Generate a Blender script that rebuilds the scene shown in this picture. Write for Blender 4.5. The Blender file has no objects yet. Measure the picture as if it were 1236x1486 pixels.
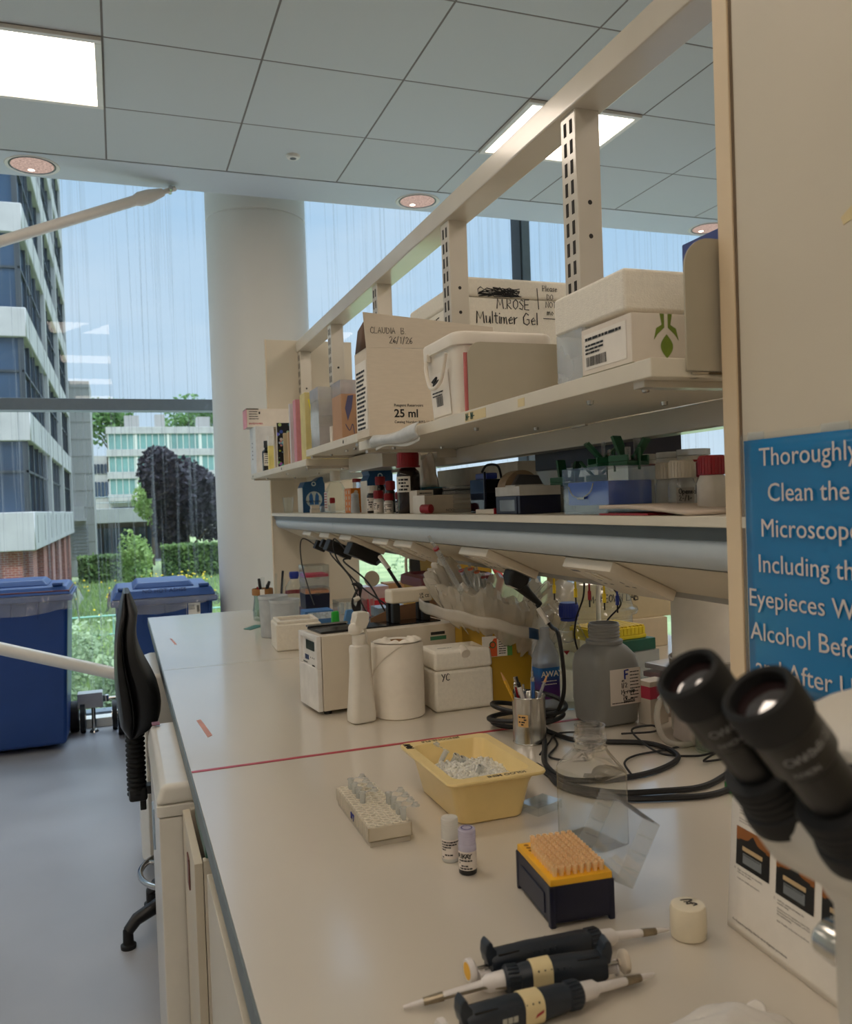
import bpy, bmesh, math, random
from mathutils import Vector, Matrix
PI = math.pi
random.seed(7)
SC = bpy.context.scene
COL = SC.collection

# ---------------------------------------------------------------- materials
def lin(c):
    out = []
    for v in c:
        v = v / 255.0
        out.append(v / 12.92 if v <= .04045 else ((v + .055) / 1.055) ** 2.4)
    return tuple(out) + (1.0,)

class NT:
    """small helper around a node tree"""
    def __init__(s, name):
        s.m = bpy.data.materials.new(name); s.m.use_nodes = True
        s.t = s.m.node_tree; s.t.nodes.clear()
        s.out = s.t.nodes.new('ShaderNodeOutputMaterial')
    def n(s, typ, **kw):
        nd = s.t.nodes.new('ShaderNode' + typ)
        for k, v in kw.items():
            if k in nd.inputs: nd.inputs[k].default_value = v
            else: setattr(nd, k, v)
        return nd
    def l(s, a, b): s.t.links.new(a, b)
    def surf(s, sh): s.l(sh, s.out.inputs['Surface'])
    def math(s, op, a, b=None, c=None):
        nd = s.t.nodes.new('ShaderNodeMath'); nd.operation = op
        for i, v in enumerate((a, b, c)):
            if v is None: continue
            if hasattr(v, 'is_linked'): s.l(v, nd.inputs[i])
            else: nd.inputs[i].default_value = v
        return nd.outputs[0]
    def mixc(s, f, a, b, mode='MIX'):
        nd = s.t.nodes.new('ShaderNodeMix'); nd.data_type = 'RGBA'; nd.blend_type = mode
        for i, v in ((0, f), (6, a), (7, b)):
            if hasattr(v, 'is_linked'): s.l(v, nd.inputs[i])
            else: nd.inputs[i].default_value = v
        return nd.outputs[2]
    def ramp(s, f, stops):
        nd = s.t.nodes.new('ShaderNodeValToRGB'); e = nd.color_ramp.elements
        while len(e) < len(stops): e.new(.5)
        for el, (p, c) in zip(e, stops): el.position = p; el.color = c
        s.l(f, nd.inputs[0]); return nd.outputs[0]
    def coord(s, kind='Object', scale=(1, 1, 1)):
        tc = s.n('TexCoord'); mp = s.n('Mapping'); mp.inputs['Scale'].default_value = scale
        s.l(tc.outputs[kind], mp.inputs[0]); return mp.outputs[0]

def mat(name, c, rough=.5, metal=0., var=.08, scale=25., bump=0., bscale=200., spec=.5, coat=0., sub=0., stretch=(1, 1, 1), emit=None):
    """principled material whose colour varies a little with a noise texture"""
    t = NT(name); p = t.n('BsdfPrincipled')
    base = lin(c); v = t.coord('Object', stretch)
    nz = t.n('TexNoise', Scale=scale, Detail=3.0); t.l(v, nz.inputs['Vector'])
    lo = tuple(x * (1 - var) for x in base[:3]) + (1,); hi = tuple(min(1, x * (1 + var)) for x in base[:3]) + (1,)
    t.l(t.ramp(nz.outputs['Fac'], [(.3, lo), (.7, hi)]), p.inputs['Base Color'])
    p.inputs['Roughness'].default_value = rough; p.inputs['Metallic'].default_value = metal
    p.inputs['Specular IOR Level'].default_value = spec
    if coat: p.inputs['Coat Weight'].default_value = coat; p.inputs['Coat Roughness'].default_value = .1
    if sub:
        p.inputs['Subsurface Weight'].default_value = sub; p.inputs['Subsurface Radius'].default_value = (.01, .01, .01); p.inputs['Subsurface Scale'].default_value = 1.0
    if bump:
        n2 = t.n('TexNoise', Scale=bscale, Detail=2.0); t.l(v, n2.inputs['Vector'])
        b = t.n('Bump', Strength=bump, Distance=.002); t.l(n2.outputs['Fac'], b.inputs['Height']); t.l(b.outputs[0], p.inputs['Normal'])
    if emit:
        p.inputs['Emission Color'].default_value = lin(emit[0]); p.inputs['Emission Strength'].default_value = emit[1]
    t.surf(p.outputs[0]); return t.m

def clear(name, tint=(252, 254, 254), milk=.05, rough=.05, milkc=(235, 235, 235), refl=.75, edge=.55, epow=4.):
    """thin clear or milky plastic / thin glass: transparent + fresnel gloss + a little scatter"""
    t = NT(name)
    lw = t.n('LayerWeight', Blend=.35); tr = t.n('BsdfTransparent'); a4 = t.math('POWER', lw.outputs['Facing'], epow); tc_ = lin(tint); t.l(t.mixc(a4, tc_, tuple(x * edge for x in tc_[:3]) + (1,)), tr.inputs['Color']); gl = t.n('BsdfGlossy', Roughness=rough)
    df = t.n('BsdfDiffuse', Color=lin(milkc)); tl = t.n('BsdfTranslucent', Color=lin(milkc))
    ms = t.n('MixShader', Fac=.35); t.l(df.outputs[0], ms.inputs[1]); t.l(tl.outputs[0], ms.inputs[2])
    nz = t.n('TexNoise', Scale=18.0, Detail=2.0); t.l(t.coord(), nz.inputs['Vector'])
    f = t.math('MULTIPLY_ADD', nz.outputs['Fac'], milk * .6, milk * .7)
    m1 = t.n('MixShader'); t.l(f, m1.inputs[0]); t.l(tr.outputs[0], m1.inputs[1]); t.l(ms.outputs[0], m1.inputs[2])
    g = t.math('MULTIPLY_ADD', t.math('POWER', lw.outputs['Facing'], 2.5), refl, .04)
    m2 = t.n('MixShader'); t.l(g, m2.inputs[0]); t.l(m1.outputs[0], m2.inputs[1]); t.l(gl.outputs[0], m2.inputs[2])
    t.surf(m2.outputs[0]); return t.m

def emitter(name, c, strength, var=.05, scale=3.):
    t = NT(name); e = t.n('Emission', Strength=strength); b = lin(c)
    nz = t.n('TexNoise', Scale=scale); t.l(t.coord(), nz.inputs['Vector'])
    t.l(t.ramp(nz.outputs['Fac'], [(.3, tuple(x * (1 - var) for x in b[:3]) + (1,)), (.7, b)]), e.inputs['Color'])
    t.surf(e.outputs[0]); return t.m

# ---------------------------------------------------------------- mesh builder
class MB:
    def __init__(s): s.bm = bmesh.new(); s.cur = 0; s.bev = False; s.X = Matrix.Identity(4)
    def use(s, i): s.cur = i; return s
    def _fin(s, verts, faces):
        for v in verts: v.co = s.X @ v.co
        for f in faces: f.material_index = s.cur
    def box(s, a, b, bev=0., seg=2):
        a = Vector(a); b = Vector(b)
        r = bmesh.ops.create_cube(s.bm, size=1.0); vs = r['verts']
        sz = b - a; c = (a + b) / 2
        for v in vs: v.co = Vector((v.co.x * sz.x, v.co.y * sz.y, v.co.z * sz.z)) + c
        if bev > 0:
            s.bev = True
            es = list({e for v in vs for e in v.link_edges})
            bev = min(bev, .49 * min(abs(sz.x), abs(sz.y), abs(sz.z)))
            r2 = bmesh.ops.bevel(s.bm, geom=es, offset=bev, segments=seg, affect='EDGES', profile=.5)
            vs = list({v for f in r2['faces'] for v in f.verts} | {v for v in vs if v.is_valid})
            grow = True
            seen = set(vs)
            st = list(vs)
            while st:
                v = st.pop()
                for e in v.link_edges:
                    o = e.other_vert(v)
                    if o not in seen: seen.add(o); st.append(o)
            vs = list(seen)
        s._fin(vs, {f for v in vs for f in v.link_faces}); return s
    def frustum(s, lo, hi, bev=0., seg=2):
        """box with different bottom and top rectangles: (x0,y0,x1,y1,z)"""
        v = [(lo[0], lo[1], lo[4]), (lo[2], lo[1], lo[4]), (lo[2], lo[3], lo[4]), (lo[0], lo[3], lo[4]),
             (hi[0], hi[1], hi[4]), (hi[2], hi[1], hi[4]), (hi[2], hi[3], hi[4]), (hi[0], hi[3], hi[4])]
        f = [(3, 2, 1, 0), (4, 5, 6, 7), (0, 1, 5, 4), (1, 2, 6, 5), (2, 3, 7, 6), (3, 0, 4, 7)]
        s.poly(v, f, bev, seg); return s
    def poly(s, vs, fs, bev=0., seg=2):
        bv = [s.bm.verts.new(Vector(v)) for v in vs]; bf = []
        for f in fs:
            try: bf.append(s.bm.faces.new([bv[i] for i in f]))
            except ValueError: pass
        if bev > 0:
            s.bev = True
            es = list({e for f in bf for e in f.edges})
            bmesh.ops.bevel(s.bm, geom=es, offset=bev, segments=seg, affect='EDGES', profile=.5)
            seen = {v for v in bv if v.is_valid} or set(); st = list(seen)
            if not seen: seen = set(s.bm.verts); st = []
            while st:
                v = st.pop()
                for e in v.link_edges:
                    o = e.other_vert(v)
                    if o not in seen: seen.add(o); st.append(o)
            bv = list(seen); bf = {f for v in bv for f in v.link_faces}
        s._fin(bv, bf); return s
    def prism(s, pts, a, b, axis='y', bev=0., seg=2):
        """extrude a closed 2D outline along an axis (pts are the two other coordinates, in xyz order)"""
        def P(p, t):
            return {'x': (t, p[0], p[1]), 'y': (p[0], t, p[1]), 'z': (p[0], p[1], t)}[axis]
        n = len(pts)
        vs = [P(p, a) for p in pts] + [P(p, b) for p in pts]
        fs = [tuple(range(n)), tuple(range(2 * n - 1, n - 1, -1))] + [(i, n + i, n + (i + 1) % n, (i + 1) % n) for i in range(n)]
        s.poly(vs, fs, bev, seg); return s
    def lathe(s, prof, c=(0, 0, 0), seg=24, sx=1., sy=1., arc=2 * PI):
        c = Vector(c); rings = []; allv = []; fs = []
        full = abs(arc - 2 * PI) < 1e-6; m = seg if full else seg + 1
        for r, z in prof:
            if r < 1e-6: v = s.bm.verts.new(c + Vector((0, 0, z))); rings.append([v]); allv.append(v)
            else:
                ring = [s.bm.verts.new(c + Vector((r * sx * math.cos(arc * i / seg), r * sy * math.sin(arc * i / seg), z))) for i in range(m)]
                rings.append(ring); allv += ring
        for A, B in zip(rings, rings[1:]):
            for i in range(seg):
                j = (i + 1) % m
                q = ([A[0], B[j], B[i]] if len(A) == 1 else [A[i], A[j], B[0]] if len(B) == 1 else [A[i], A[j], B[j], B[i]])
                if len(A) == 1 and len(B) == 1: continue
                try: fs.append(s.bm.faces.new(q))
                except ValueError: pass
        s._fin(allv, fs); return s
    def sqlathe(s, prof, c=(0, 0, 0), n=4, seg=8, lo=True, hi=True):
        """loft of rounded rectangles: prof rows are (half_x, half_y, corner_radius, z)"""
        c = Vector(c); rings = []; fs = []; allv = []
        for hx, hy, r, z in prof:
            r = max(min(r, hx, hy), 1e-5); ring = []
            for q, (sx, sy) in enumerate(((1, 1), (-1, 1), (-1, -1), (1, -1))):
                for k in range(seg + 1):
                    a = PI / 2 * (q + k / seg)
                    ring.append(s.bm.verts.new(c + Vector((sx * (hx - r) + r * math.cos(a), sy * (hy - r) + r * math.sin(a), z))))
            rings.append(ring); allv += ring
        m = len(rings[0])
        for A, B in zip(rings, rings[1:]):
            for i in range(m):
                j = (i + 1) % m
                fs.append(s.bm.faces.new([A[i], A[j], B[j], B[i]]))
        if lo: fs.append(s.bm.faces.new(list(reversed(rings[0]))))
        if hi: fs.append(s.bm.faces.new(rings[-1]))
        s._fin(allv, fs); return s
    def cyl(s, a, b, r, r2=None, seg=20):
        return s.tube([a, b], [r, r if r2 is None else r2], seg)
    def tube(s, pts, r, seg=8, closed=False):
        pts = [Vector(p) for p in pts]; n = len(pts)
        rr = r if isinstance(r, (list, tuple)) else [r] * n
        rings = []; allv = []; fs = []; up = None
        for i, p in enumerate(pts):
            if closed: d = (pts[(i + 1) % n] - pts[i - 1])
            else: d = (pts[min(i + 1, n - 1)] - pts[max(i - 1, 0)])
            d = d.normalized() if d.length > 1e-9 else Vector((0, 0, 1))
            if up is None:
                up = Vector((0, 0, 1)) if abs(d.z) < .9 else Vector((1, 0, 0))
            u = (up - d * up.dot(d))
            u = u.normalized() if u.length > 1e-6 else d.orthogonal().normalized()
            up = u; w = d.cross(u)
            ring = [s.bm.verts.new(p + (u * math.cos(2 * PI * k / seg) + w * math.sin(2 * PI * k / seg)) * rr[i]) for k in range(seg)]
            rings.append(ring); allv += ring
        prs = list(zip(rings, rings[1:])) + ([(rings[-1], rings[0])] if closed else [])
        for A, B in prs:
            for k in range(seg):
                j = (k + 1) % seg
                fs.append(s.bm.faces.new([A[k], A[j], B[j], B[k]]))
        if not closed:
            fs.append(s.bm.faces.new(list(reversed(rings[0])))); fs.append(s.bm.faces.new(rings[-1]))
        s._fin(allv, fs); return s
    def shell(s, a, b, t=.0015, open_top=True, bev=.0):
        """five thin walls of a box, open at the top (or at the bottom)"""
        x0, y0, z0 = a; x1, y1, z1 = b
        s.box((x0, y0, z0), (x0 + t, y1, z1)); s.box((x1 - t, y0, z0), (x1, y1, z1))
        s.box((x0 + t, y0, z0), (x1 - t, y0 + t, z1)); s.box((x0 + t, y1 - t, z0), (x1 - t, y1, z1))
        if open_top: s.box((x0 + t, y0 + t, z0), (x1 - t, y1 - t, z0 + t))
        else: s.box((x0 + t, y0 + t, z1 - t), (x1 - t, y1 - t, z1))
        return s
    def sheet(s, fn, nu, nv):
        """grid surface, fn(u, v) -> point"""
        g = [[s.bm.verts.new(Vector(fn(i / nu, j / nv))) for j in range(nv + 1)] for i in range(nu + 1)]; fs = []
        for i in range(nu):
            for j in range(nv): fs.append(s.bm.faces.new([g[i][j], g[i + 1][j], g[i + 1][j + 1], g[i][j + 1]]))
        s._fin([v for r in g for v in r], fs); return s
    def build(s, name, mats, parent=None, loc=None, rot=None, smooth=38., recalc=True, solid=0.):
        bm = s.bm
        if recalc: bmesh.ops.recalc_face_normals(bm, faces=bm.faces[:])
        me = bpy.data.meshes.new(name)
        lim = math.radians(smooth)
        for f in bm.faces: f.smooth = True
        for e in bm.edges:
            if len(e.link_faces) == 2: e.smooth = e.calc_face_angle(0.) < lim
        bm.to_mesh(me); bm.free()
        for m in (mats if isinstance(mats, (list, tuple)) else [mats]): me.materials.append(m)
        o = bpy.data.objects.new(name, me); COL.objects.link(o)
        if parent is not None: o.parent = parent
        if loc: o.location = loc
        if rot: o.rotation_euler = rot
        if s.bev:
            md = o.modifiers.new('weighted', 'WEIGHTED_NORMAL'); md.keep_sharp = True; md.weight = 80
        if solid:
            md = o.modifiers.new('solid', 'SOLIDIFY'); md.thickness = solid; md.offset = 0
        return o

# ---------------------------------------------------------------- things
def tag(o, label, cat, group=None, kind=None):
    if label: o['label'] = label
    if cat: o['category'] = cat
    if group: o['group'] = group
    if kind: o['kind'] = kind
    return o
def thing(name, label, cat, loc=(0, 0, 0), rz=0., group=None, rot=None):
    o = bpy.data.objects.new(name, None); COL.objects.link(o)
    o.location = loc; o.rotation_euler = rot if rot else (0, 0, rz); o.empty_display_size = .05
    return tag(o, label, cat, group)
def struct(o): o['kind'] = 'structure'; return o
def dup(root, loc=None, rz=None, label=None, group=None):
    r = root.copy(); COL.objects.link(r)
    if loc is not None: r.location = loc
    if rz is not None: r.rotation_euler = (0, 0, rz)
    if label: r['label'] = label
    if group: r['group'] = group
    for ch in list(root.children):
        c = ch.copy(); COL.objects.link(c); c.parent = r
        for g in list(ch.children):
            d = g.copy(); COL.objects.link(d); d.parent = c
    return r

# ---------------------------------------------------------------- writing
def frame(o, r, u):
    r = Vector(r).normalized(); u = Vector(u); u = (u - r * u.dot(r)).normalized(); n = r.cross(u); o = Vector(o)
    return Matrix(((r.x, u.x, n.x, o.x), (r.y, u.y, n.y, o.y), (r.z, u.z, n.z, o.z), (0, 0, 0, 1)))
def type_text(s, size, m, parent, name, o, r, u, align='LEFT', ext=.0002, off=.0004, bold=0.):
    cu = bpy.data.curves.new(name, 'FONT'); cu.body = s; cu.size = size; cu.extrude = ext; cu.align_x = align; cu.resolution_u = 3; cu.offset = bold * size
    tmp = bpy.data.objects.new('tmp', cu); me = bpy.data.meshes.new_from_object(tmp)
    bpy.data.objects.remove(tmp); bpy.data.curves.remove(cu)
    M = frame(o, r, u); n = Vector((M[0][2], M[1][2], M[2][2]))
    me.transform(Matrix.Translation(n * off) @ M)
    me.materials.clear(); me.materials.append(m); me.name = name
    ob = bpy.data.objects.new(name, me); COL.objects.link(ob); ob.parent = parent
    return ob
# pen strokes on a 0..1 (height) grid, several polylines per glyph, second value = advance width
G = {
 'A': ([[(0, 0), (.3, 1), (.6, 0)], [(.12, .4), (.48, .4)]], .75), 'B': ([[(0, 0), (0, 1), (.4, .95), (.45, .7), (.05, .52), (.5, .4), (.48, .08), (0, 0)]], .68),
 'C': ([[(.55, .85), (.3, 1), (.03, .6), (.08, .15), (.35, 0), (.58, .15)]], .7), 'D': ([[(.05, 0), (.05, 1), (.4, .85), (.55, .45), (.4, .1), (.05, 0)]], .7),
 'E': ([[(.5, 1), (0, 1), (0, 0), (.5, 0)], [(0, .5), (.42, .5)]], .62), 'F': ([[(.5, 1), (0, .97), (0, 0)], [(0, .52), (.4, .54)]], .6),
 'G': ([[(.55, .85), (.3, 1), (.03, .6), (.08, .12), (.35, 0), (.58, .15), (.58, .45), (.35, .45)]], .75), 'I': ([[(.1, 0), (.1, 1)]], .25),
 'K': ([[(0, 0), (0, 1)], [(.5, 1), (.02, .45), (.52, 0)]], .64), 'L': ([[(.05, 1), (0, 0), (.5, .03)]], .6), 'M': ([[(0, 0), (.08, 1), (.35, .35), (.62, 1), (.72, 0)]], .88),
 'N': ([[(0, 0), (.04, 1), (.5, 0), (.54, 1)]], .7), 'O': ([[(.3, 1), (.04, .7), (.05, .25), (.3, 0), (.56, .3), (.54, .75), (.3, 1)]], .72),
 'P': ([[(.02, 0), (.04, 1), (.45, .9), (.45, .55), (.04, .48)]], .62), 'R': ([[(0, 0), (.02, 1), (.42, .9), (.42, .58), (.03, .5), (.5, 0)]], .66),
 'S': ([[(.5, .88), (.25, 1), (.04, .78), (.45, .35), (.3, 0), (.02, .14)]], .62), 'T': ([[(0, 1), (.6, 1)], [(.3, 1), (.28, 0)]], .7), 'U': ([[(0, 1), (.03, .2), (.28, 0), (.5, .2), (.53, 1)]], .7),
 'W': ([[(0, 1), (.18, 0), (.38, .7), (.58, 0), (.78, 1)]], .92), 'Y': ([[(0, 1), (.28, .5)], [(.58, 1), (.12, -.1)]], .68),
 'a': ([[(.4, .55), (.15, .6), (.02, .25), (.2, 0), (.4, .2), (.42, .6), (.42, 0)]], .56), 'd': ([[(.4, .3), (.15, .6), (.02, .2), (.2, 0), (.42, .2), (.44, 1.05), (.44, 0)]], .58),
 'e': ([[(.03, .3), (.4, .38), (.25, .62), (.04, .4), (.12, .03), (.42, .1)]], .54), 'i': ([[(.06, .6), (.06, 0)], [(.06, .82), (.07, .88)]], .22), 'l': ([[(.06, 1.05), (.05, 0)]], .22),
 'm': ([[(0, .6), (0, 0), (.04, .5), (.2, .6), (.26, 0), (.3, .5), (.46, .6), (.52, 0)]], .66), 'n': ([[(0, .6), (0, 0), (.05, .5), (.25, .6), (.36, 0)]], .5), 'o': ([[(.2, .6), (.03, .3), (.2, 0), (.4, .3), (.2, .6)]], .54),
 'p': ([[(0, .6), (0, -.35)], [(0, .5), (.3, .6), (.4, .3), (.2, 0), (0, .1)]], .54), 'r': ([[(0, .6), (.02, 0), (.06, .45), (.28, .6)]], .4), 's': ([[(.34, .52), (.16, .62), (.04, .45), (.34, .18), (.2, 0), (0, .08)]], .46),
 't': ([[(.14, .95), (.14, .1), (.3, 0)], [(0, .62), (.32, .64)]], .42), 'u': ([[(0, .6), (.05, .05), (.28, .08), (.38, .6), (.4, 0)]], .54), 'v': ([[(0, .6), (.18, 0), (.36, .6)]], .48), 'w': ([[(0, .6), (.12, 0), (.25, .5), (.38, 0), (.5, .6)]], .62), 'y': ([[(0, .6), (.2, .05)], [(.42, .6), (.02, -.4)]], .54),
 '0': ([[(.25, 1), (.03, .5), (.25, 0), (.48, .5), (.25, 1)]], .6), '1': ([[(.1, .85), (.2, 1), (.2, 0)]], .46), '2': ([[(.03, .8), (.25, 1), (.45, .75), (.02, 0), (.5, .03)]], .62), '3': ([[(.05, .95), (.4, .9), (.15, .55), (.42, .3), (.2, 0), (0, .1)]], .56),
 '6': ([[(.42, .98), (.1, .6), (.05, .15), (.28, 0), (.44, .25), (.25, .45), (.06, .25)]], .56), '/': ([[(0, -.1), (.3, 1.1)]], .52), '.': ([[(.05, 0), (.08, .06)]], .25), '-': ([[(.05, .45), (.35, .45)]], .5), ':': ([[(.05, .1), (.06, .15)], [(.05, .5), (.06, .55)]], .2), ' ': ([], .45),
}
def pen(lines, m, parent, name, r, u, wob=.03, w=.08):
    """hand lettering: lines = [(text, origin, cap height)]; one mesh of thin ink strokes lying on the surface"""
    mb = MB(); rnd = random.Random(sum(map(ord, name + lines[0][0])))
    for s, o, h in lines:
        M = frame(o, r, u); x = 0
        for ch in s:
            st, adv = G.get(ch, G['-'])
            for pl in st:
                pts = [M @ Vector(((x + px + rnd.uniform(-wob, wob)) * h, (py + rnd.uniform(-wob, wob)) * h, .0002)) for px, py in pl]
                if len(pts) > 1: mb.tube(pts, h * w, 5)
            x += adv
    return mb.build(name, m, parent, recalc=False)
def lines_print(mb, o, r, u, rows, pitch, width, h, gap=.35, seed=1, jag=.25):
    """rows of unreadably small print: little dark dashes of word length"""
    rnd = random.Random(seed); M = frame(o, r, u)
    for i in range(rows):
        x = 0; end = width * (1 - rnd.random() * jag)
        while x < end:
            wl = min(h * rnd.uniform(1.2, 5), end - x); y = -i * pitch
            if wl < h * .4: break
            v = [M @ Vector(p) for p in ((x, y, .0003), (x + wl, y, .0003), (x + wl, y + h, .0003), (x, y + h, .0003))]
            mb.poly(v, [(0, 1, 2, 3)]); x += wl + h * gap
def barcode(mb, o, r, u, w, h, seed=3):
    rnd = random.Random(seed); M = frame(o, r, u); x = 0
    while x < w:
        b = w * rnd.uniform(.01, .04)
        v = [M @ Vector(p) for p in ((x, 0, .0003), (x + b, 0, .0003), (x + b, h, .0003), (x, h, .0003))]
        mb.poly(v, [(0, 1, 2, 3)]); x += b + w * rnd.uniform(.012, .035)
def patch(mb, o, r, u, w, h, off=.0003):
    M = frame(o, r, u)
    mb.poly([M @ Vector(p) for p in ((0, 0, off), (w, 0, off), (w, h, off), (0, h, off))], [(0, 1, 2, 3)])
def bez(pts, n=10):
    """smooth path through points (Catmull-Rom)"""
    P = [Vector(p) for p in pts]; out = []
    for i in range(len(P) - 1):
        p0 = P[max(i - 1, 0)]; p1 = P[i]; p2 = P[i + 1]; p3 = P[min(i + 2, len(P) - 1)]
        for k in range(n):
            t = k / n
            out.append(.5 * ((2 * p1) + (p2 - p0) * t + (2 * p0 - 5 * p1 + 4 * p2 - p3) * t * t + (3 * p1 - p0 - 3 * p2 + p3) * t ** 3))
    out.append(P[-1]); return out
def bottle_prof(r, h, rn, hs, hn, hw=None):
    """closed bottle profile: body radius r up to shoulder hs, neck radius rn from hn to h"""
    return [(0, 0), (r * .92, 0), (r, r * .1), (r, hs), (r * .93, hs + (hn - hs) * .35), (rn * 1.25, hn - (hn - hs) * .15), (rn, hn), (rn, h), (rn * .8, h), (0, h)]
def cap_prof(r, z0, z1): return [(0, z0), (r, z0), (r, z1 - r * .1), (r * .93, z1), (0, z1)]
# ---------------------------------------------------------------- materials shared
WHITEP = mat('white_paint', (214, 212, 205), .6, var=.02, scale=3)
CREAM = mat('cream_laminate', (212, 204, 186), .35, var=.02, scale=6)
PANELM = mat('panel_laminate', (206, 196, 176), .5, var=.03, scale=4)
EDGEM = mat('panel_edging', (222, 200, 166), .45, var=.04, scale=8)
SHELFM = mat('shelf_laminate', (216, 208, 190), .4, var=.03, scale=12)
STEELW = mat('stoved_steel', (204, 196, 180), .22, var=.03, scale=8, coat=.3)
GREYP = mat('grey_trunking', (186, 196, 202), .4, var=.02)
DARKG = mat('dark_groove', (70, 76, 78), .35, var=.12, scale=15)
BLACK = mat('black_plastic', (11, 11, 12), .5, var=.2)
BLACKG = mat('black_gloss', (14, 14, 17), .12, var=.2)
NAVY = mat('navy_plastic', (18, 22, 46), .38, var=.12)
CHROME = mat('chrome', (190, 190, 190), .12, metal=1., var=.03)
ALU = mat('brushed_metal', (188, 185, 178), .2, metal=1., var=.1, scale=60, stretch=(1, 1, .1))
WHITEPL = mat('white_plastic', (226, 222, 212), .4, var=.03)
IVORY = mat('ivory_plastic', (222, 212, 192), .35, var=.03)
POLY = mat('polystyrene_foam', (232, 226, 212), .75, var=.04, scale=120, bump=.5, bscale=420)
PAPER = mat('white_paper', (232, 226, 216), .8, var=.03)
CARDW = mat('white_card', (222, 212, 198), .7, var=.04)
KRAFT = mat('brown_card', (172, 134, 92), .75, var=.07, scale=40, stretch=(1, 1, 8))
INK = mat('black_ink', (20, 20, 22), .6, var=.2)
BLUEINK = mat('blue_ink', (24, 40, 130), .6, var=.1)
RED = mat('red_plastic', (150, 22, 34), .4, var=.08)
BLUEC = mat('blue_cap_plastic', (30, 52, 140), .4, var=.08)
CLEAR = clear('clear_plastic', milk=.04)
CLEARG = clear('clear_glass', (249, 253, 252), milk=.015, rough=.02, refl=.9)
MILKY = clear('milky_plastic', (250, 250, 248), milk=.75, rough=.25, milkc=(238, 236, 230), refl=.4, edge=.85)
TAPE = mat('masking_tape', (214, 196, 150), .7, var=.05)

# ---------------------------------------------------------------- floor, walls, ceiling
def floor_mat():
    t = NT('vinyl_floor'); p = t.n('BsdfPrincipled'); v = t.coord()
    n1 = t.n('TexNoise', Scale=900.0, Detail=1.0); t.l(v, n1.inputs['Vector'])
    n2 = t.n('TexNoise', Scale=1.6, Detail=4.0); t.l(v, n2.inputs['Vector'])
    a = t.ramp(n1.outputs['Fac'], [(.35, lin((164, 166, 172))), (.6, lin((178, 180, 185))), (.72, lin((204, 205, 209)))])
    b = t.ramp(n2.outputs['Fac'], [(.3, lin((232, 232, 232))), (.7, lin((255, 255, 255)))])
    t.l(t.mixc(1., a, b, 'MULTIPLY'), p.inputs['Base Color'])
    t.l(t.ramp(n2.outputs['Fac'], [(.3, (.32, .32, .32, 1)), (.7, (.42, .42, .42, 1))]), p.inputs['Roughness'])
    t.surf(p.outputs[0]); return t.m
struct(MB().box((-4, -4, -.1), (6.5, 6.35, 0)).build('floor', floor_mat()))

def ceil_mat():
    t = NT('ceiling_tiles'); p = t.n('BsdfPrincipled'); tc = t.n('TexCoord'); sp = t.n('SeparateXYZ'); t.l(tc.outputs['Object'], sp.inputs[0])
    def line(o, off, pitch):
        f = t.math('FRACT', t.math('DIVIDE', t.math('SUBTRACT', o, off), pitch))
        d = t.math('MULTIPLY', t.math('MINIMUM', f, t.math('SUBTRACT', 1., f)), pitch)
        return d
    d = t.math('MINIMUM', line(sp.outputs[0], .012, .598), line(sp.outputs[1], 3.42, .59))
    g = t.math('LESS_THAN', d, .0042)
    nz = t.n('TexNoise', Scale=500.0); t.l(tc.outputs['Object'], nz.inputs['Vector'])
    nb = t.n('TexNoise', Scale=.8); t.l(tc.outputs['Object'], nb.inputs['Vector'])
    base = t.ramp(nz.outputs['Fac'], [(.3, lin((194, 198, 196))), (.7, lin((206, 210, 208)))])
    t.l(t.mixc(g, base, lin((116, 108, 102))), p.inputs['Base Color'])
    h = t.math('MINIMUM', t.math('DIVIDE', d, .008), 1.)
    b = t.n('Bump', Strength=.6, Distance=.004); t.l(h, b.inputs['Height']); t.l(b.outputs[0], p.inputs['Normal'])
    p.inputs['Roughness'].default_value = .7
    t.surf(p.outputs[0]); return t.m
CEILM = ceil_mat()
struct(MB().box((-4, -4, 3.22), (6.5, 4.598, 3.5)).build('ceiling', CEILM))
SOFF = mat('soffit_paint', (200, 206, 210), .6, var=.015, scale=2)
struct(MB().box((-4, 4.604, 3.217), (6.5, 4.925, 3.5)).build('trim_1', SOFF))
struct(MB().box((-4, 4.905, 3.5), (6.5, 4.925, 4.2)).build('wall_upper', WHITEP))
struct(MB().box((-4, 4.905, 4.2), (6.5, 6.35, 4.3)).build('ceiling_void', SOFF))
struct(MB().box((-4.1, -4, 0), (-4, 6.35, 4.2)).build('wall_left', WHITEP))
struct(MB().box((6.5, -4, 0), (6.6, 6.35, 4.2)).build('wall_right', WHITEP))
struct(MB().box((-4, -4.1, 0), (6.5, -4, 3.22)).build('wall_back', WHITEP))

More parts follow.
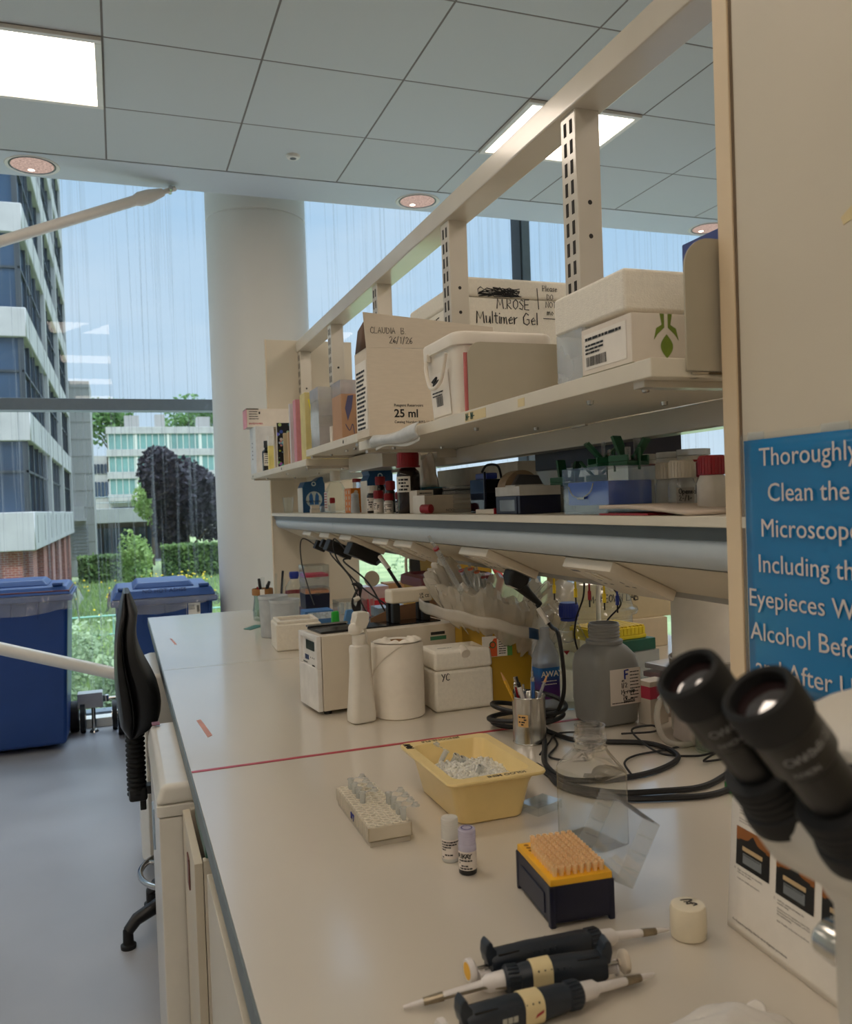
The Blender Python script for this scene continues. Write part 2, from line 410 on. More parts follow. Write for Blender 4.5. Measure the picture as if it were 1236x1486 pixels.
# ---------------------------------------------------------------- glazing with dried rain streaks
def glass_mat():
    t = NT('streaked_glass'); v1 = t.coord('Object', (16, 1, .25)); v2 = t.coord('Object', (60, 1, .5))
    a = t.n('TexNoise', Scale=1.6, Detail=3.0); t.l(v1, a.inputs['Vector'])
    b = t.n('TexNoise', Scale=1.0, Detail=2.0); t.l(v2, b.inputs['Vector'])
    c = t.n('TexNoise', Scale=120.0); t.l(t.coord(), c.inputs['Vector'])
    big = t.n('TexNoise', Scale=.55); t.l(t.coord(), big.inputs['Vector'])
    s1 = t.ramp(a.outputs['Fac'], [(.56, (0, 0, 0, 1)), (.64, (1, 1, 1, 1)), (.72, (.2, .2, .2, 1))])
    s2 = t.ramp(b.outputs['Fac'], [(.58, (0, 0, 0, 1)), (.70, (1, 1, 1, 1))])
    dr = t.ramp(c.outputs['Fac'], [(.70, (0, 0, 0, 1)), (.76, (1, 1, 1, 1))])
    f = t.math('ADD', t.math('MULTIPLY', s1, .20), t.math('MULTIPLY', s2, .30))
    f = t.math('ADD', f, t.math('MULTIPLY', dr, .10))
    f = t.math('ADD', t.math('MULTIPLY', f, t.math('ADD', big.outputs['Fac'], .4)), .015)
    tr = t.n('BsdfTransparent', Color=(.97, .985, .98, 1)); tl = t.n('BsdfTranslucent', Color=(.26, .28, .30, 1)); df = t.n('BsdfDiffuse', Color=(.5, .52, .54, 1))
    m0 = t.n('MixShader', Fac=.25); t.l(tl.outputs[0], m0.inputs[1]); t.l(df.outputs[0], m0.inputs[2])
    m1 = t.n('MixShader'); t.l(f, m1.inputs[0]); t.l(tr.outputs[0], m1.inputs[1]); t.l(m0.outputs[0], m1.inputs[2])
    gl = t.n('BsdfGlossy', Roughness=.0); fr = t.n('Fresnel', IOR=1.45)
    m2 = t.n('MixShader'); t.l(t.math('MULTIPLY', fr.outputs[0], .8), m2.inputs[0]); t.l(m1.outputs[0], m2.inputs[1]); t.l(gl.outputs[0], m2.inputs[2])
    t.surf(m2.outputs[0]); return t.m
GLASS = glass_mat(); MULL = mat('mullion_lit', (112, 124, 134), .45, var=.04); MULLD = mat('mullion_dark', (44, 50, 56), .5)  # frame grey lightened for light from outside; mullion left strip kept dark
GY = 6.25
XM = [-3.6, -1.35, .9, 3.15, 5.4]
fr = MB()
fr.box((-4, GY - .09, 2.125), (6.5, GY + .05, 2.205), .004)
fr.box((-4, GY - .06, 0), (6.5, GY + .06, .07), .004); fr.box((-4, GY - .06, 4.14), (6.5, GY + .06, 4.2))
for x in XM:
    fr.use(1).box((x - .035, GY - .10, .07), (x - .02, GY + .06, 4.14)); fr.use(0).box((x - .02, GY - .11, .07), (x + .05, GY + .06, 4.14), .003)
win = struct(fr.build('window_1', [MULL, MULLD]))
XB = [-4] + XM + [6.5]
for i in range(len(XB) - 1):
    for z0, z1 in ((.07, 2.125), (2.205, 4.14)):
        struct(MB().poly([(XB[i], GY, z0), (XB[i + 1], GY, z0), (XB[i + 1], GY, z1), (XB[i], GY, z1)], [(0, 1, 2, 3)]).build('glass_pane', GLASS, win))
struct(MB().box((-4, GY - .2, 0), (.5, GY - .09, .06), .004).build('trim_2', WHITEPL))

# round column
cb = MB(); cx, cy, cr = .876, 5.35, .306
cb.lathe([(cr, 0), (cr, 3.185), (cr - .006, 3.188), (cr - .006, 3.198), (cr, 3.201), (cr, 4.2)], (cx, cy, 0), 64)
struct(cb.build('column', mat('column_paint', (220, 218, 212), .5, var=.01, scale=1)))

# steel bracing rods on the column line
RODM = mat('white_enamel', (226, 220, 210), .35, var=.02)
def rod(a, b, r, label, fork):
    a = Vector(a); b = Vector(b); t = thing('bracing_rod', label, 'brace', a); d = b - a; n = d.normalized()
    MB().tube([(0, 0, 0), d * .2, d], r, 20).build('rod', RODM, t)
    if fork:
        f = MB(); f.tube([d - n * .012, d + n * .015, d + n * .07, d + n * .15], [r * 1.02, r * 1.35, r * 1.3, r * .75], 18)
        f.tube([d + n * .15, d + n * .22], [r * .5, r * .5], 12); f.build('fork_end', RODM, t)
        MB().tube([d + n * .19 + Vector((0, -.04, 0)), d + n * .19 + Vector((0, .04, 0))], .012, 12).build('pin', ALU, t)
    return t
rod((-3.3, 4.86, 1.73), (.16, 4.86, 3.118), .028, 'white steel bracing rod sloping down from the ceiling edge across the sky window', True)
rod((-3.3, 4.86, 1.66), (1.60, 4.86, .0), .033, 'white steel bracing rod crossing in front of the blue bins, low down', False)

# ceiling lights: big square panels
DIFF = emitter('opal_diffuser', (255, 238, 220), 6.0, .06, 4.)
def panel_light(x0, y0, label, group=None):
    t = thing('ceiling_light', label, 'ceiling light', (x0, y0, 3.205), 0, group)
    f = MB(); W = .598; D = .59; e = .03
    f.box((.004, .004, 0), (W - .004, e, .02), .003); f.box((.004, D - e, 0), (W - .004, D - .004, .02), .003)
    f.box((.004, e, 0), (e, D - e, .02), .003); f.box((W - e, e, 0), (W - .004, D - e, .02), .003)
    f.build('light_frame', WHITEPL, t)
    MB().box((e, e, .006), (W - e, D - e, .012)).build('diffuser', DIFF, t)
    return t
panel_light(-.586, 3.42, 'square glowing ceiling panel at the left, over the floor beside the bins')
panel_light(1.806, 3.42, 'square glowing ceiling panel partly behind the shelf rail on the right')
for yy in (3.42, 1.65, -.12, -1.89, -3.66):
    for k in (-5, -1, 3, 7):
        if yy == 3.42 and k in (-1, 3): continue
        panel_light(.012 + k * .598, yy, 'square ceiling light panel out over the rest of the room', 'ceiling light panels')
REFL = emitter('downlight_reflector', (216, 186, 172), .55, .5, 90.)
GLOWB = emitter('downlight_lamp', (255, 236, 220), 4.)
def down(x, y, label):
    t = thing('downlight', label, 'downlight', (x, y, 3.2165))
    MB().lathe([(.112, 0), (.128, -.004), (.132, 0), (.132, .003)], (0, 0, 0), 40).build('trim_ring', WHITEPL, t)
    MB().lathe([(.102, .0005), (.112, -.003), (.112, .001)], (0, 0, 0), 40).build('shadow_ring', DARKG, t)
    MB().lathe([(0, -.0005), (.103, -.001)], (0, 0, 0), 40).build('reflector', REFL, t)
    MB().lathe([(0, -.002), (.016, -.002)], (-.01, .06, 0), 16).build('lamp', GLOWB, t)
down(-.345, 4.765, 'round recessed downlight above the left window')
down(1.744, 4.765, 'round recessed downlight right of the white column')
down(3.84, 4.765, 'round recessed downlight half hidden by the blue box and panel')
t = thing('smoke_detector', 'small round white detector on a ceiling tile near the column', 'detector', (.909, 4.31, 3.22))
MB().lathe([(0, -.014), (.012, -.014), (.014, -.016), (.03, -.014), (.036, -.006), (.036, 0)], (0, 0, 0), 28).build('body', WHITEPL, t)
MB().lathe([(0, -.0165), (.016, -.0165), (.018, -.0145)], (0, 0, 0), 20).build('sensor', DARKG, t)
# ---------------------------------------------------------------- outside
CONC = mat('pale_concrete', (164, 162, 160), .85, var=.1, scale=.9)
CONC2 = mat('board_concrete', (150, 148, 144), .9, var=.12, scale=.5, stretch=(1, 1, .2))
WINB = mat('office_glass', (44, 62, 84), .08, var=.45, scale=.25, spec=.8)
WINF = mat('office_frame', (40, 46, 52), .5)
GW = mat('green_glass', (112, 150, 146), .15, var=.2, scale=.3)
def brick_mat():
    t = NT('brickwork'); p = t.n('BsdfPrincipled'); tc = t.n('TexCoord'); sp = t.n('SeparateXYZ'); t.l(tc.outputs['Object'], sp.inputs[0])
    cb = t.n('CombineXYZ'); t.l(t.math('ADD', sp.outputs[0], sp.outputs[1]), cb.inputs[0]); t.l(sp.outputs[2], cb.inputs[1])
    b = t.n('TexBrick', Scale=1.0); b.inputs['Brick Width'].default_value = .23; b.inputs['Row Height'].default_value = .08; b.inputs['Mortar Size'].default_value = .008
    b.inputs['Color1'].default_value = lin((150, 84, 70)); b.inputs['Color2'].default_value = lin((126, 66, 56)); b.inputs['Mortar'].default_value = lin((170, 150, 138))
    t.l(cb.outputs[0], b.inputs['Vector']); t.l(b.outputs['Color'], p.inputs['Base Color']); p.inputs['Roughness'].default_value = .9
    t.surf(p.outputs[0]); return t.m
BRICK = brick_mat()
GZ = -3.0
def ground_mat():
    t = NT('meadow_ground'); p = t.n('BsdfPrincipled'); n = t.n('TexNoise', Scale=.5, Detail=6.0); t.l(t.coord(), n.inputs['Vector'])
    t.l(t.ramp(n.outputs['Fac'], [(.3, lin((96, 112, 72))), (.5, lin((124, 138, 92))), (.7, lin((150, 158, 114)))]), p.inputs['Base Color'])
    p.inputs['Roughness'].default_value = .95; t.surf(p.outputs[0]); return t.m
struct(MB().box((-60, 6.6, GZ - .3), (120, 260, GZ)).build('ground_outside', ground_mat()))
struct(MB().box((-30, 6.6, GZ), (40, 16, GZ + .06)).build('bounce_slab_outside', mat('bounce_slab_pale', (196, 192, 184), .9)))  # unseen pale slab, added to bounce neutral daylight up to the ceiling
ROAD = mat('asphalt', (138, 140, 140), .9, var=.1, scale=2)
struct(MB().box((-40, 78, GZ), (60, 112, GZ + .04)).build('road_outside', ROAD))
struct(MB().box((5.6, 50, GZ), (12, 56, GZ + .05)).build('path_outside', mat('pale_paving', (176, 168, 152), .9)))

# office block on the left
t = thing('office_building', 'grey concrete office block with dark window bands and a brick base at far left', 'building', (-2.72, 32, GZ))
X0, Y0, Z0, D, WX = 0, 0, -GZ, 27, 26     # local: corner at origin, runs +y, extends to -x
pitch = 3.56
m = MB()
for k in range(8):
    zb = Z0 + .42 + k * pitch; zt = zb + 1.02 if k else Z0 + 1.55
    if k == 0: zb = Z0 + .2
    m.box((-WX, 0, zb), (0, D, zt), .03, 1)
m.box((-WX, .06, Z0 + 7 * pitch + 1.3), (-.1, D - .1, Z0 + 7 * pitch + 4.2))
m.build('concrete_band', CONC, t)
j = MB()
for k in range(8):
    zb = Z0 + .42 + k * pitch
    for i in range(9):
        j.box((.0, 1 + i * 3.2, zb + .02), (.012, 1.05 + i * 3.2, zb + 1.0))
        j.box((-1.2 - i * 1.45, -.012, zb + .02), (-1.16 - i * 1.45, 0, zb + 1.0))
j.build('panel_joint', mat('joint_grey', (110, 108, 104), .9), t)
g = MB()
for k in range(8):
    zb = Z0 + 1.44 + k * pitch if k else Z0 + 1.55; zt = Z0 + .42 + (k + 1) * pitch
    g.box((-WX, .2, zb), (-.2, D - .2, zt))
g.build('window_band', WINB, t)
f = MB()
for k in range(8):
    zb = Z0 + 1.44 + k * pitch if k else Z0 + 1.55; zt = Z0 + .42 + (k + 1) * pitch
    for i in range(14):
        f.box((-.22, .1 + i * 2.0, zb), (-.12, .22 + i * 2.0, zt))
    for i in range(14):
        f.box((-.3 - i * .95, .1, zb), (-.22 - i * .95, .22, zt))
    f.box((-.20, .1, zb + 1.35), (-.13, D, zb + 1.43)); f.box((-WX, .13, zb + 1.35), (-.2, .2, zb + 1.43))
f.build('window_frame', WINF, t)
f2 = MB()
for i in (3, 6, 9): f2.box((-.25, i * 2.9, Z0 + 1.2), (.02, i * 2.9 + .45, Z0 + 8 * pitch))
f2.build('concrete_fin', CONC, t)
b = MB(); b.box((-WX, .5, 0), (-.5, D - .5, Z0 + .2))
for i in range(6): b.box((-.5, 1 + i * 4.6, 0), (-.2, 2.6 + i * 4.6, Z0 + .2))
b.build('brick_base', BRICK, t)
b = MB()
for i in range(6): b.box((-.49, 2.7 + i * 4.6, .6), (-.42, 5.4 + i * 4.6, Z0 - .2))
b.build('base_window', WINB, t)
v = MB()
for i in range(3): v.box((-2.9 - i * 4, -.03 + .3, Z0 - 1.0), (-1.3 - i * 4, .5, Z0 - .2))
v.build('vent_grille', CONC2, t)

t = thing('stair_tower', 'blank concrete stair tower just beyond the office block', 'building', (-2.55, 64, GZ))
MB().box((-1.3, 0, 0), (.95, 5, 13.7), .03).build('tower_wall', CONC2, t)
m = MB()
for k in range(1, 12): m.box((-1.3, -.02, k * 1.2), (.95, 0, k * 1.2 + .04))
m.build('board_line', mat('joint_dark', (130, 128, 120), .9), t)
MB().box((-.6, -.8, 4.1), (.3, 0, 4.9)).box((-.7, -.9, 3.9), (.4, 0, 4.1)).build('balcony', CONC, t)
m = MB()
for k in range(9): m.box((-.6, -.05, 1.4 + k * .24), (.5, 0, 1.55 + k * .24))
m.build('louvre', mat('louvre_grey', (120, 122, 122), .6), t)

t = thing('laboratory_block', 'long low block with rows of pale green windows behind the dark tree', 'building', (7, 150, GZ))
m = MB()
for k in range(4): m.box((-8.5, 0, 6.2 + k * 3.75), (26, 14, 7.35 + k * 3.75), .04)
m.box((-8.5, 1.5, 0), (26, 14, 6.2)); m.box((-14, 3, 5), (-8.5, 12, 14)); m.box((-8.3, .6, 6.2), (25.8, 13.8, 17.4))
m.build('concrete_wall', CONC, t)
m = MB()
for k in range(3): m.box((-8.2, .35, 7.35 + k * 3.75), (25.7, .6, 9.95 + k * 3.75))
m.build('green_window', GW, t)
m = MB()
for k in range(3):
    for i in range(34): m.box((-8.2 + i * 1.0, .2, 7.35 + k * 3.75), (-8.08 + i * 1.0, .36, 9.95 + k * 3.75))
    for i in range(6): m.box((-4 + i * 5.2, .18, 7.35 + k * 3.75), (-3.6 + i * 5.2, .36, 9.95 + k * 3.75))
m.build('window_post', mat('pale_post', (196, 198, 190), .7), t)
m = MB()
for i in range(9): m.box((-13.6 + i * .58, 2.8, 11), (-13.2 + i * .58, 3, 12.6)); m.box((-13.6 + i * .58, 2.8, 7.0), (-13.2 + i * .58, 3, 9.6))
m.box((-8, 1.3, 1), (0, 1.5, 5.2)); m.build('dark_window', WINB, t)
m = MB()
for x, w, h in ((-5.5, 2.4, 2.2), (-.5, 1.6, 2.4), (6.5, 2.2, 2.0), (16, 5, 3.6)): m.box((x, 3, 18.6), (x + w, 6, 18.6 + h))
m.build('roof_plant', CONC2, t)

t = thing('concrete_footbridge', 'pale concrete walkway deck over a glazed entrance', 'bridge', (-4, 78, GZ))
MB().box((-6, 0, 3.5), (9.5, 5, 4.75), .05).build('deck', CONC, t)
MB().box((-6, 3.6, 0), (9.5, 4.8, 3.5)).build('entrance_wall', mat('entrance_brown', (92, 84, 78), .8), t)
m = MB()
for i in range(9): m.box((.4 + i * .75, 3.45, .5), (1.0 + i * .75, 3.6, 3.0))
m.build('entrance_window', WINB, t)
MB().box((4.7, 3.4, .1), (5.7, 3.6, 3.0)).build('entrance_door', WINF, t)
m = MB()
for z in (5.25, 5.75): m.tube([(-6, .2, z), (9.5, .2, z)], .035, 6)
for i in range(11): m.tube([(-6 + i * 1.55, .2, 4.7), (-6 + i * 1.55, .2, 5.75)], .03, 6)
m.build('handrail', mat('rail_grey', (150, 160, 160), .5), t)

# plants
def leafmat(name, a, b):
    t = NT(name); p = t.n('BsdfPrincipled'); oi = t.n('TexNoise', Scale=1.3, Detail=3.0); t.l(t.coord(), oi.inputs['Vector'])
    c = t.ramp(oi.outputs['Fac'], [(.3, lin(a)), (.7, lin(b))]); t.l(c, p.inputs['Base Color']); p.inputs['Roughness'].default_value = .6
    tl = t.n('BsdfTranslucent'); t.l(c, tl.inputs['Color']); ms = t.n('MixShader', Fac=.35); t.l(p.outputs[0], ms.inputs[1]); t.l(tl.outputs[0], ms.inputs[2])
    t.surf(ms.outputs[0]); return t.m
LGREEN = leafmat('spring_leaf', (118, 150, 78), (176, 198, 122)); MGREEN = leafmat('hedge_leaf', (74, 106, 50), (132, 160, 84))
DPURP = leafmat('purple_leaf', (34, 32, 40), (70, 62, 72)); GREYG = leafmat('shrub_leaf', (118, 142, 104), (174, 190, 150)); DGREEN = leafmat('far_leaf', (60, 96, 50), (110, 146, 80))
YEL = mat('yellow_petal', (246, 214, 40), .6); BARK = mat('bark', (84, 70, 56), .9)
def leaves(mb, c, r, n, size, seed):
    rnd = random.Random(seed); bm = mb.bm
    lobes = [(Vector((rnd.uniform(-.55, .55), rnd.uniform(-.55, .55), rnd.uniform(-.5, .6))), rnd.uniform(.35, .62)) for _ in range(11)] + [(Vector((0, 0, 0)), .72)]
    for _ in range(n):
        l, lr = lobes[rnd.randrange(12)]
        d = Vector((rnd.gauss(0, 1), rnd.gauss(0, 1), rnd.gauss(0, 1))).normalized() * lr * rnd.uniform(.55, 1) ** .5 + l
        p = Vector((c[0] + d.x * r[0], c[1] + d.y * r[1], c[2] + d.z * r[2]))
        a = Vector((rnd.gauss(0, 1), rnd.gauss(0, 1), rnd.gauss(0, .6))).normalized(); b = a.cross(Vector((rnd.gauss(0, 1), rnd.gauss(0, 1), rnd.gauss(0, 1)))).normalized()
        s = size * rnd.uniform(.6, 1.3)
        q = [bm.verts.new(p + a * s), bm.verts.new(p + b * s * .55), bm.verts.new(p - a * s), bm.verts.new(p - b * s * .55)]
        bm.faces.new(q).material_index = mb.cur
def tree(name, label, cat, x, y, z0, h, r, m, n, ls, seed, trunk=.35, group=None):
    t = thing(name, label, cat, (x, y, z0), 0, group)
    k = MB(); k.tube([(0, 0, 0), (.05 * r, 0, h * trunk), (0, .05 * r, h * .75)], [r * .09, r * .06, r * .02], 10)
    for i in range(5):
        a = i * 1.26; k.tube([(0, 0, h * (trunk * .7 + .06 * i)), (r * .5 * math.cos(a), r * .5 * math.sin(a), h * (trunk + .14 + .07 * i))], [r * .035, r * .01], 6)
    k.build('trunk', BARK, t)
    f = MB(); leaves(f, (0, 0, h * (trunk * .55 + .5)), (r, r, h * (1 - trunk) * .62), n, ls, seed); f.build('foliage', m, t, recalc=False)
    return t
tree('dark_tree', 'big dark purple leaved tree in front of the green windowed block', 'tree', 4.5, 64, GZ, 8.3, 3.2, DPURP, 11000, .24, 1, .22)
tree('green_tree', 'light green tree left of the dark purple one', 'tree', 2.5, 72, GZ, 7.2, 1.6, LGREEN, 3000, .17, 2, .4)
tree('young_tree', 'slim bright green sapling rising above the hedge', 'tree', .55, 38, GZ, 3.3, .85, LGREEN, 2200, .085, 3, .3)
tree('roof_tree', 'tree crown behind the low block roof at its left end', 'tree', -1.5, 172, GZ + 12, 13, 5, DGREEN, 1600, .5, 4, group=None)
tree('roof_tree', 'wide tree crown behind the low block roof, above the dark tree', 'tree', 16, 174, GZ + 12, 13, 7.5, DGREEN, 2400, .5, 5)
def hedge(name, label, x0, x1, y0, y1, h, n, m, seed, ls=.09):
    rnd = random.Random(seed); mb = MB(); bm = mb.bm
    for _ in range(n):
        p = Vector((rnd.uniform(x0, x1), rnd.choice((y0, y0, rnd.uniform(y0, y1))) + rnd.gauss(0, .08), GZ)); p.z += h * (1 if rnd.random() < .4 else rnd.random()) + rnd.gauss(0, .07)
        a = Vector((rnd.gauss(0, 1), rnd.gauss(0, 1), rnd.gauss(0, 1))).normalized(); b = a.orthogonal().normalized(); s = ls * rnd.uniform(.6, 1.4)
        bm.faces.new([bm.verts.new(p + a * s), bm.verts.new(p + b * s * .6), bm.verts.new(p - a * s), bm.verts.new(p - b * s * .6)])
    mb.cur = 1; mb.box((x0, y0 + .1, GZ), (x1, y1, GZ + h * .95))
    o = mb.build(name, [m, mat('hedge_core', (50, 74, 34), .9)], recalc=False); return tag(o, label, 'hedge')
hedge('clipped_hedge', 'clipped green hedge running across the garden to the column', 2.5, 12, 56, 58, 2.1, 9000, MGREEN, 11, .11)
hedge('clipped_hedge', 'darker low hedge beside the road, left of the sapling', -2.5, 1.9, 57, 58.5, 1.6, 3500, MGREEN, 12, .11)
# meadow: grass and flowers nobody could count
mb = MB(); rnd = random.Random(21)
def blade(p, h, w, mi):
    a = rnd.uniform(0, 2 * PI); d = Vector((math.cos(a), math.sin(a), 0)); l = Vector((rnd.gauss(0, .3), rnd.gauss(0, .3), 1)) * h
    f = mb.bm.faces.new([mb.bm.verts.new(p + d * w), mb.bm.verts.new(p - d * w), mb.bm.verts.new(p + l)]); f.material_index = mi
for _ in range(26000):
    y = 17 + 38 * rnd.random() ** 1.3; x = rnd.uniform(-.16 * y, .15 * y + 1)
    blade(Vector((x, y, GZ)), rnd.uniform(.15, .5), .02 + y * .0006, 0 if rnd.random() < .6 else 1)
tag(mb.build('meadow_grass', [LGREEN, GREYG], recalc=False), 'tall meadow grass growing in the garden outside the glass', 'grass', kind='stuff')
mb = MB()
for _ in range(260):
    y = rnd.uniform(34, 50); x = rnd.uniform(.02 * y, .09 * y) if rnd.random() < .8 else rnd.uniform(-.05 * y, .12 * y); z = GZ + rnd.uniform(.5, 1.0)
    mb.lathe([(0, -.04), (.06, 0), (0, .05)], (x, y, z), 5)
tag(mb.build('meadow_flowers', YEL), 'scattered yellow flowers standing in the meadow grass', 'flowers', kind='stuff')
for i, (x, y, h, r) in enumerate(((-1.35, 20, 1.5, .75), (-.1, 19, 1.2, .65), (-.9, 24, 1.3, 1.2), (.5, 22, 1.4, 1.1), (-1.9, 22, 1.4, 1.1), (3.0, 21, 1.4, 1.2), (6.0, 24, 1.8, 1.3), (9.6, 25, 2.6, 1.8))):
    t = thing('shrub', ['grey-green shrub low outside the glass between the bins, nearest', 'grey-green shrub right beside the second bin', 'pale shrub just behind the others near the green railing', 'grey-green shrub hidden mostly by the second bin', 'grey-green shrub hidden mostly by the first bin', 'shrub beyond the column', 'bush seen under the shelf through the far window', 'taller bush seen under the shelf through the far window'][i], 'shrub', (x, y, GZ))
    f = MB(); leaves(f, (0, 0, h * .5), (r, r, h * .75), 1800, .075, 30 + i); f.build('foliage', GREYG, t, recalc=False)
    MB().tube([(0, 0, 0), (0, 0, h * .6)], [.05, .02], 6).build('stem', BARK, t)
t = thing('green_railing', 'pale green two bar railing in the garden', 'railing', (0, 30, GZ)); GR = mat('rail_green', (120, 168, 150), .5)
for z in (1.0, .38): MB().tube([(-6, 0, z), (14, 0, z)], .03, 8).build('bar', GR, t)
for i in range(11): MB().tube([(-6 + i * 1.9, 0, 0), (-6 + i * 1.9, 0, 1.0)], .025, 8).build('post', GR, t)
t = thing('red_car', 'small red car parked on the road beyond the hedge', 'car', (-.9, 84, GZ + .04))
m = MB(); m.prism([(-2, .3), (2, .3), (2.05, .8), (1.2, .95), (.7, 1.45), (-1.0, 1.48), (-1.7, .95), (-2.05, .85)], -.8, .8, 'y', .08); m.build('body', RED, t)
MB().prism([(.95, .97), (.62, 1.38), (-.95, 1.4), (-1.4, .97)], -.82, .82, 'y').build('side_glass', WINB, t)
for x in (-1.25, 1.25):
    for y in (-.78, .78): MB().tube([(x, y - .1, .32), (x, y + .1, .32)], .32, 18).build('wheel', BLACK, t)
# ---------------------------------------------------------------- bench
BZ = .9
BENCHM = mat('bench_laminate', (206, 197, 182), .22, var=.012, scale=3, spec=.8, coat=.5)
BENCHE = mat('bench_edge', (98, 108, 110), .45, var=.08)
t = thing('lab_bench', 'long cream laboratory bench with a dark edge, carrying all the bench equipment', 'bench', (.114, -.7, 0))
for y0, y1 in ((0, 2.463), (2.466, 3.629), (3.633, 5.125)):
    MB().box((.003, y0, .868), (1.80, y1, BZ), .0015).build('worktop', BENCHM, t)
m = MB(); m.box((0, 0, .866), (.003, 5.125, .8995)); m.box((.003, 0, .864), (1.8, 5.12, .868)); m.build('edge_band', BENCHE, t)
m = MB()
for y in (.05, 3.15, 5.06): m.box((.09, y, 0), (1.75, y + .03, .864), .002)
m.build('end_panel', CREAM, t)
MB().box((.85, .08, .1), (.88, 5.06, .864)).build('back_panel', CREAM, t)
tp = MB().box((.004 + .114, 1.757, BZ + .0002), (1.2, 1.769, BZ + .0008)).build('red_tape', mat('red_tape_film', (176, 44, 62), .4, var=.1))
tag(tp, 'thin red tape line stretched across the worktop', 'tape')
def scrap(pts, label, name='tape_scrap'):
    o = MB().prism(pts, BZ + .0002, BZ + .0007, 'z').build(name, mat('pink_tape', (206, 150, 136), .6, var=.06)); return tag(o, label, 'tape')
scrap([(.163, 2.19), (.174, 2.195), (.186, 2.03), (.174, 2.015), (.172, 2.05)], 'torn pink tape strip on the worktop before the red line, nearer one')
scrap([(.178, 3.64), (.186, 3.64), (.196, 3.47), (.188, 3.46)], 'torn pink tape strip near the far end of the worktop')
o = MB().prism([(.492, 3.74), (.56, 3.84), (.59, 3.80), (.515, 3.69)], BZ + .0003, BZ + .0018, 'z').build('green_card', mat('green_card_face', (46, 112, 98), .5)); tag(o, 'small green card lying flat by the pen jar', 'card')

# ---------------------------------------------------------------- service spine: posts, rails, shelves
SX = .93
t = thing('service_spine', 'cream steel frame of slotted posts and rails running down the bench middle', 'frame', (SX, 0, 0))
PY = [.86, 1.575, 2.29, 3.005, 3.72, 4.40]
m = MB(); m.box((-.022, .2, 2.232), (.058, 4.42, 2.29), .006).build('top_rail', STEELW, t)
m = MB(); m.box((-.004, .2, 1.535), (.046, 4.42, 1.580), .004); m.build('lower_rail', STEELW, t)
m = MB(); m.box((.052, .2, 1.30), (.09, 4.42, 1.360), .004); m.build('trunking_rail', STEELW, t)
SLOT = mat('slot_dark', (40, 36, 32), .8)
for y in PY[1:]:
    s = MB(); s.box((-.012, y - .032, 1.575), (.046, y + .032, 2.235), .004); s.use(1); z = 1.60
    while z < 2.21:
        for yy in (-.018, .006): s.box((-.0128, y + yy, z), (-.0118, y + yy + .010, z + .028))
        z += .042
    for z in (1.97, 2.04): s.tube([(.017, y - .0325, z), (.017, y - .031, z)], .005, 12)
    s.build('post', [STEELW, SLOT], t)

t = thing('end_board', 'tall cream end board standing across the far end of the shelves', 'board', (.753, 4.429, 0))
MB().box((0, 0, 0), (.46, .03, 2.30), .002).build('board', PANELM, t)
MB().box((-.002, -.002, 0), (.0005, .032, 2.302), .001).build('board_edge', EDGEM, t)
MB().lathe([(0, 0), (.012, 0), (.012, .004), (0, .005)], (0, 0, 0), 16).build('bolt', ALU, t, loc=(.205, -.001, 2.13), rot=(PI / 2, 0, 0))

def shelf(name, y0, y1, z, label, x0=.65, seam=None, x1=.925):
    t = thing(name, label, 'shelf', (x0, y0, z))
    ys = [0] + ([seam - y0] if seam else []) + [y1 - y0]
    for a, b in zip(ys, ys[1:]): MB().box((0, a, -.025), (x1 - x0, b - .002, 0), .002).build('board', SHELFM, t)
    for yy in (.03, (y1 - y0) - .06): MB().box((.01, yy, -.034), (x1 - x0, yy + .025, -.0252)).box((x1 - x0 - .06, yy, -.05), (x1 - x0, yy + .006, -.034)).build('bracket', STEELW, t)
    s = MB()
    for yy in (.10, .25, (y1 - y0) * .5, (y1 - y0) - .14):
        for xx in (.06, .2): s.lathe([(0, -.032), (.005, -.031), (.006, -.025)], (xx, yy, 0), 10)
    s.build('screw', ALU, t); return t
tA = shelf('upper_shelf', .925, 2.335, 1.605, 'nearest cream upper shelf, holding the big card box and white bucket', seam=1.83)
tB = shelf('upper_shelf', 2.345, 3.05, 1.632, 'middle cream upper shelf with the clear tip boxes, slightly higher', )
tC = shelf('upper_shelf', 3.06, 4.42, 1.600, 'farthest cream upper shelf with books and the pink ended box')
# shelf edge labels
def edge_label(sh, y, w, seed, m=PAPER, green=False):
    MB().box((-.0006, y, -.022), (-.0001, y + w, -.004)).build('edge_label', m, sh)
    pen([('INH', (-.0007, y + w * .85, -.018), .010)] if not green else [('INH INH', (-.0007, y + w * .95, -.019), .013)], INK if not green else mat('green_ink', (30, 70, 62), .6), sh, 'edge_writing', (0, -1, 0), (0, 0, 1))
edge_label(tA, .52, .10, 1, TAPE, True)
MB().box((-.0006, .36, -.02), (-.0001, .385, -.006)).build('tape_stub', TAPE, tA)
edge_label(tB, .12, .05, 2, SHELFM); edge_label(tC, .44, .06, 3, SHELFM); edge_label(tC, 1.25, .05, 4, SHELFM)
t = thing('shelf_support', 'grey steel bracket box under the middle upper shelf', 'bracket', (.80, 2.6, 1.545))
MB().box((0, 0, 0), (.12, .42, .055), .004).build('channel', STEELW, t)

t = thing('reagent_shelf', 'long mid height shelf with a dark groove holding the reagent bottles', 'shelf', (.75, .0, 1.396))
for y0, y1 in ((.2, 2.60), (2.602, 4.42)): MB().box((0, y0, -.015), (.40, y1, 0), .0015).build('board', SHELFM, t)
MB().box((.012, .2, -.034), (.39, 4.42, -.015)).build('dark_groove', DARKG, t)
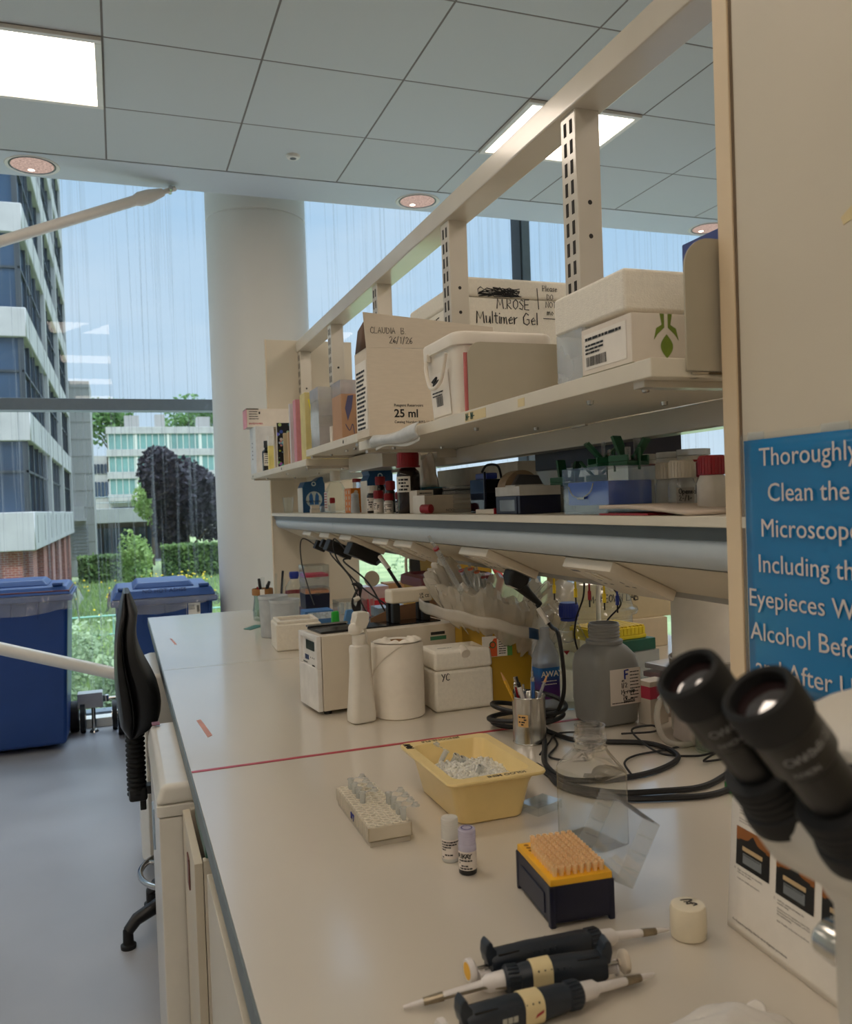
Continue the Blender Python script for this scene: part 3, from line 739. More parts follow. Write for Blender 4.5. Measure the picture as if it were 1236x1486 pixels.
# curved trunking under the shelf
def arcpts(cx, cz, r, a0, a1, n): return [(cx + r * math.cos(a0 + (a1 - a0) * i / n), cz + r * math.sin(a0 + (a1 - a0) * i / n)) for i in range(n + 1)]
tr = thing('socket_trunking', 'grey rounded trunking with a sloping cream socket panel below the reagent shelf', 'trunking', (.765, .2, 1.362))
prof = [(.20, 0), (.002, 0)] + arcpts(.035, -.012, .035, PI * .92, PI * 1.36, 8) + [(.20, -.045)]
for y0, y1 in ((0, 2.96), (2.964, 4.2)): MB().prism(prof, y0, y1, 'y').build('rounded_cover', GREYP, tr)
pn = [(.026, -.046), (.172, -.113), (.176, -.113), (.176, -.118), (.170, -.120), (.20, -.118), (.21, -.045)]
MB().prism([(.026, -.046), (.168, -.112), (.21, -.112), (.21, -.046)], 0, 4.2, 'y').build('slope_panel', PANELM, tr)
MB().prism([(.160, -.1085), (.165, -.1185), (.212, -.1185), (.212, -.110)], 0, 4.2, 'y').build('bottom_strip', mat('strip_grey', (150, 148, 142), .4), tr)
# sockets: on the sloping face
SD = Vector((.142, 0, -.066)).normalized(); SN = Vector((-.066, 0, -.142)).normalized()
def socket_mesh(kind):
    m = MB(); W, H = (.166, .142)
    m.box((0, 0, 0), (W, H, .020), .003)
    m.use(1)
    for cx in (W * .28, W * .72):
        for dx, dy, w, h in ((0, .028, .004, .009), (-.011, .008, .009, .004), (.011, .008, .009, .004)): m.box((cx + dx - w / 2, H * .38 + dy - h / 2, .0202), (cx + dx + w / 2, H * .38 + dy + h / 2, .0206))
    m.use(2)
    for cx in (W * .42, W * .58): m.box((cx - .008, H * .66, .0202), (cx + .008, H * .90, .0226), .0015)
    m.use(1).box((W * .08, H * .86, .0202), (W * .24, H * .92, .0205))
    return m.build('plate', [mat('socket_plate', (216, 206, 188), .4, var=.02), DARKG, IVORY])
sockmesh = None
SOCK = []
def socket(y, label):
    """plate whose near edge is at y; local x runs to -y... so text reads from the aisle"""
    global sockmesh
    o = Vector((.765, y + .166, 1.362)) + Vector((.026, 0, -.046)) + SD * .142 + SN * .0
    t = bpy.data.objects.new('power_socket', None); COL.objects.link(t)
    t.matrix_world = frame(o, (0, -1, 0), -SD); t.empty_display_size = .05
    tag(t, label, 'socket', 'sockets along the trunking')
    if sockmesh is None:
        tmp = socket_mesh(0); sockmesh = tmp.data; bpy.data.objects.remove(tmp)
    p = bpy.data.objects.new('plate', sockmesh); COL.objects.link(p)
    p.parent = t; SOCK.append(t); return t
for y, l in ((1.25, 'empty double socket nearest the tall poster panel'), (1.77, 'double socket with the thick black cable plug below it'), (2.30, 'double socket left of the pipette stuck in the bag'),
             (2.53, 'double socket beside the big black plug, right of it'), (2.98, 'double socket carrying the big black adaptor with white tape'), (3.32, 'double socket with two black adaptors plugged in'), (3.66, 'double socket farthest along, holding one small plug')):
    socket(y, l)

# ---------------------------------------------------------------- tall panel with poster, right foreground
t = thing('tall_panel', 'tall beige panel with a pale edge strip on the right, carrying the blue poster', 'panel', (.752, -.7, 0))
MB().box((0, 0, BZ + .0005), (.048, 1.582, 2.42)).build('board', PANELM, t)
MB().box((-.004, 1.582, BZ + .0005), (.050, 1.610, 2.42), .002).build('edge_strip', EDGEM, t)
MB().box((-.0012, 1.578, BZ + .0005), (0, 1.582, 2.42)).build('joint_line', mat('joint_brown', (110, 92, 70), .8), t)
def poster_mat():
    tt = NT('laminated_blue'); p = tt.n('BsdfPrincipled'); n = tt.n('TexNoise', Scale=3.0, Detail=4.0, Distortion=1.2); tt.l(tt.coord('Object', (1, 1, 2.2)), n.inputs['Vector'])
    p.inputs['Base Color'].default_value = lin((22, 116, 172)); p.inputs['Roughness'].default_value = .16
    b = tt.n('Bump', Strength=.35, Distance=.012); tt.l(n.outputs['Fac'], b.inputs['Height']); tt.l(b.outputs[0], p.inputs['Normal'])
    tt.surf(p.outputs[0]); return tt.m
POSTX = .7495
ps = thing('cleaning_poster', 'laminated blue notice in white letters taped to the beige panel behind the microscope', 'poster', (POSTX, .767, 1.184))
MB().sheet(lambda u, v: (-.001 - .0025 * math.sin(u * PI) * (1 - .5 * v) * (1 + .5 * math.sin(7 * v)), .105 - .21 * u, .308 * v), 14, 18).build('printed_sheet', poster_mat(), ps, solid=.0006)
lam = clear('lamination', milk=.10, rough=.12)
MB().sheet(lambda u, v: (-.0003 - .0004 * math.sin(u * PI), .113 - .226 * u, -.008 + .324 * v), 4, 4).build('laminate_margin', lam, ps)
PW = mat('poster_letters', (214, 206, 200), .4)
for z, s in ((1.459, 'Thoroughly'), (1.4155, 'Clean the'), (1.372, 'Microscope'), (1.328, 'Including the'), (1.2845, 'Eyepieces With'), (1.2425, 'Alcohol Before'), (1.199, 'and After Use')):
    type_text(s, .0318, PW, ps, 'poster_lettering', (-.0052, 0, z - 1.184), (0, -1, 0), (0, 0, 1), 'CENTER', .0001, 0)
TF = clear('tape_film', milk=.18, rough=.2)
for ya, yb in ((.070, .098), (-.06, -.02)): MB().box((-.0012, ya, .300), (-.0002, yb, .318)).build('clear_tape', TF, ps)
o = MB().prism([(.714, 1.723), (.700, 1.731), (.655, 1.745), (.650, 1.730), (.698, 1.717), (.711, 1.714)], .7512, .7519, 'x').build('masking_tape_strip', TAPE); tag(o, 'torn strip of masking tape on the beige panel above the poster', 'tape')
# leaflet
lf = thing('instruction_leaflet', 'white instruction leaflet with two photos, leaning on the panel under the microscope', 'leaflet', (.678, .842, BZ))
def leafp(u, v):   # u along the sheet (towards the camera), v up
    x = .0 - .02 * u + (.012 * min(v, .72) / .72 if v < .72 else .012 + (v - .72) / .28 * .028)
    return (x, -.30 * u, .0005 + .212 * v)
MB().sheet(leafp, 10, 25).build('sheet', PAPER, lf, solid=.0004)
def on_leaf(u0, v0): p = Vector(leafp(u0, v0)); return p
LR = Vector((-.02, -.30, 0)).normalized(); LU = Vector((.012 / .72, 0, .212)).normalized(); LN = LR.cross(LU)
def leafpt(a, h): return LR * a + LU * h + LN * .0006
def leafrect(mb, a0, h0, a1, h1, off=.0002):
    mb.poly([leafpt(a0, h0) + LN * off, leafpt(a1, h0) + LN * off, leafpt(a1, h1) + LN * off, leafpt(a0, h1) + LN * off], [(0, 1, 2, 3)])
PH = [mat('photo_brown', (150, 92, 44), .35), mat('photo_dark', (26, 28, 30), .35), mat('photo_grey', (120, 126, 130), .35), mat('photo_cream', (196, 170, 130), .35)]
def photo(a0, h0, w, h, seed):
    m = MB(); m.use(1); leafrect(m, a0, h0, a0 + w, h0 + h, .0001)
    m.use(0); leafrect(m, a0, h0 + h * .66, a0 + w, h0 + h, .0003)
    m.use(1)
    pts = []
    for i in range(13):
        x = i / 12; y = .70 + .16 * math.exp(-((x - .5) / .12) ** 2) + .05 * (1 - abs(x - .5) * 2)
        pts.append((a0 + w * (.1 + .8 * x), h0 + h * y))
    pts += [(a0 + w * .9, h0 + h * .6), (a0 + w * .1, h0 + h * .6)]
    m.poly([leafpt(a, b) + LN * .0005 for a, b in pts], [tuple(range(len(pts)))])
    m.use(3); leafrect(m, a0 + w * .2, h0 + h * .44, a0 + w * .8, h0 + h * .55, .0006)
    m.use(2); leafrect(m, a0 + w * .22, h0 + h * .12, a0 + w * .78, h0 + h * .38, .0006)
    m.use(1)
    for i in range(10): leafrect(m, a0 + w * (.25 + i * .05), h0 + h * .33, a0 + w * (.275 + i * .05), h0 + h * .36, .0008)
    m.build('printed_photo', PH, lf)
photo(.012, .081, .060, .046, 1); photo(.083, .076, .060, .046, 2); photo(.154, .072, .060, .046, 3); photo(.012, .160, .06, .03, 4)
PT = mat('print_grey', (60, 54, 52), .7)
for i, (a, h, s) in enumerate(((.016, .152, 'Snap the electrode\nassembly onto the buffer\ninto the chamber(s) with the\nconnector(s) aligned to center.'), (.016, .136, 'Fill the chamber(s) with 1X buffer to the\nlevel of the cathode.'), (.016, .075, 'Make sure the wells are completely\nfilled with 1X buffer.'), (.016, .065, 'Load your samples and markers.'),
      (.083, .130, 'Rinse the wells 3 times with 1X buffer.'), (.087, .069, 'Hold the cassette and release the\ncassette clamp.'), (.087, .060, 'Gently lower the cassette so that it rests\non the bottom of the chamber, and close\nthe cassette clamp.'), (.087, .046, 'Add 1X buffer to the level of the fill line.'), (.158, .066, 'Make sure the lid is closed.\nPlace the lid.\nTurn the power on.'))):
    type_text(s, .0031, PT, lf, 'printed_text', leafpt(a, h), LR, LU, 'LEFT', 0, .0003)
type_text('4.', .0034, INK, lf, 'printed_text', leafpt(.010, .075), LR, LU, 'LEFT', 0, .0003); type_text('5.', .0034, INK, lf, 'printed_text', leafpt(.081, .069), LR, LU, 'LEFT', 0, .0003)
type_text('For Research Use Only. Not for use in diagnostic procedures.', .0038, INK, lf, 'printed_text', leafpt(.010, .013), LR, LU, 'LEFT', 0, .0003, .01)
type_text('Thermo', .0085, mat('logo_red', (190, 30, 40), .5), lf, 'printed_logo', leafpt(.190, .012), LR, LU, 'LEFT', 0, .0003)
type_text('SCIENTIFIC', .0045, INK, lf, 'printed_logo', leafpt(.190, .006), LR, LU, 'LEFT', 0, .0003)
o = MB().box((.985, 1.205, BZ), (1.0, 1.222, BZ + .018), .002).build('green_clip', mat('bright_green', (40, 170, 60), .4)); tag(o, 'tiny bright green plastic piece peeping out behind the leaflet edge', 'clip')

# ---------------------------------------------------------------- microscope
SCW = mat('scope_enamel', (206, 200, 188), .4, var=.02); RUB = mat('rubber_black', (8, 8, 9), .65, var=.2); BARR = mat('barrel_black', (8, 8, 8), .38, var=.2)
LENS = mat('lens_glass', (40, 26, 26), .03, spec=1., coat=1.)
MTXT = mat('engraved_white', (150, 150, 150), .5)
ms = thing('stereo_microscope', 'stereo microscope with black eyepieces and off-white head at right front', 'microscope', (.50, .395, BZ))
TH = math.radians(51); AX = Vector((math.cos(TH), 0, -math.sin(TH)))       # pointing down into the head
AZ = -AX                                                                  # towards the viewer's eye
BY = Vector((0, 1, 0)); BXv = BY.cross(AZ)
def axm(o): return Matrix(((BXv.x, BY.x, AZ.x, o.x), (BXv.y, BY.y, AZ.y, o.y), (BXv.z, BY.z, AZ.z, o.z), (0, 0, 0, 1)))
org = Vector((.50, .395, BZ))
for yy in (.365, .425):
    c0 = Vector((.317, yy, 1.322)) - org
    m = MB(); m.X = axm(c0)
    m.lathe([(.0165, -.008), (.0165, -.001), (.0185, .0008), (.0208, -.001), (.0215, -.006), (.0212, -.022), (.0195, -.024)], (0, 0, 0), 40)
    m.build('eyecup', RUB, ms)
    m = MB(); m.X = axm(c0)
    m.lathe([(.0195, -.022), (.0198, -.048), (.0185, -.050), (.0165, -.052), (.0162, -.090), (.0180, -.091)], (0, 0, 0), 40)
    for i in range(44):
        a = i / 44 * 2 * PI
    e = m.build('eyepiece_barrel', BARR, ms)
    m = MB(); m.X = axm(c0); m.lathe([(0, -.0065), (.008, -.0068), (.0168, -.0085)], (0, 0, 0), 32); m.build('eye_lens', LENS, ms)
    m = MB(); m.X = axm(c0)
    pr = [(.0165, -.082), (.0235, -.083)]
    for i in range(4): z = -.085 - i * .0055; pr += [(.0245, z), (.0245, z - .003), (.0235, z - .0035), (.0235, z - .005)]
    pr += [(.0262, -.108), (.0275, -.114), (.0275, -.120)]
    m.lathe(pr, (0, 0, 0), 44); m.build('focus_ring', RUB, ms)
    # engraved text around the barrel, on the side facing the aisle and up
    for s, zz, sz in (('C-W10xB/22', -.037, .0074), ('NIKON', -.046, .0052)):
        for i, ch in enumerate(s):
            a = math.radians(216 + i * (9.5 if sz > .007 else 8))
            rr = .0199; M = axm(c0)
            p = M @ Vector((rr * math.cos(a), rr * math.sin(a), zz)); tang = (M.to_3x3() @ Vector((-math.sin(a), math.cos(a), 0)))
            if ch != ' ': type_text(ch, sz, MTXT, ms, 'engraving', p, tang, AZ, 'CENTER', 0, .0002)
# head: rounded pod
c0 = Vector((.317, .395, 1.322)) - org
m = MB(); m.X = axm(c0)
m.sqlathe([(.016, .058, .014, -.110), (.023, .064, .021, -.117), (.0265, .067, .025, -.132), (.027, .068, .025, -.155), (.020, .064, .019, -.170), (.010, .05, .010, -.176)], (.003, 0, 0), seg=10)
m.build('head', SCW, ms)
m = MB()   # upper housing running back from the head towards the stand
def H(x, z): return (x - .50, z - BZ)
m.prism([H(.392, 1.262), H(.408, 1.284), H(.45, 1.295), H(.56, 1.292), H(.585, 1.275), H(.585, 1.23), H(.52, 1.205), H(.44, 1.205)], -.052, .052, 'y', .014, 4)
m.build('upper_housing', SCW, ms)
m = MB(); hx = .447 - .50
m.lathe([(.046, 1.215 - BZ), (.047, 1.19 - BZ), (.043, 1.175 - BZ), (.036, 1.165 - BZ), (.035, 1.09 - BZ), (.032, 1.075 - BZ), (.026, 1.07 - BZ), (0, 1.07 - BZ)], (hx, 0, 0), 40)
m.build('objective_housing', SCW, ms)
for s in (-1, 1): MB().tube([(hx, s * .034, 1.12 - BZ), (hx, s * .044, 1.12 - BZ), (hx, s * .058, 1.12 - BZ)], [.012, .014, .013], 24).build('zoom_knob', ALU, ms)
MB().box((.56 - .50, -.03, 1.10 - BZ), (.60 - .50, .03, 1.26 - BZ), .008).box((.440 - .50, -.028, 1.135 - BZ), (.57 - .50, .028, 1.16 - BZ), .006).build('focus_arm', SCW, ms)
MB().tube([(.085, 0, .02), (.085, 0, .44)], .016, 24).build('column', CHROME, ms)
MB().box((-.155, -.10, 0), (.115, .10, .022), .008, 3).build('base_plate', SCW, ms)
MB().lathe([(0, .0222), (.045, .0222), (.047, .0225)], (hx, 0, 0), 36).build('stage_disc', BLACKG, ms)

# ---------------------------------------------------------------- under the bench and the aisle
FRW = mat('appliance_white', (222, 218, 208), .28, var=.02, coat=.3)
t = thing('freezer', 'white under-counter freezer with a domed lid top, nearest under the bench edge', 'freezer', (.05, 1.87, 0))
m = MB(); m.prism([(0, 0), (.012, -.004), (.60, -.004), (.60, .57), (.012, .57), (0, .565)], .78, .805, 'z', .004)
m.build('lid_band', FRW, t)
def fz(u, v):  # lid: slightly domed towards the front
    x = .60 * u; y = -.004 + .574 * v
    return (x - .004 * math.sin(PI * v), y, .805 + .045 * min(1, u / .05) ** .5 - .008 * math.sin(PI * min(1, u / .14)) * 0 - .006 * math.sin(PI * v) * (u > .2))
MB().frustum((-.002, -.004, .60, .57, .8052), (.012, .003, .595, .563, .8475), .012, 4).build('lid', FRW, t)
m = MB(); m.box((.004, 0, .03), (.055, .566, .778), .006); m.build('door', FRW, t)
m = MB(); m.box((.058, .004, .03), (.066, .562, .77)); m.build('door_seal', mat('seal_brown', (120, 100, 90), .7), t)
m = MB(); m.box((.069, 0, .03), (.60, .566, .778), .004); m.build('cabinet_body', FRW, t)
m = MB(); m.box((-.001, .30, .60), (.0045, .36, .70), .001); m.build('door_badge', mat('badge_blue', (150, 170, 190), .4), t)
m = MB(); m.box((.012, .515, .853), (.032, .550, .8545)); m.build('lid_sticker', mat('sticker_red', (120, 40, 46), .5), t)
m = MB()
for y in (.05, .5):
    for x in (.03, .55): m.lathe([(.015, 0), (.018, .03)], (x, y, 0), 12)
m.build('foot', BLACK, t)
t = thing('freezer', 'white under-counter fridge standing behind the chair, farther along the bench', 'fridge', (.065, 3.42, 0))
m = MB(); m.prism([(.0, .05), (.03, 0), (.55, 0), (.55, .55), (.03, .55), (0, .5)], .04, .80, 'z', .02, 3); m.build('body', FRW, t)
m = MB(); m.prism([(-.03, .08), (0, .01), (.01, .01), (.01, .54), (0, .54), (-.03, .47)], .06, .79, 'z', .01, 3); m.build('door', FRW, t)
m = MB(); m.tube([(-.035, .06, .66), (-.055, .06, .66), (-.055, .06, .72), (-.035, .06, .72)], .006, 8); m.build('handle', CHROME, t)
m = MB(); m.box((.02, .03, 0), (.5, .5, .04)); m.build('plinth', BLACK, t)
t = thing('bench_pedestal', 'beige bench cupboard end unit next to the freezer, nearest the camera', 'cupboard', (.118, 1.555, 0))
m = MB(); m.box((0, 0, .05), (.55, .018, .80), .001); m.box((0, .28, .05), (.55, .298, .80), .001); m.box((.53, .018, .05), (.55, .28, .80)); m.box((.02, .018, .05), (.53, .28, .068)); m.box((.02, .018, .78), (.53, .28, .80))
m.build('carcass', CREAM, t)
m = MB(); m.box((-.016, .001, .06), (-.001, .297, .797), .0015); d = m.build('door', PANELM, t)
m = MB(); m.box((-.019, .12, .70), (-.0165, .16, .76), .001); m.build('label_plate', mat('plate_brown', (110, 64, 56), .5), t)
m = MB(); m.box((.05, .01, 0), (.5, .29, .05)); m.build('plinth', DARKG, t)
t = thing('bench_pedestal', 'tall beige cupboard under the bench front corner at the bottom of the photo', 'cupboard', (.135, .55, 0))
m = MB(); m.box((0, 0, .05), (.5, .96, .80), .001); m.build('carcass', CREAM, t)
m = MB()
for y in (.004, .484): m.box((-.016, y, .06), (-.001, y + .472, .797), .0015)
m.build('door', CREAM, t)
m = MB(); m.box((.05, .01, 0), (.45, .95, .05)); m.build('plinth', DARKG, t)
o = MB().box((.122, 1.56, .801), (.30, 1.78, .835), .004).build('green_folder', mat('folder_green', (18, 84, 66), .4)); tag(o, 'dark green folder lying on the cupboard under the worktop edge', 'folder')

# lab chair seen from the side
FAB = mat('chair_vinyl', (15, 16, 18), .5, var=.15, bump=.2, bscale=300); CHP = mat('chair_plastic', (14, 14, 16), .35, var=.2)
t = thing('lab_chair', 'black swivel lab chair pushed to the bench, seen from its side', 'chair', (.17, 3.02, 0))
def backs(v):   # v 0 bottom..1 top -> rear x, front x (local), half width
    z = .69 + .475 * v
    rear = -.188 + .022 * math.sin(v * PI) * -1 + .012 * v + .05 * max(0, v - .75) ** 1.2
    front = rear + .058 + .072 * math.exp(-((v - .26) / .28) ** 2) + .012 * (1 - v)
    if v > .86: front -= (v - .86) * .28
    if v < .08: front -= (.08 - v) * .7; rear += (.08 - v) * .25
    hw = .205 * (1 - .45 * abs(2 * v - 1) ** 3)
    return z, rear, front, hw
def ring_back(a, b, lab, mt, y_in=1.):
    m = MB(); rings = []; N = 22; K = 28; vs = []; fs = []
    for i in range(N + 1):
        v = i / N; z, re, fr_, hw = backs(v); x0 = re + (fr_ - re) * a; x1 = re + (fr_ - re) * b; hw *= y_in
        for k in range(K):
            an = 2 * PI * k / K; ca = math.cos(an); sa = math.sin(an)
            ex = abs(ca) ** .55 * (1 if ca > 0 else -1); ey = abs(sa) ** .55 * (1 if sa > 0 else -1)
            vs.append(((x0 + x1) / 2 + (x1 - x0) / 2 * ex, hw * ey, z))
    for i in range(N):
        for k in range(K): fs.append((i * K + k, i * K + (k + 1) % K, (i + 1) * K + (k + 1) % K, (i + 1) * K + k))
    fs.append(tuple(range(K))[::-1]); fs.append(tuple(N * K + k for k in range(K)))
    m.poly(vs, fs); return m.build(lab, mt, t)
ring_back(.34, 1., 'backrest_cushion', FAB); ring_back(0., .42, 'backrest_shell', CHP, 1.01); ring_back(.33, .37, 'backrest_piping', mat('piping_grey', (60, 60, 64), .4), 1.02)
m = MB(); pr = []
for i in range(14): z = .70 - i * .0165; pr += [(.026, z), (.032, z - .005), (.032, z - .010), (.026, z - .0155)]
m.lathe(pr, (-.148, 0, 0), 20, 1., 1.); m.build('bellows', RUB, t)
MB().box((-.175, -.03, .455), (-.115, .03, .50), .01).box((-.12, -.025, .475), (.10, .025, .505), .006).box((-.14, -.012, .42), (-.12, .012, .46), .003).build('tilt_arm', CHP, t)
MB().sqlathe([(.16, .18, .08, .505), (.20, .215, .10, .53), (.205, .22, .10, .56), (.19, .20, .10, .585)], (.10, 0, 0)).build('seat', FAB, t)
MB().tube([(.04, 0, .10), (.04, 0, .30)], .026, 20).tube([(.04, 0, .30), (.04, 0, .505)], .014, 16).build('gas_column', CHROME, t)
m = MB(); m.tube([(.04 + .19 * math.cos(a), .19 * math.sin(a), .20) for a in [2 * PI * i / 40 for i in range(40)]], .010, 10, closed=True)
for i in range(3): a = 2.1 * i + .5; m.tube([(.04, 0, .2), (.04 + .19 * math.cos(a), .19 * math.sin(a), .2)], .007, 8)
m.build('foot_ring', CHROME, t)
for i in range(5):
    a = 2 * PI * i / 5 + PI + .35
    d = Vector((math.cos(a), math.sin(a), 0)); c = Vector((.04, 0, 0))
    l = MB().tube([c + d * .02 + Vector((0, 0, .115)), c + d * .14 + Vector((0, 0, .11)), c + d * .22 + Vector((0, 0, .085)), c + d * .25 + Vector((0, 0, .055))], [.026, .024, .021, .018], 14).build('base_leg', CHP, t)
    MB().lathe([(0, 0), (.024, 0), (.025, .012), (.017, .016), (.016, .06), (0, .062)], c + d * .25, 16).build('glide', RUB, l)

# ---------------------------------------------------------------- wheeled bins and stand
BINB = mat('bin_blue', (28, 64, 128), .38, var=.06, scale=4); BINB2 = mat('bin_lid_blue', (40, 76, 140), .4, var=.06, scale=4); BAGC = clear('bin_liner', milk=.24, rough=.1, refl=.9)
def wbin(name, label, x, y, w, d, h, fold, red=False):
    t = thing(name, label, 'bin', (x, y, 0))
    m = MB(); m.frustum((-w * .40, .03, w * .40, d * .92, .035), (-w * .46, 0, w * .46, d, h), .025, 3); m.build('body', BINB, t)
    m = MB(); m.box((-w * .5, -.025, h - .02), (w * .5, d + .02, h + .018), .008)
    for i in range(5): m.prism([(-.022, h - .02), (0, h - .02), (0, h - .12)], -w * .42 + i * w * .21 - .004, -w * .42 + i * w * .21 + .004, 'x')
    m.build('rim', BINB, t)
    m = MB(); z = h + .02
    m.frustum((-w * .49, -.035, w * .49, d * .97, z), (-w * .45, .01, w * .45, d * .93, z + .05), .012, 3)
    m.frustum((-w * .30, .08, w * .30, d * .8, z + .05), (-w * .25, .12, w * .25, d * .74, z + .085), .01, 3)
    for sx in (-1, 1): m.box((sx * w * .38 - .03, .0, z + .05), (sx * w * .38 + .03, .06, z + .07), .008); 
    m.build('lid', BINB2, t)
    m = MB(); m.tube([(-w * .3, d + .03, h + .05), (w * .3, d + .03, h + .05)], .016, 12); m.build('handle', BINB, t)
    for sx in (-1, 1): MB().tube([(sx * w * .40, d * .86, .10), (sx * (w * .40 + .05), d * .86, .10)], .10, 24).build('wheel', RUB, t)
    # liner bag folded over the rim: wavy skirt
    rnd = random.Random(int(abs(x) * 100)); ph = [rnd.uniform(0, 6) for _ in range(6)]
    def sk(u, v):
        s = u * 4; k = int(s) % 4; f = s - int(s)
        a, b = w * .515, d / 2 + .04
        P = [(-a, -b), (a, -b), (a, b), (-a, b)]; p = P[k]; q = P[(k + 1) % 4]
        xx = p[0] + (q[0] - p[0]) * f; yy = p[1] + (q[1] - p[1]) * f
        wob = .012 * math.sin(23 * u * 2 + ph[0]) + .009 * math.sin(61 * u + ph[1] + 3 * v) + .006 * math.sin(140 * u + ph[2])
        sc = 1 + (.02 + wob * 1.6) * (.4 + v)
        drop = fold * (1 + .35 * math.sin(9 * u * 2 + ph[3]) + .2 * math.sin(31 * u + ph[4]))
        return (xx * sc, d / 2 + yy * sc, h + .022 - drop * v)
    MB().sheet(sk, 160, 6).build('liner_bag', BAGC, t)
    return t
b1 = wbin('wheeled_bin', 'big blue wheeled bin at the far left with a clear liner over its rim', -.62, 5.52, .68, .56, .93, .13)
m = MB(); m.box((-.30, -.02, .951), (.325, .5, .975), .006); m.build('red_gasket', mat('dark_red', (84, 20, 30), .5), b1)
b2 = wbin('wheeled_bin', 'blue wheeled bin behind the bench end by the white column', .235, 5.2, .60, .68, .90, .07)
m = MB(); m.box((.12, -.004, .80), (.20, -.0005, .875)); l = m.build('label', PAPER, b2)
m = MB(); lines_print(m, (.125, -.0045, .862), (1, 0, 0), (0, 0, 1), 4, .008, .05, .003, seed=5); barcode(m, (.18, -.0045, .82), (1, 0, 0), (0, 0, 1), .015, .04); m.build('label_print', INK, l)
type_text('NO HOT ASHES', .035, mat('embossed_blue', (24, 50, 104), .4), b2, 'lid_lettering', (.0, -.008, .951), (1, 0, 0), (0, .6, .8), 'CENTER', .001, .001)
# stand with wheels between the bins
WG = mat('stand_grey', (186, 188, 186), .4, var=.04)
t = thing('wheeled_stand', 'small pale grey frame on two black wheels between the blue bins', 'trolley', (-.215, 5.98, 0))
MB().box((-.085, -.05, .155), (.07, .05, .255), .006).build('block', WG, t)
MB().tube([(.01, -.04, .0), (.01, -.04, .16)], .013, 12).lathe([(0, 0), (.03, 0), (.024, .012), (.012, .02)], (.01, -.04, 0), 16).build('foot', ALU, t)
MB().tube([(.06, 0, .20), (.15, 0, .20)], .012, 10).lathe([(0, .18), (.02, .185), (.02, .225), (0, .23)], (.09, 0, 0), 12).build('axle_bar', ALU, t)
for x, w in ((-.055, .03), (.14, .03)):
    o = MB().tube([(x - w / 2, -.03, .095), (x + w / 2, -.03, .095)], .095, 28).build('wheel', RUB, t)
    MB().tube([(x - w / 2 - .004, -.03, .095), (x + w / 2 + .004, -.03, .095)], .035, 16).build('hub', ALU, o)
# ================================================================ things on the bench, foreground first
def T(name, label, cat, x, y, rz=0., z=BZ, group=None): return thing(name, label, cat, (x, y, z), math.radians(rz), group)
YTRAY = mat('yellow_tray', (238, 178, 40), .4, var=.04)
TIPC = mat('tip_plastic', (244, 206, 150), .3, var=.03, sub=.2)
# --- tip box with hinged lid
t = T('pipette_tip_box', 'dark blue box of yellow pipette tips, lid open, right of the small bottles', 'tip box', .5265, .975, -6)
W, D, Hh = .0425, .060, .052
m = MB()
for (a, b) in (((-W, -D, .006), (W, -D + .003, Hh)), ((-W, D - .003, .006), (W, D, Hh)), ((-W, -D, .006), (-W + .003, D, Hh)), ((W - .003, -D, .006), (W, D, Hh))): m.box(a, b, .001)
for sx in (-1, 1):
    for sy in (-1, 1): m.box((sx * W - .007 if sx > 0 else -W - .001, sy * D - .007 if sy > 0 else -D - .001, 0), (sx * W + .001 if sx > 0 else -W + .007, sy * D + .001 if sy > 0 else -D + .007, .052), .002)
m.box((-W, -D, .006), (W, D, .009))
m.box((-W - .0015, -D + .018, .012), (-W, D - .018, .038), .001)
m.build('base', NAVY, t)
m = MB(); m.box((-W + .001, -D + .001, .050), (W - .001, D - .001, .060), .0015); m.box((-.012, D - .004, .058), (.012, D + .004, .064), .001)
m.use(1)
for i in range(8):
    for j in range(12):
        if (i, j) in ((0, 11), (0, 10), (0, 9)): m.lathe([(0, .0601), (.0034, .0601)], (-.0315 + .009 * i, -.0495 + .009 * j, 0), 12)
m.build('tip_rack', [YTRAY, mat('tray_hole', (150, 100, 20), .7)], t)
tipme = None
for i in range(8):
    for j in range(12):
        if (i, j) in ((0, 11), (0, 10), (0, 9)): continue
        if tipme is None:
            o = MB().lathe([(.0026, .056), (.0031, .066), (.0036, .068), (.0036, .0715), (.0028, .0715), (.0024, .066), (0, .06)], (0, 0, 0), 12).build('pipette_tip', TIPC, t); tipme = o.data
        else:
            o = bpy.data.objects.new('pipette_tip', tipme); COL.objects.link(o); o.parent = t
        o.location = (-.0315 + .009 * i, -.0495 + .009 * j, 0)
m = MB(); m.X = Matrix.Translation((W + .003, 0, .046)) @ Matrix.Rotation(math.radians(-62), 4, 'Y')
m.shell((0, -D, -.026), (.086, D, 0), .0012, open_top=True)
m.box((0, -D - .001, -.001), (.086, D + .001, .0008))if False else None
for i in range(3):
    for sy in (-1, 1): m.box((.02 + i * .022, sy * (D - .002) - .001, -.024), (.022 + i * .022, sy * (D - .002) + .001, -.004))
m.build('lid', clear('lid_clear', (253, 254, 254), milk=.16, rough=.06, refl=.9, edge=.6), t)
m = MB(); m.tube([(W + .002, -.03, .046), (W + .002, .03, .046)], .0022, 8); m.build('hinge', NAVY, t)

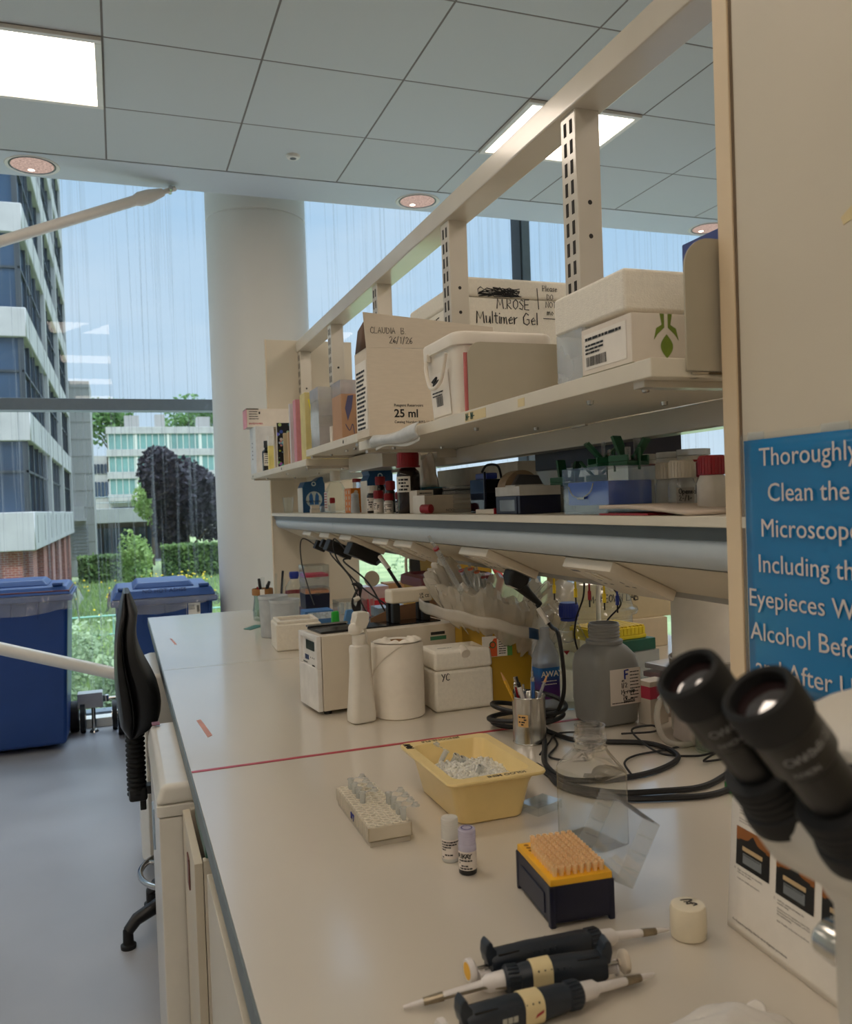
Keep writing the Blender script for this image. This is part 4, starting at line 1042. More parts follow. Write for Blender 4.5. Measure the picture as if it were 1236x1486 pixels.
# --- ice bucket
CRM = mat('cream_plastic', (232, 206, 142), .35, var=.03)
t = T('ice_bucket', 'cream rectangular ice bucket full of crushed ice, before the pencil tin', 'ice bucket', .560, 1.366)
m = MB()
m.sqlathe([(.054, .094, .016, 0), (.058, .098, .02, .003), (.070, .108, .024, .055), (.0745, .112, .024, .066), (.0745, .112, .02, .069), (.0875, .1275, .016, .075), (.0885, .1285, .016, .078), (.0875, .1275, .016, .0805), (.0700, .1060, .018, .0805), (.0685, .1045, .018, .078), (.060, .094, .022, .020), (.054, .088, .022, .012)], (0, 0, 0), seg=8)
m.build('tub', CRM, t)
ICEM = clear('crushed_ice', (254, 254, 254), milk=1.0, rough=.12, milkc=(250, 248, 240), refl=.6, edge=.95)
ICEB = mat('packed_ice', (240, 236, 222), .25, var=.1, scale=120, bump=1., bscale=260)
m = MB(); rnd = random.Random(5)
def icez(x, y): return .052 + .010 * math.exp(-((x / .05) ** 2 + (y / .07) ** 2)) - .012 * (y > .06)
m.sheet(lambda u, v: ((u - .5) * .128, (v - .5) * .196, icez((u - .5) * .128, (v - .5) * .196) + rnd.uniform(-.003, .003)), 26, 40)
m.use(1)
for _ in range(420):
    x = rnd.uniform(-.06, .06); y = rnd.uniform(-.095, .08); s = rnd.uniform(.0025, .0065)
    m.X = Matrix.Translation((x, y, icez(x, y) + .001)) @ Matrix.Rotation(rnd.uniform(0, 6), 4, (rnd.gauss(0, 1), rnd.gauss(0, 1), rnd.gauss(0, 1)))
    m.poly([(-s, 0, 0), (s, 0, 0), (0, s, 0), (0, -s * .8, s * .3), (0, 0, s), (0, .2 * s, -s)], [(0, 2, 4), (2, 1, 4), (1, 3, 4), (3, 0, 4), (2, 0, 5), (1, 2, 5), (3, 1, 5), (0, 3, 5)])
o = m.build('crushed_ice', [ICEB, ICEM], t, recalc=False); o['kind'] = 'stuff'
BK = mat('embossed_black', (24, 24, 26), .5)
type_text('IGLOO MINI', .0125, BK, t, 'rim_lettering', (.052, -.1115, .0805), (-1, 0, 0), (0, -1, 0), 'LEFT', .0001, .0002, .02)
type_text('JENCONS-PLS', .0125, BK, t, 'rim_lettering', (.030, .124, .0805), (-1, 0, 0), (0, -1, 0), 'LEFT', .0001, .0002, .02)
pen([('AMW', (-.083, .118, .0807), .012)], INK, t, 'rim_writing', (0, -1, 0), (1, 0, 0))
TUBEM = clear('tube_plastic', (248, 250, 250), milk=.38, rough=.12, milkc=(236, 236, 232), refl=.6)
def eppendorf(name, label, loc, rot, open_lid, group):
    e = bpy.data.objects.new(name, None); COL.objects.link(e); e.location = loc; e.rotation_euler = rot; e.empty_display_size = .02; tag(e, label, 'tube', group)
    MB().lathe([(0, -.036), (.0016, -.036), (.0045, -.020), (.0050, -.002), (.0062, -.0015), (.0062, .0), (.0046, 0), (.0043, -.018), (0, -.033)], (0, 0, 0), 18).build('tube_body', TUBEM, e)
    m = MB()
    if open_lid:
        m.tube([(.006, 0, -.0008), (.010, 0, .0006), (.0135, 0, -.0003)], .0007, 6)
        m.lathe([(0, -.001), (.0068, -.001), (.0072, 0), (.0068, .0008), (.0046, .0008), (.0043, .0048), (0, .0048)], (.0205, 0, 0), 18)
    else:
        m.lathe([(.0064, -.0005), (.0068, .0014), (.0060, .0026), (0, .0026)], (0, 0, 0), 18)
    m.build('tube_lid', TUBEM, e)
    return e
for i, (x, y, lab) in enumerate(((.023, .045, 'closed sample tube in the ice, middle one, farther of the close pair'), (.03, .025, 'closed sample tube in the ice, middle one, nearer of the close pair'), (.045, -.035, 'closed sample tube in the ice nearest the lettered rim'))):
    e = eppendorf('sample_tube', lab, (.560 - .02 + x * .6, 1.366 + y, BZ + .070), (.5, .25, .3), False, 'tubes in the ice')
    pen([('IR', (-.004, -.001, .0027), .0045)], INK, e, 'lid_writing', (1, .2, 0), (0, 1, 0))
eppendorf('sample_tube', 'open sample tube sticking out of the ice at its back', (.545, 1.437, BZ + .074), (.6, -.5, 2.6), True, 'tubes in the ice')

# --- tube rack
RACKM = clear('rack_plastic', (252, 250, 244), milk=.75, rough=.15, milkc=(240, 232, 214), refl=.5, edge=.9)
t = T('tube_rack', 'low translucent white tube rack left of the ice bucket', 'tube rack', .3765, 1.352, 0)
m = MB(); m.box((-.035, -.103, .009), (.035, .103, .0100)); m.box((-.033, -.101, .0), (.033, .101, .008), .001)
for a, b in (((-.035, -.103, .009), (.035, -.1015, .030)), ((-.035, .1015, .009), (.035, .103, .030)), ((-.035, -.103, .009), (-.0335, .103, .030)), ((.0335, -.103, .009), (.035, .103, .030))): m.box(a, b)
for i in range(16): m.box((-.0358, -.100 + i * .0128, .009), (-.035, -.0985 + i * .0128, .030))
m.build('frame', RACKM, t)
m = MB(); m.box((-.0335, -.1015, .0292), (.0335, .1015, .0300)); m.build('top_plate', RACKM, t)
m = MB()
for i in range(5):
    for j in range(16): m.lathe([(.0046, .0303), (.0050, .0318), (.0062, .0318), (.0064, .0301)], (-.0262 + .0131 * i, -.0945 + .0126 * j, 0), 12)
o = m.build('well_ring', mat('well_plastic', (232, 224, 206), .35, var=.02), t); 
pen([('IN Y', (-.0361, .0, .013), .010)], BLUEINK, t, 'side_writing', (0, -1, 0), (0, 0, 1))
for i in range(4): eppendorf('sample_tube', ['open sample tube in the rack, right hand group, farthest of four', 'open sample tube in the rack, right hand group, second from the back', 'open sample tube in the rack, right hand group, second from the front', 'open sample tube in the rack front corner, its lid out to the right'][i], (.4027, 1.3390 - .0252 * i, BZ + .0495), (0, 0, -.03), True, 'tubes in the rack')
for i in range(4): eppendorf('sample_tube', ['open sample tube in the rack, left hand group, farthest of four', 'open sample tube in the rack, left hand group, second from the back', 'open sample tube in the rack, left hand group, second from the front', 'open sample tube in the rack, left hand group, nearest the viewer'][i], (.3634, 1.435 - .0252 * i, BZ + .0495), (0, 0, -.03), True, 'tubes in the rack')

# --- two small reagent bottles
PUR = clear('violet_tint', (240, 238, 252), milk=.7, rough=.2, milkc=(222, 218, 236), refl=.4, edge=.8)
LAB = mat('paper_label', (226, 216, 206), .6, var=.02)
def curved_label(t, r, z0, z1, a0, a1, m=LAB, name='label'):
    return MB().sheet(lambda u, v: (r * math.cos(a0 + (a1 - a0) * u), r * math.sin(a0 + (a1 - a0) * u), z0 + (z1 - z0) * v), 24, 2).build(name, m, t)
def curved_print(t, r, z0, z1, a0, a1, seed, m=INK, big=None, rows=7):
    mb = MB(); rnd = random.Random(seed); h = (z1 - z0) / (rows * 1.7)
    for i in range(rows):
        z = z1 - (i + .9) * (z1 - z0) / rows; a = a0
        while a < a1 - .1:
            w = rnd.uniform(.08, .35); b = min(a + w, a1)
            if rnd.random() < .85 - .05 * i: mb.sheet(lambda u, v, a=a, b=b, z=z: (r * math.cos(a + (b - a) * u), r * math.sin(a + (b - a) * u), z + h * v), 4, 1)
            a = b + .05
            if rnd.random() < .12: break
    mb.build('label_print', m, t)
FA = math.radians(-112)      # bearing of the camera seen from the near bench
t = T('reagent_bottle', 'small white capped bottle behind the violet capped one on the bench', 'bottle', .440, 1.158)
MB().lathe([(0, 0), (.0115, 0), (.0128, .0015), (.0128, .040), (.0122, .043), (.0105, .044)], (0, 0, 0), 32).build('body', MILKY, t)
m = MB(); pr = [(.0125, .0415)]
for i in range(5): z = .044 + i * .0036; pr += [(.0127, z), (.0122, z + .0028)]
m.lathe(pr + [(.0125, .0625), (.0115, .0642), (.0095, .0636), (0, .0636)], (0, 0, 0), 32).build('cap', MILKY, t)
curved_label(t, .0130, .006, .034, FA - 1.3, FA + 1.5); curved_print(t, .01315, .007, .033, FA - 1.1, FA + 1.2, 4)
t = T('reagent_bottle', 'small bottle with violet cap and black base, nearer of the two on the bench', 'bottle', .447, 1.109)
MB().lathe([(0, .0075), (.0128, .0075), (.0130, .036), (.0130, .041), (.0115, .043)], (0, 0, 0), 32).build('body', PUR, t)
MB().lathe([(0, 0), (.0115, 0), (.0130, .0015), (.0131, .0085), (0, .0085)], (0, 0, 0), 32).build('dark_liquid', BLACKG, t)
m = MB(); pr = [(.0123, .0425)]
for i in range(5): z = .045 + i * .0034; pr += [(.0126, z), (.0121, z + .0026)]
m.lathe(pr + [(.0125, .0625), (.0112, .0642), (.009, .0632), (0, .0632)], (0, 0, 0), 32).build('cap', PUR, t)
curved_label(t, .0133, .008, .034, FA - 1.3, FA + 1.5); curved_print(t, .01345, .009, .024, FA - 1.0, FA + .5, 9, rows=4)
for i, ch in enumerate('RIKAY'):
    a = FA - .95 + i * .3; type_text(ch, .0095, INK, t, 'label_lettering', (.0134 * math.cos(a), .0134 * math.sin(a), .025), (-math.sin(a), math.cos(a), 0), (0, 0, 1), 'CENTER', 0, .0003, .03)
m = MB(); m.lathe([(.0065, .0645), (.0075, .0648), (.0085, .0645)], (0, 0, 0), 24); m.build('cap_mark', mat('violet_ink', (70, 60, 120), .5), t)
# --- loose white cap, upside bottle
WAX = mat('translucent_white', (224, 214, 190), .3, var=.03, sub=.35)
t = T('loose_cap', 'loose round translucent white cap with a black squiggle on top', 'cap', .6195, .840)
MB().lathe([(0, 0), (.0185, 0), (.0205, .002), (.0212, .012), (.0210, .034), (.0195, .0385), (.017, .0398), (0, .0402)], (0, 0, 0), 40).build('cap_body', WAX, t)
m = MB(); m.tube(bez([(-.004, .009, .0404), (.004, .007, .0404), (.009, .004, .0404), (.002, .002, .0404), (-.003, -.002, .0404), (.005, -.003, .0404), (.008, -.007, .0404), (.002, -.008, .0404)], 5), .0008, 5); m.tube(bez([(-.003, .004, .0404), (.004, .0, .0404), (.003, -.005, .0404)], 5), .0007, 5); m.build('ink_squiggle', INK, t)

# --- pipettes lying on the bench
PBODY = mat('pipette_navy', (30, 38, 48), .42, var=.1); PWHITE = mat('pipette_white', (218, 212, 208), .3, var=.02); PYEL = mat('button_yellow', (236, 178, 30), .4)
STEELT = mat('worn_steel', (150, 138, 118), .3, metal=1., var=.25, scale=80)
def pipette(label, P, Q, tip, button, taped=False):
    """P = button end, Q = start of the shaft, tip = end of the shaft (world points)"""
    P = Vector(P); Q = Vector(Q); tip = Vector(tip); d = (Q - P); L = d.length; d.normalize()
    t = thing('pipette', label, 'pipette', (P.x, P.y, BZ)); o = Vector((P.x, P.y, BZ))
    side = Vector((0, 0, 1)).cross(d).normalized(); up = d.cross(side)
    M = Matrix(((d.x, side.x, up.x, P.x - o.x), (d.y, side.y, up.y, P.y - o.y), (d.z, side.z, up.z, P.z - o.z), (0, 0, 0, 1)))
    RX = M @ Matrix.Rotation(PI / 2, 4, 'Y')     # lathe axis -> along the pipette
    m = MB(); m.X = RX; m.lathe([(0, 0), (.0115, .0), (.0125, .002), (.0125, .006), (.010, .008), (.004, .009), (.004, .011)], (0, 0, 0), 28); bt = m.build('button', button, t)
    m = MB(); m.X = RX; m.lathe([(0, -.0004), (.009, -.0002)], (0, 0, 0), 24); m.build('button_cap', PYEL if button is PWHITE and not taped else PWHITE, bt) if not taped else m.bm.free()
    m = MB(); m.X = RX; m.lathe([(.0022, .006), (.0022, .035)], (0, 0, 0), 12); m.build('plunger_rod', ALU, t)
    # handle: lofted rounded body with finger hook
    m = MB(); m.X = RX
    m.sqlathe([(.012, .011, .006, .026), (.0145, .0125, .008, .030), (.0150, .0130, .009, .055), (.0160, .0135, .011, .075), (.0150, .0130, .011, .100), (.0135, .0125, .011, L - .024), (.0125, .012, .011, L - .018)], (0, 0, 0), seg=6)
    b = m.build('handle', PBODY, t)
    m = MB(); m.X = M; m.prism([(.022, .004), (.019, .016), (.020, .026), (.024, .031), (.028, .027), (.030, .018), (.034, .010), (.036, .002)], -.0085, .0085, 'y', .002); m.build('finger_hook', PBODY, t)
    m = MB(); m.X = M
    m.box((.034, -.0095, .0105), (.060, .0095, .0140), .001); m.build('dial_window', BLACKG, t)
    m = MB(); m.X = M
    for i in range(6): m.tube([(.037 + i * .003, 0, .0075), (.0375 + i * .003, 0, .0075)], .0075, 16)
    m.build('dial_wheel', BLACK, t)
    for sd in (-.0124, .0124):
        m = MB(); m.X = M
        for i in range(6): m.box((.068 + i * .007, sd - .0004, .006), (.0695 + i * .007, sd + .0004, .011))
        m.build('grip_rib', PBODY, t)
    m = MB(); m.X = RX; pr = [(.0115, L - .020)]
    m.lathe([(.0115, L - .020), (.0132, L - .018), (.0135, L - .004), (.0120, L - .002), (0, L - .002)], (0, 0, 0), 20)
    for i in range(18):
        a = i * PI / 9; m.box((.0128 * math.cos(a) - .0012, .0128 * math.sin(a) - .0012, L - .017), (.0128 * math.cos(a) + .0012, .0128 * math.sin(a) + .0012, L - .005))
    m.build('knurled_ring', PBODY, t)
    q = Q - o; e = tip - o; s = (e - q); Ls = s.length; s.normalize()
    MB().tube([q - d * .004, q + s * .016, q + s * .022], [.0098, .0092, .0055], 20).build('shaft_collar', PWHITE, t)
    MB().tube([q + s * .02, q + s * (Ls * .62)], [.0052, .0042], 16).build('shaft', PWHITE, t)
    MB().tube([q + s * (Ls * .60), q + s * (Ls * .80)], [.0048, .0042], 16).build('steel_sleeve', STEELT, t)
    MB().tube([q + s * (Ls * .79), q + s * Ls], [.0034, .0018], 14).build('tip_cone', PWHITE, t)
    MB().tube([M @ Vector((L - .004, .010, -.004)), q + s * .02 + side * .006, q + s * (Ls * .62) + side * .0035], .0015, 8).build('ejector_rod', STEELT, t)
    m = MB(); m.X = M; m.tube([(.030, -.004, -.008), (.012, -.004, -.008)], .0055, 14); m.tube([(.013, -.004, -.008), (.011, -.004, -.008)], .0085, 16); m.build('ejector_button', PWHITE, t)
    if taped:
        m = MB(); m.X = RX; m.sqlathe([(.0160, .0140, .0105, .088), (.0152, .0140, .0115, .110)], (0, 0, 0), seg=8); tp = m.build('tape_wrap', TAPE, t)
        m = MB(); m.X = M; m.poly([(.098, -.0142, -.004), (.108, -.0142, .0), (.108, -.0142, .003), (.100, -.0142, .000)], [(0, 1, 2, 3)]); m.build('tape_mark', RED, tp)
        m = MB(); m.X = M
        for i in range(3): m.box((.062 + i * .006, -.0137, -.002), (.067 + i * .006, -.0132, .004))
        m.build('dial_digit', mat('digit_grey', (170, 170, 160), .5), t)
        m = MB(); m.X = M; m.box((.064, -.006, .0138), (.092, .003, .0142)); m.build('printed_strip', PAPER, t)
    return t
pipette('pipette with yellow push button, farthest of the three by the tip box', (.336, .846, .9185), (.506, .853, .9155), (.600, .852, .9065), PWHITE)
pipette('pipette pointing left, its white button towards the loose cap', (.503, .792, .920), (.364, .817, .918), (.258, .833, .9045), mat('button_white', (220, 206, 186), .4), True)
pipette('pipette with masking tape round its handle, nearest the camera', (.270, .758, .9185), (.430, .766, .9165), (.528, .779, .9065), PWHITE, True)
# --- crumpled film in the foreground
FILM = mat('crumpled_film', (244, 238, 230), .3, var=.03, sub=.3)
t = T('crumpled_wipe', 'crumpled white translucent film at the bottom edge of the photo', 'wrap', .505, .63)
rnd = random.Random(9)
nzp = [(rnd.uniform(20, 110), rnd.uniform(20, 110), rnd.uniform(0, 6), rnd.uniform(.002, .007)) for _ in range(9)]
def crum(u, v):
    a = (u - .5) * 2; b = (v - .5) * 2; r2 = min(1, (a * a + b * b))
    z = .028 * (1 - r2) ** .8 + .0015
    z += sum(am * abs(math.sin(a * .06 * fx + b * .05 * fy + ph)) for fx, fy, ph, am in nzp) * .75 * (1 - r2 * .7)
    return (a * .085 + .006 * math.sin(9 * b), b * .062 + .005 * math.sin(8 * a), max(.0008, z))
MB().sheet(crum, 60, 48).build('film', FILM, t, smooth=25, solid=.0004)

# --- pencil tin
t = T('pencil_tin', 'shiny metal tin holding pens and a pencil behind the ice bucket', 'tin', .821, 1.651)
MB().lathe([(0, .002), (.0355, .002), (.0365, 0), (.037, .002), (.036, .004), (.036, .098), (.0372, .100), (.0365, .102), (.0352, .100), (.035, .006), (0, .006)], (0, 0, 0), 48).build('can', ALU, t)
curved_label(t, .0363, .040, .066, math.radians(-158), math.radians(-120), mat('tin_sticker', (212, 170, 110), .6)); curved_print(t, .0365, .043, .064, math.radians(-154), math.radians(-126), 3, rows=4)
def stick(name, label, cat, x, y, a, b, r, mats, pts=None):
    t = thing(name, label, cat, (.821, 1.651, BZ)); a = Vector(a); b = Vector(b); d = (b - a)
    return t, a, b, d
def pencil(label, a, b, colr, tipc, name='pencil', r=.0037):
    a = Vector(a); b = Vector(b); d = b - a
    t = thing(name, label, 'pencil' if name == 'pencil' else 'pen', (.821, 1.651, BZ))
    MB().tube([a, a + d * .88], r, 6).build('barrel', colr, t)
    MB().tube([a + d * .88, a + d * .98, b], [r * .95, r * .35, r * .1], 8).build('tip', tipc, t); return t
def penx(label, a, b, colr, capc, clip=None):
    a = Vector(a); b = Vector(b); d = b - a; t = thing('pen', label, 'pen', (.821, 1.651, BZ))
    MB().tube([a, a + d * .12, a + d * .86], [.002, .0045, .0045], 12).build('barrel', colr, t)
    MB().tube([a + d * .84, a + d * .90, a + d * .91, b], [.0046, .0046, .0026, .0026], 12).build('push_button', capc, t)
    MB().tube([a + d * .86 + Vector((-.005, 0, 0)), a + d * .62 + Vector((-.0052, 0, 0))], .0012, 6).build('clip', clip or CHROME, t)
WOOD = mat('pencil_wood', (196, 148, 96), .6)
pencil('yellow and black striped pencil leaning left in the tin', (.006, .0, .008), (-.062, .004, .157), mat('pencil_yellow', (214, 164, 40), .4, var=.5, scale=300, stretch=(1, 1, .05)), WOOD)
penx('white barrelled pen with a black top in the tin', (.004, -.012, .008), (-.033, -.012, .147), PWHITE, BLACK)
penx('dark red pen at the back of the tin', (.0, .015, .008), (-.024, .018, .140), RED, CHROME)
penx('blue click pen upright in the tin', (.010, -.004, .008), (.012, .002, .153), mat('pen_blue', (50, 96, 160), .3), CHROME)
pencil('pale wooden pencil leaning right in the tin', (-.012, .008, .008), (.048, .0, .141), mat('pencil_grey', (150, 150, 154), .4), WOOD)
penx('short clear pen between the white and blue pens', (.002, .004, .008), (-.010, .004, .125), clear('pen_clear', (220, 200, 210), milk=.4), CHROME)
# --- grey jar
GJ = mat('jar_grey', (138, 138, 135), .45, var=.03)
t = T('plastic_jar', 'square grey plastic jar, open threaded neck and white handwritten label', 'jar', 1.058, 1.722, 3)
m = MB(); m.sqlathe([(.050, .050, .018, 0), (.057, .057, .022, .006), (.060, .060, .024, .045), (.061, .061, .024, .05), (.061, .061, .024, .135), (.058, .058, .028, .158), (.046, .046, .030, .176), (.036, .036, .034, .186), (.034, .034, .034, .19)], (0, 0, 0), seg=10); m.build('body', GJ, t)
m = MB(); pr = [(.042, .184), (.043, .187), (.043, .191), (.036, .194)]
for i in range(4): z = .198 + i * .008; pr += [(.0345, z), (.0365, z + .002), (.0365, z + .004), (.0345, z + .006)]
m.lathe(pr + [(.035, .231), (.0325, .231), (.0315, .20), (.031, .19)], (0, 0, 0), 44); m.build('threaded_neck', GJ, t)
MB().lathe([(0, .191), (.0315, .191)], (0, 0, 0), 32).build('dark_opening', BLACK, t)
m = MB(); m.box((-.030, -.0618, .050), (.054, -.0612, .132)); lb = m.build('label', LAB, t)
m = MB(); lines_print(m, (.024, -.0620, .122), (1, 0, 0), (0, 0, 1), 9, .0075, .028, .0022, seed=11); lines_print(m, (-.026, -.0620, .054), (1, 0, 0), (0, 0, 1), 1, .005, .07, .002, seed=12); m.build('label_print', INK, lb)
pen([('F', (.010, -.0620, .108), .020)], BLUEINK, lb, 'label_letter', (1, 0, 0), (0, 0, 1), .02, .10)
pen([('1/2', (.0, -.0620, .088), .011), ('Micropip', (.0, -.0620, .074), .010), ('Tip', (.004, -.0620, .063), .009), ('Waste', (.006, -.0620, .053), .011), ('.en', (-.0, -.0620, .102), .007)], INK, lb, 'label_writing', (1, 0, .06), (0, 0, 1))
# --- paper towel roll
TOW = mat('tissue_paper', (232, 224, 210), .9, var=.02, scale=60, bump=.4, bscale=500)
t = T('paper_towel_roll', 'thick white paper towel roll standing between spray bottle and foam box', 'paper roll', .640, 2.008)
MB().lathe([(.0235, .003), (.060, .0), (.0638, .003), (.0642, .040), (.0636, .042), (.0642, .05), (.0640, .178), (.0620, .184), (.0245, .186)], (0, 0, 0), 56).build('roll', TOW, t)
MB().lathe([(.0246, .1855), (.0240, .10), (.0240, .004)], (0, 0, 0), 40).build('core_tube', KRAFT, t)
def flap(u, v):
    a = math.radians(-215 + 120 * u); z = .185 - v * (.115 * (1 - u) ** 1.2 + .002)
    return (.0652 * math.cos(a), .0652 * math.sin(a), z)
MB().sheet(flap, 26, 6).build('loose_sheet', TOW, t, solid=.0006)
rnd = random.Random(3)
def tuft(u, v):
    a = math.radians(-185 + 190 * u); r = .062 - .034 * v
    return (r * math.cos(a), r * math.sin(a), .187 + .007 * math.sin(v * PI) * abs(math.sin(6.2 * u * PI + .6)) + .011 * math.exp(-((u - .74) / .04) ** 2) * v + .008 * math.exp(-((u - .18) / .08) ** 2) * math.sin(v * PI))
MB().sheet(tuft, 50, 8).build('torn_end', TOW, t, solid=.0006)
# --- spray bottle
SPW = mat('spray_white', (222, 216, 204), .35, var=.02)
t = T('spray_bottle', 'white trigger spray bottle in front of the white instrument', 'spray bottle', .536, 1.985, 12)
m = MB(); m.sqlathe([(.026, .020, .012, 0), (.0315, .025, .014, .004), (.032, .026, .014, .022), (.0285, .024, .014, .06), (.0262, .022, .015, .10), (.0240, .021, .016, .14), (.0238, .0215, .017, .165), (.0245, .022, .018, .178), (.023, .021, .018, .186), (.014, .014, .014, .190), (.013, .013, .013, .194)], (0, 0, 0), seg=8); m.build('bottle_body', SPW, t)
MB().lathe([(.0165, .188), (.0172, .190), (.0172, .212), (.015, .214), (0, .214)], (0, 0, 0), 28).build('collar', SPW, t)
m = MB(); m.prism([(-.020, .218), (-.016, .236), (-.012, .242), (-.012, .262), (-.008, .268), (.018, .268), (.022, .258), (.024, .250), (.020, .246), (.016, .226), (-.012, .226)], -.0135, .0135, 'y', .003, 3); m.lathe([(0, .212), (.012, .214), (.0165, .222), (.0165, .232), (.012, .240), (0, .243)], (-.010, 0, 0), 24, 1., .95); m.build('spray_head', SPW, t)
m = MB(); m.tube(bez([(.014, 0, .246), (.016, 0, .228), (.020, 0, .208), (.018, 0, .190)], 5), [.004] * 16, 8); m.build('trigger', SPW, t)
m = MB(); m.tube([(.020, 0, .257), (.027, 0, .257)], [.007, .008], 16); m.build('nozzle', mat('nozzle_white', (206, 206, 210), .3), t)
MB().tube([(-.018, 0, .226), (-.023, 0, .226)], .009, 18).build('rear_boss', SPW, t)
# --- YC foam box
t = T('foam_box', 'white polystyrene box marked YC with its lid on', 'foam box', .803, 2.030, 0)
m = MB(); m.box((-.080, -.060, 0), (.080, .060, .104), .010, 4); m.build('box_body', POLY, t)
m = MB()
m.frustum((-.0805, -.0605, .0805, .0605, .1042), (-.077, -.057, .077, .057, .153), .009, 4); m.build('lid', POLY, t)
m = MB(); m.tube([(.005, -.062, .142), (.005, -.035, .152)], .012, 12); m.build('finger_notch', mat('foam_hollow', (206, 198, 184), .8), t)
pen([('YC', (-.062, -.0603, .080), .017)], INK, t, 'marker_writing', (1, 0, 0), (0, 0, 1), .02, .07)
m = MB(); lines_print(m, (-.055, -.02, .1535), (1, 0, 0), (0, 1, 0), 1, .01, .05, .005, seed=2); m.build('lid_mark', INK, t)
# --- white instrument (heating block with display)
INS = mat('instrument_beige', (216, 206, 188), .4, var=.02); INS2 = mat('instrument_front', (222, 220, 216), .4)
t = T('heating_instrument', 'beige boxy bench instrument with a small display on its left end', 'instrument', .452, 2.081, 6.5)
L_, D_, H_ = .395, .150, .200
m = MB(); m.box((.014, .0, .010), (L_, D_, H_), .003); m.build('housing', INS, t)
m = MB(); m.box((0, .002, .010), (.0125, D_ - .002, .118), .002); m.box((0, .002, .118), (.0125, .020, H_), .002); m.box((0, D_ - .020, .118), (.0125, D_ - .002, H_), .002); m.box((0, .02, H_ - .012), (.0125, D_ - .02, H_), .002); m.box((.006, .015, .115), (.0125, D_ - .015, H_ - .008))
fr_ = m.build('front_bezel', INS2, t)
MB().box((.0048, .030, .158), (.0058, .100, .182)).build('display', mat('display_grey', (56, 66, 64), .15), t)
m = MB()
for y in (.098, .082): m.box((.0045, y, .130), (.006, y + .013, .143), .001)
m.build('button', mat('button_blue', (30, 50, 90), .4), t)
m = MB()
for y in (.066, .052, .040): m.lathe([(0, 0), (.002, 0)], (0, 0, 0), 8) if False else m.box((.0053, y, .137), (.0058, y + .003, .140))
lines_print(m, (.0052, .125, .121), (0, -1, 0), (0, 0, 1), 2, .006, .035, .003, seed=4); lines_print(m, (.0052, .055, .117), (0, -1, 0), (0, 0, 1), 1, .006, .03, .005, seed=5); m.build('front_print', INK, t)
m = MB(); m.tube([(.100, .0002, .052), (.100, -.003, .052)], .008, 24); k = m.build('screw_boss', INS, t); MB().tube([(.100, -.0028, .052), (.100, -.005, .052)], .0045, 16).build('screw', DARKG, k)
m = MB()
for x in (.03, .36):
    for y in (.02, .13): m.lathe([(0, 0), (.010, 0), (.010, .011)], (x, y, 0), 12)
m.build('foot', BLACK, t)
m = MB(); m.box((.320, -.0006, .172), (.362, -.0001, .180)); m.build('asset_label', mat('asset_dark', (40, 40, 40), .5), t)
m = MB(); m.box((.318, -.0006, .158), (.366, -.0001, .168)); m.build('green_label', mat('asset_green', (70, 130, 96), .5), t)
m = MB(); m.box((.150, .040, .2002), (.372, .120, .2042), .001); m.build('black_plate', BLACKG, t)
t = T('black_tray', 'glossy black tablet tray lying on the instrument near its display', 'tray', .520, 2.175, 6.5, BZ + .2005)
m = MB(); m.box((-.055, -.055, 0), (.055, .055, .006), .0015); m.build('tray_base', BLACKG, t)
m = MB(); m.box((-.058, .045, .006), (.058, .058, .012), .002); m.build('tray_rim', CHROME, t)
t = T('sensor_bridge', 'cream bar on four black legs standing on the instrument', 'bracket', .737, 2.195, 6.5, BZ + .2043)
m = MB(); m.box((-.062, -.024, .052), (.062, .024, .090), .006, 3); m.build('bar', IVORY, t)
for x in (-.048, .042):
    for y in (-.016, .016): MB().box((x - .011, y - .009, 0), (x + .011, y + .009, .0525), .003).build('leg', BLACK, t)
type_text('UK', .009, INK, t, 'bar_marking', (.022, -.0243, .070), (1, 0, 0), (0, 0, 1), 'LEFT', 0, .0002, .02); type_text('CA', .009, INK, t, 'bar_marking', (.022, -.0243, .062), (1, 0, 0), (0, 0, 1), 'LEFT', 0, .0002, .02); type_text('CE', .011, INK, t, 'bar_marking', (.038, -.0243, .064), (1, 0, 0), (0, 0, 1), 'LEFT', 0, .0002, .02)
t = T('cardboard_sheet', 'brown card sheet leaning behind the instrument', 'card', .655, 2.275, 6.5)
m = MB(); m.prism([(0, 0), (.235, 0), (.225, .246), (.08, .236), (-.005, .208)], 0, .004, 'y'); m.build('card', mat('dark_card', (124, 92, 66), .8, var=.05), t)
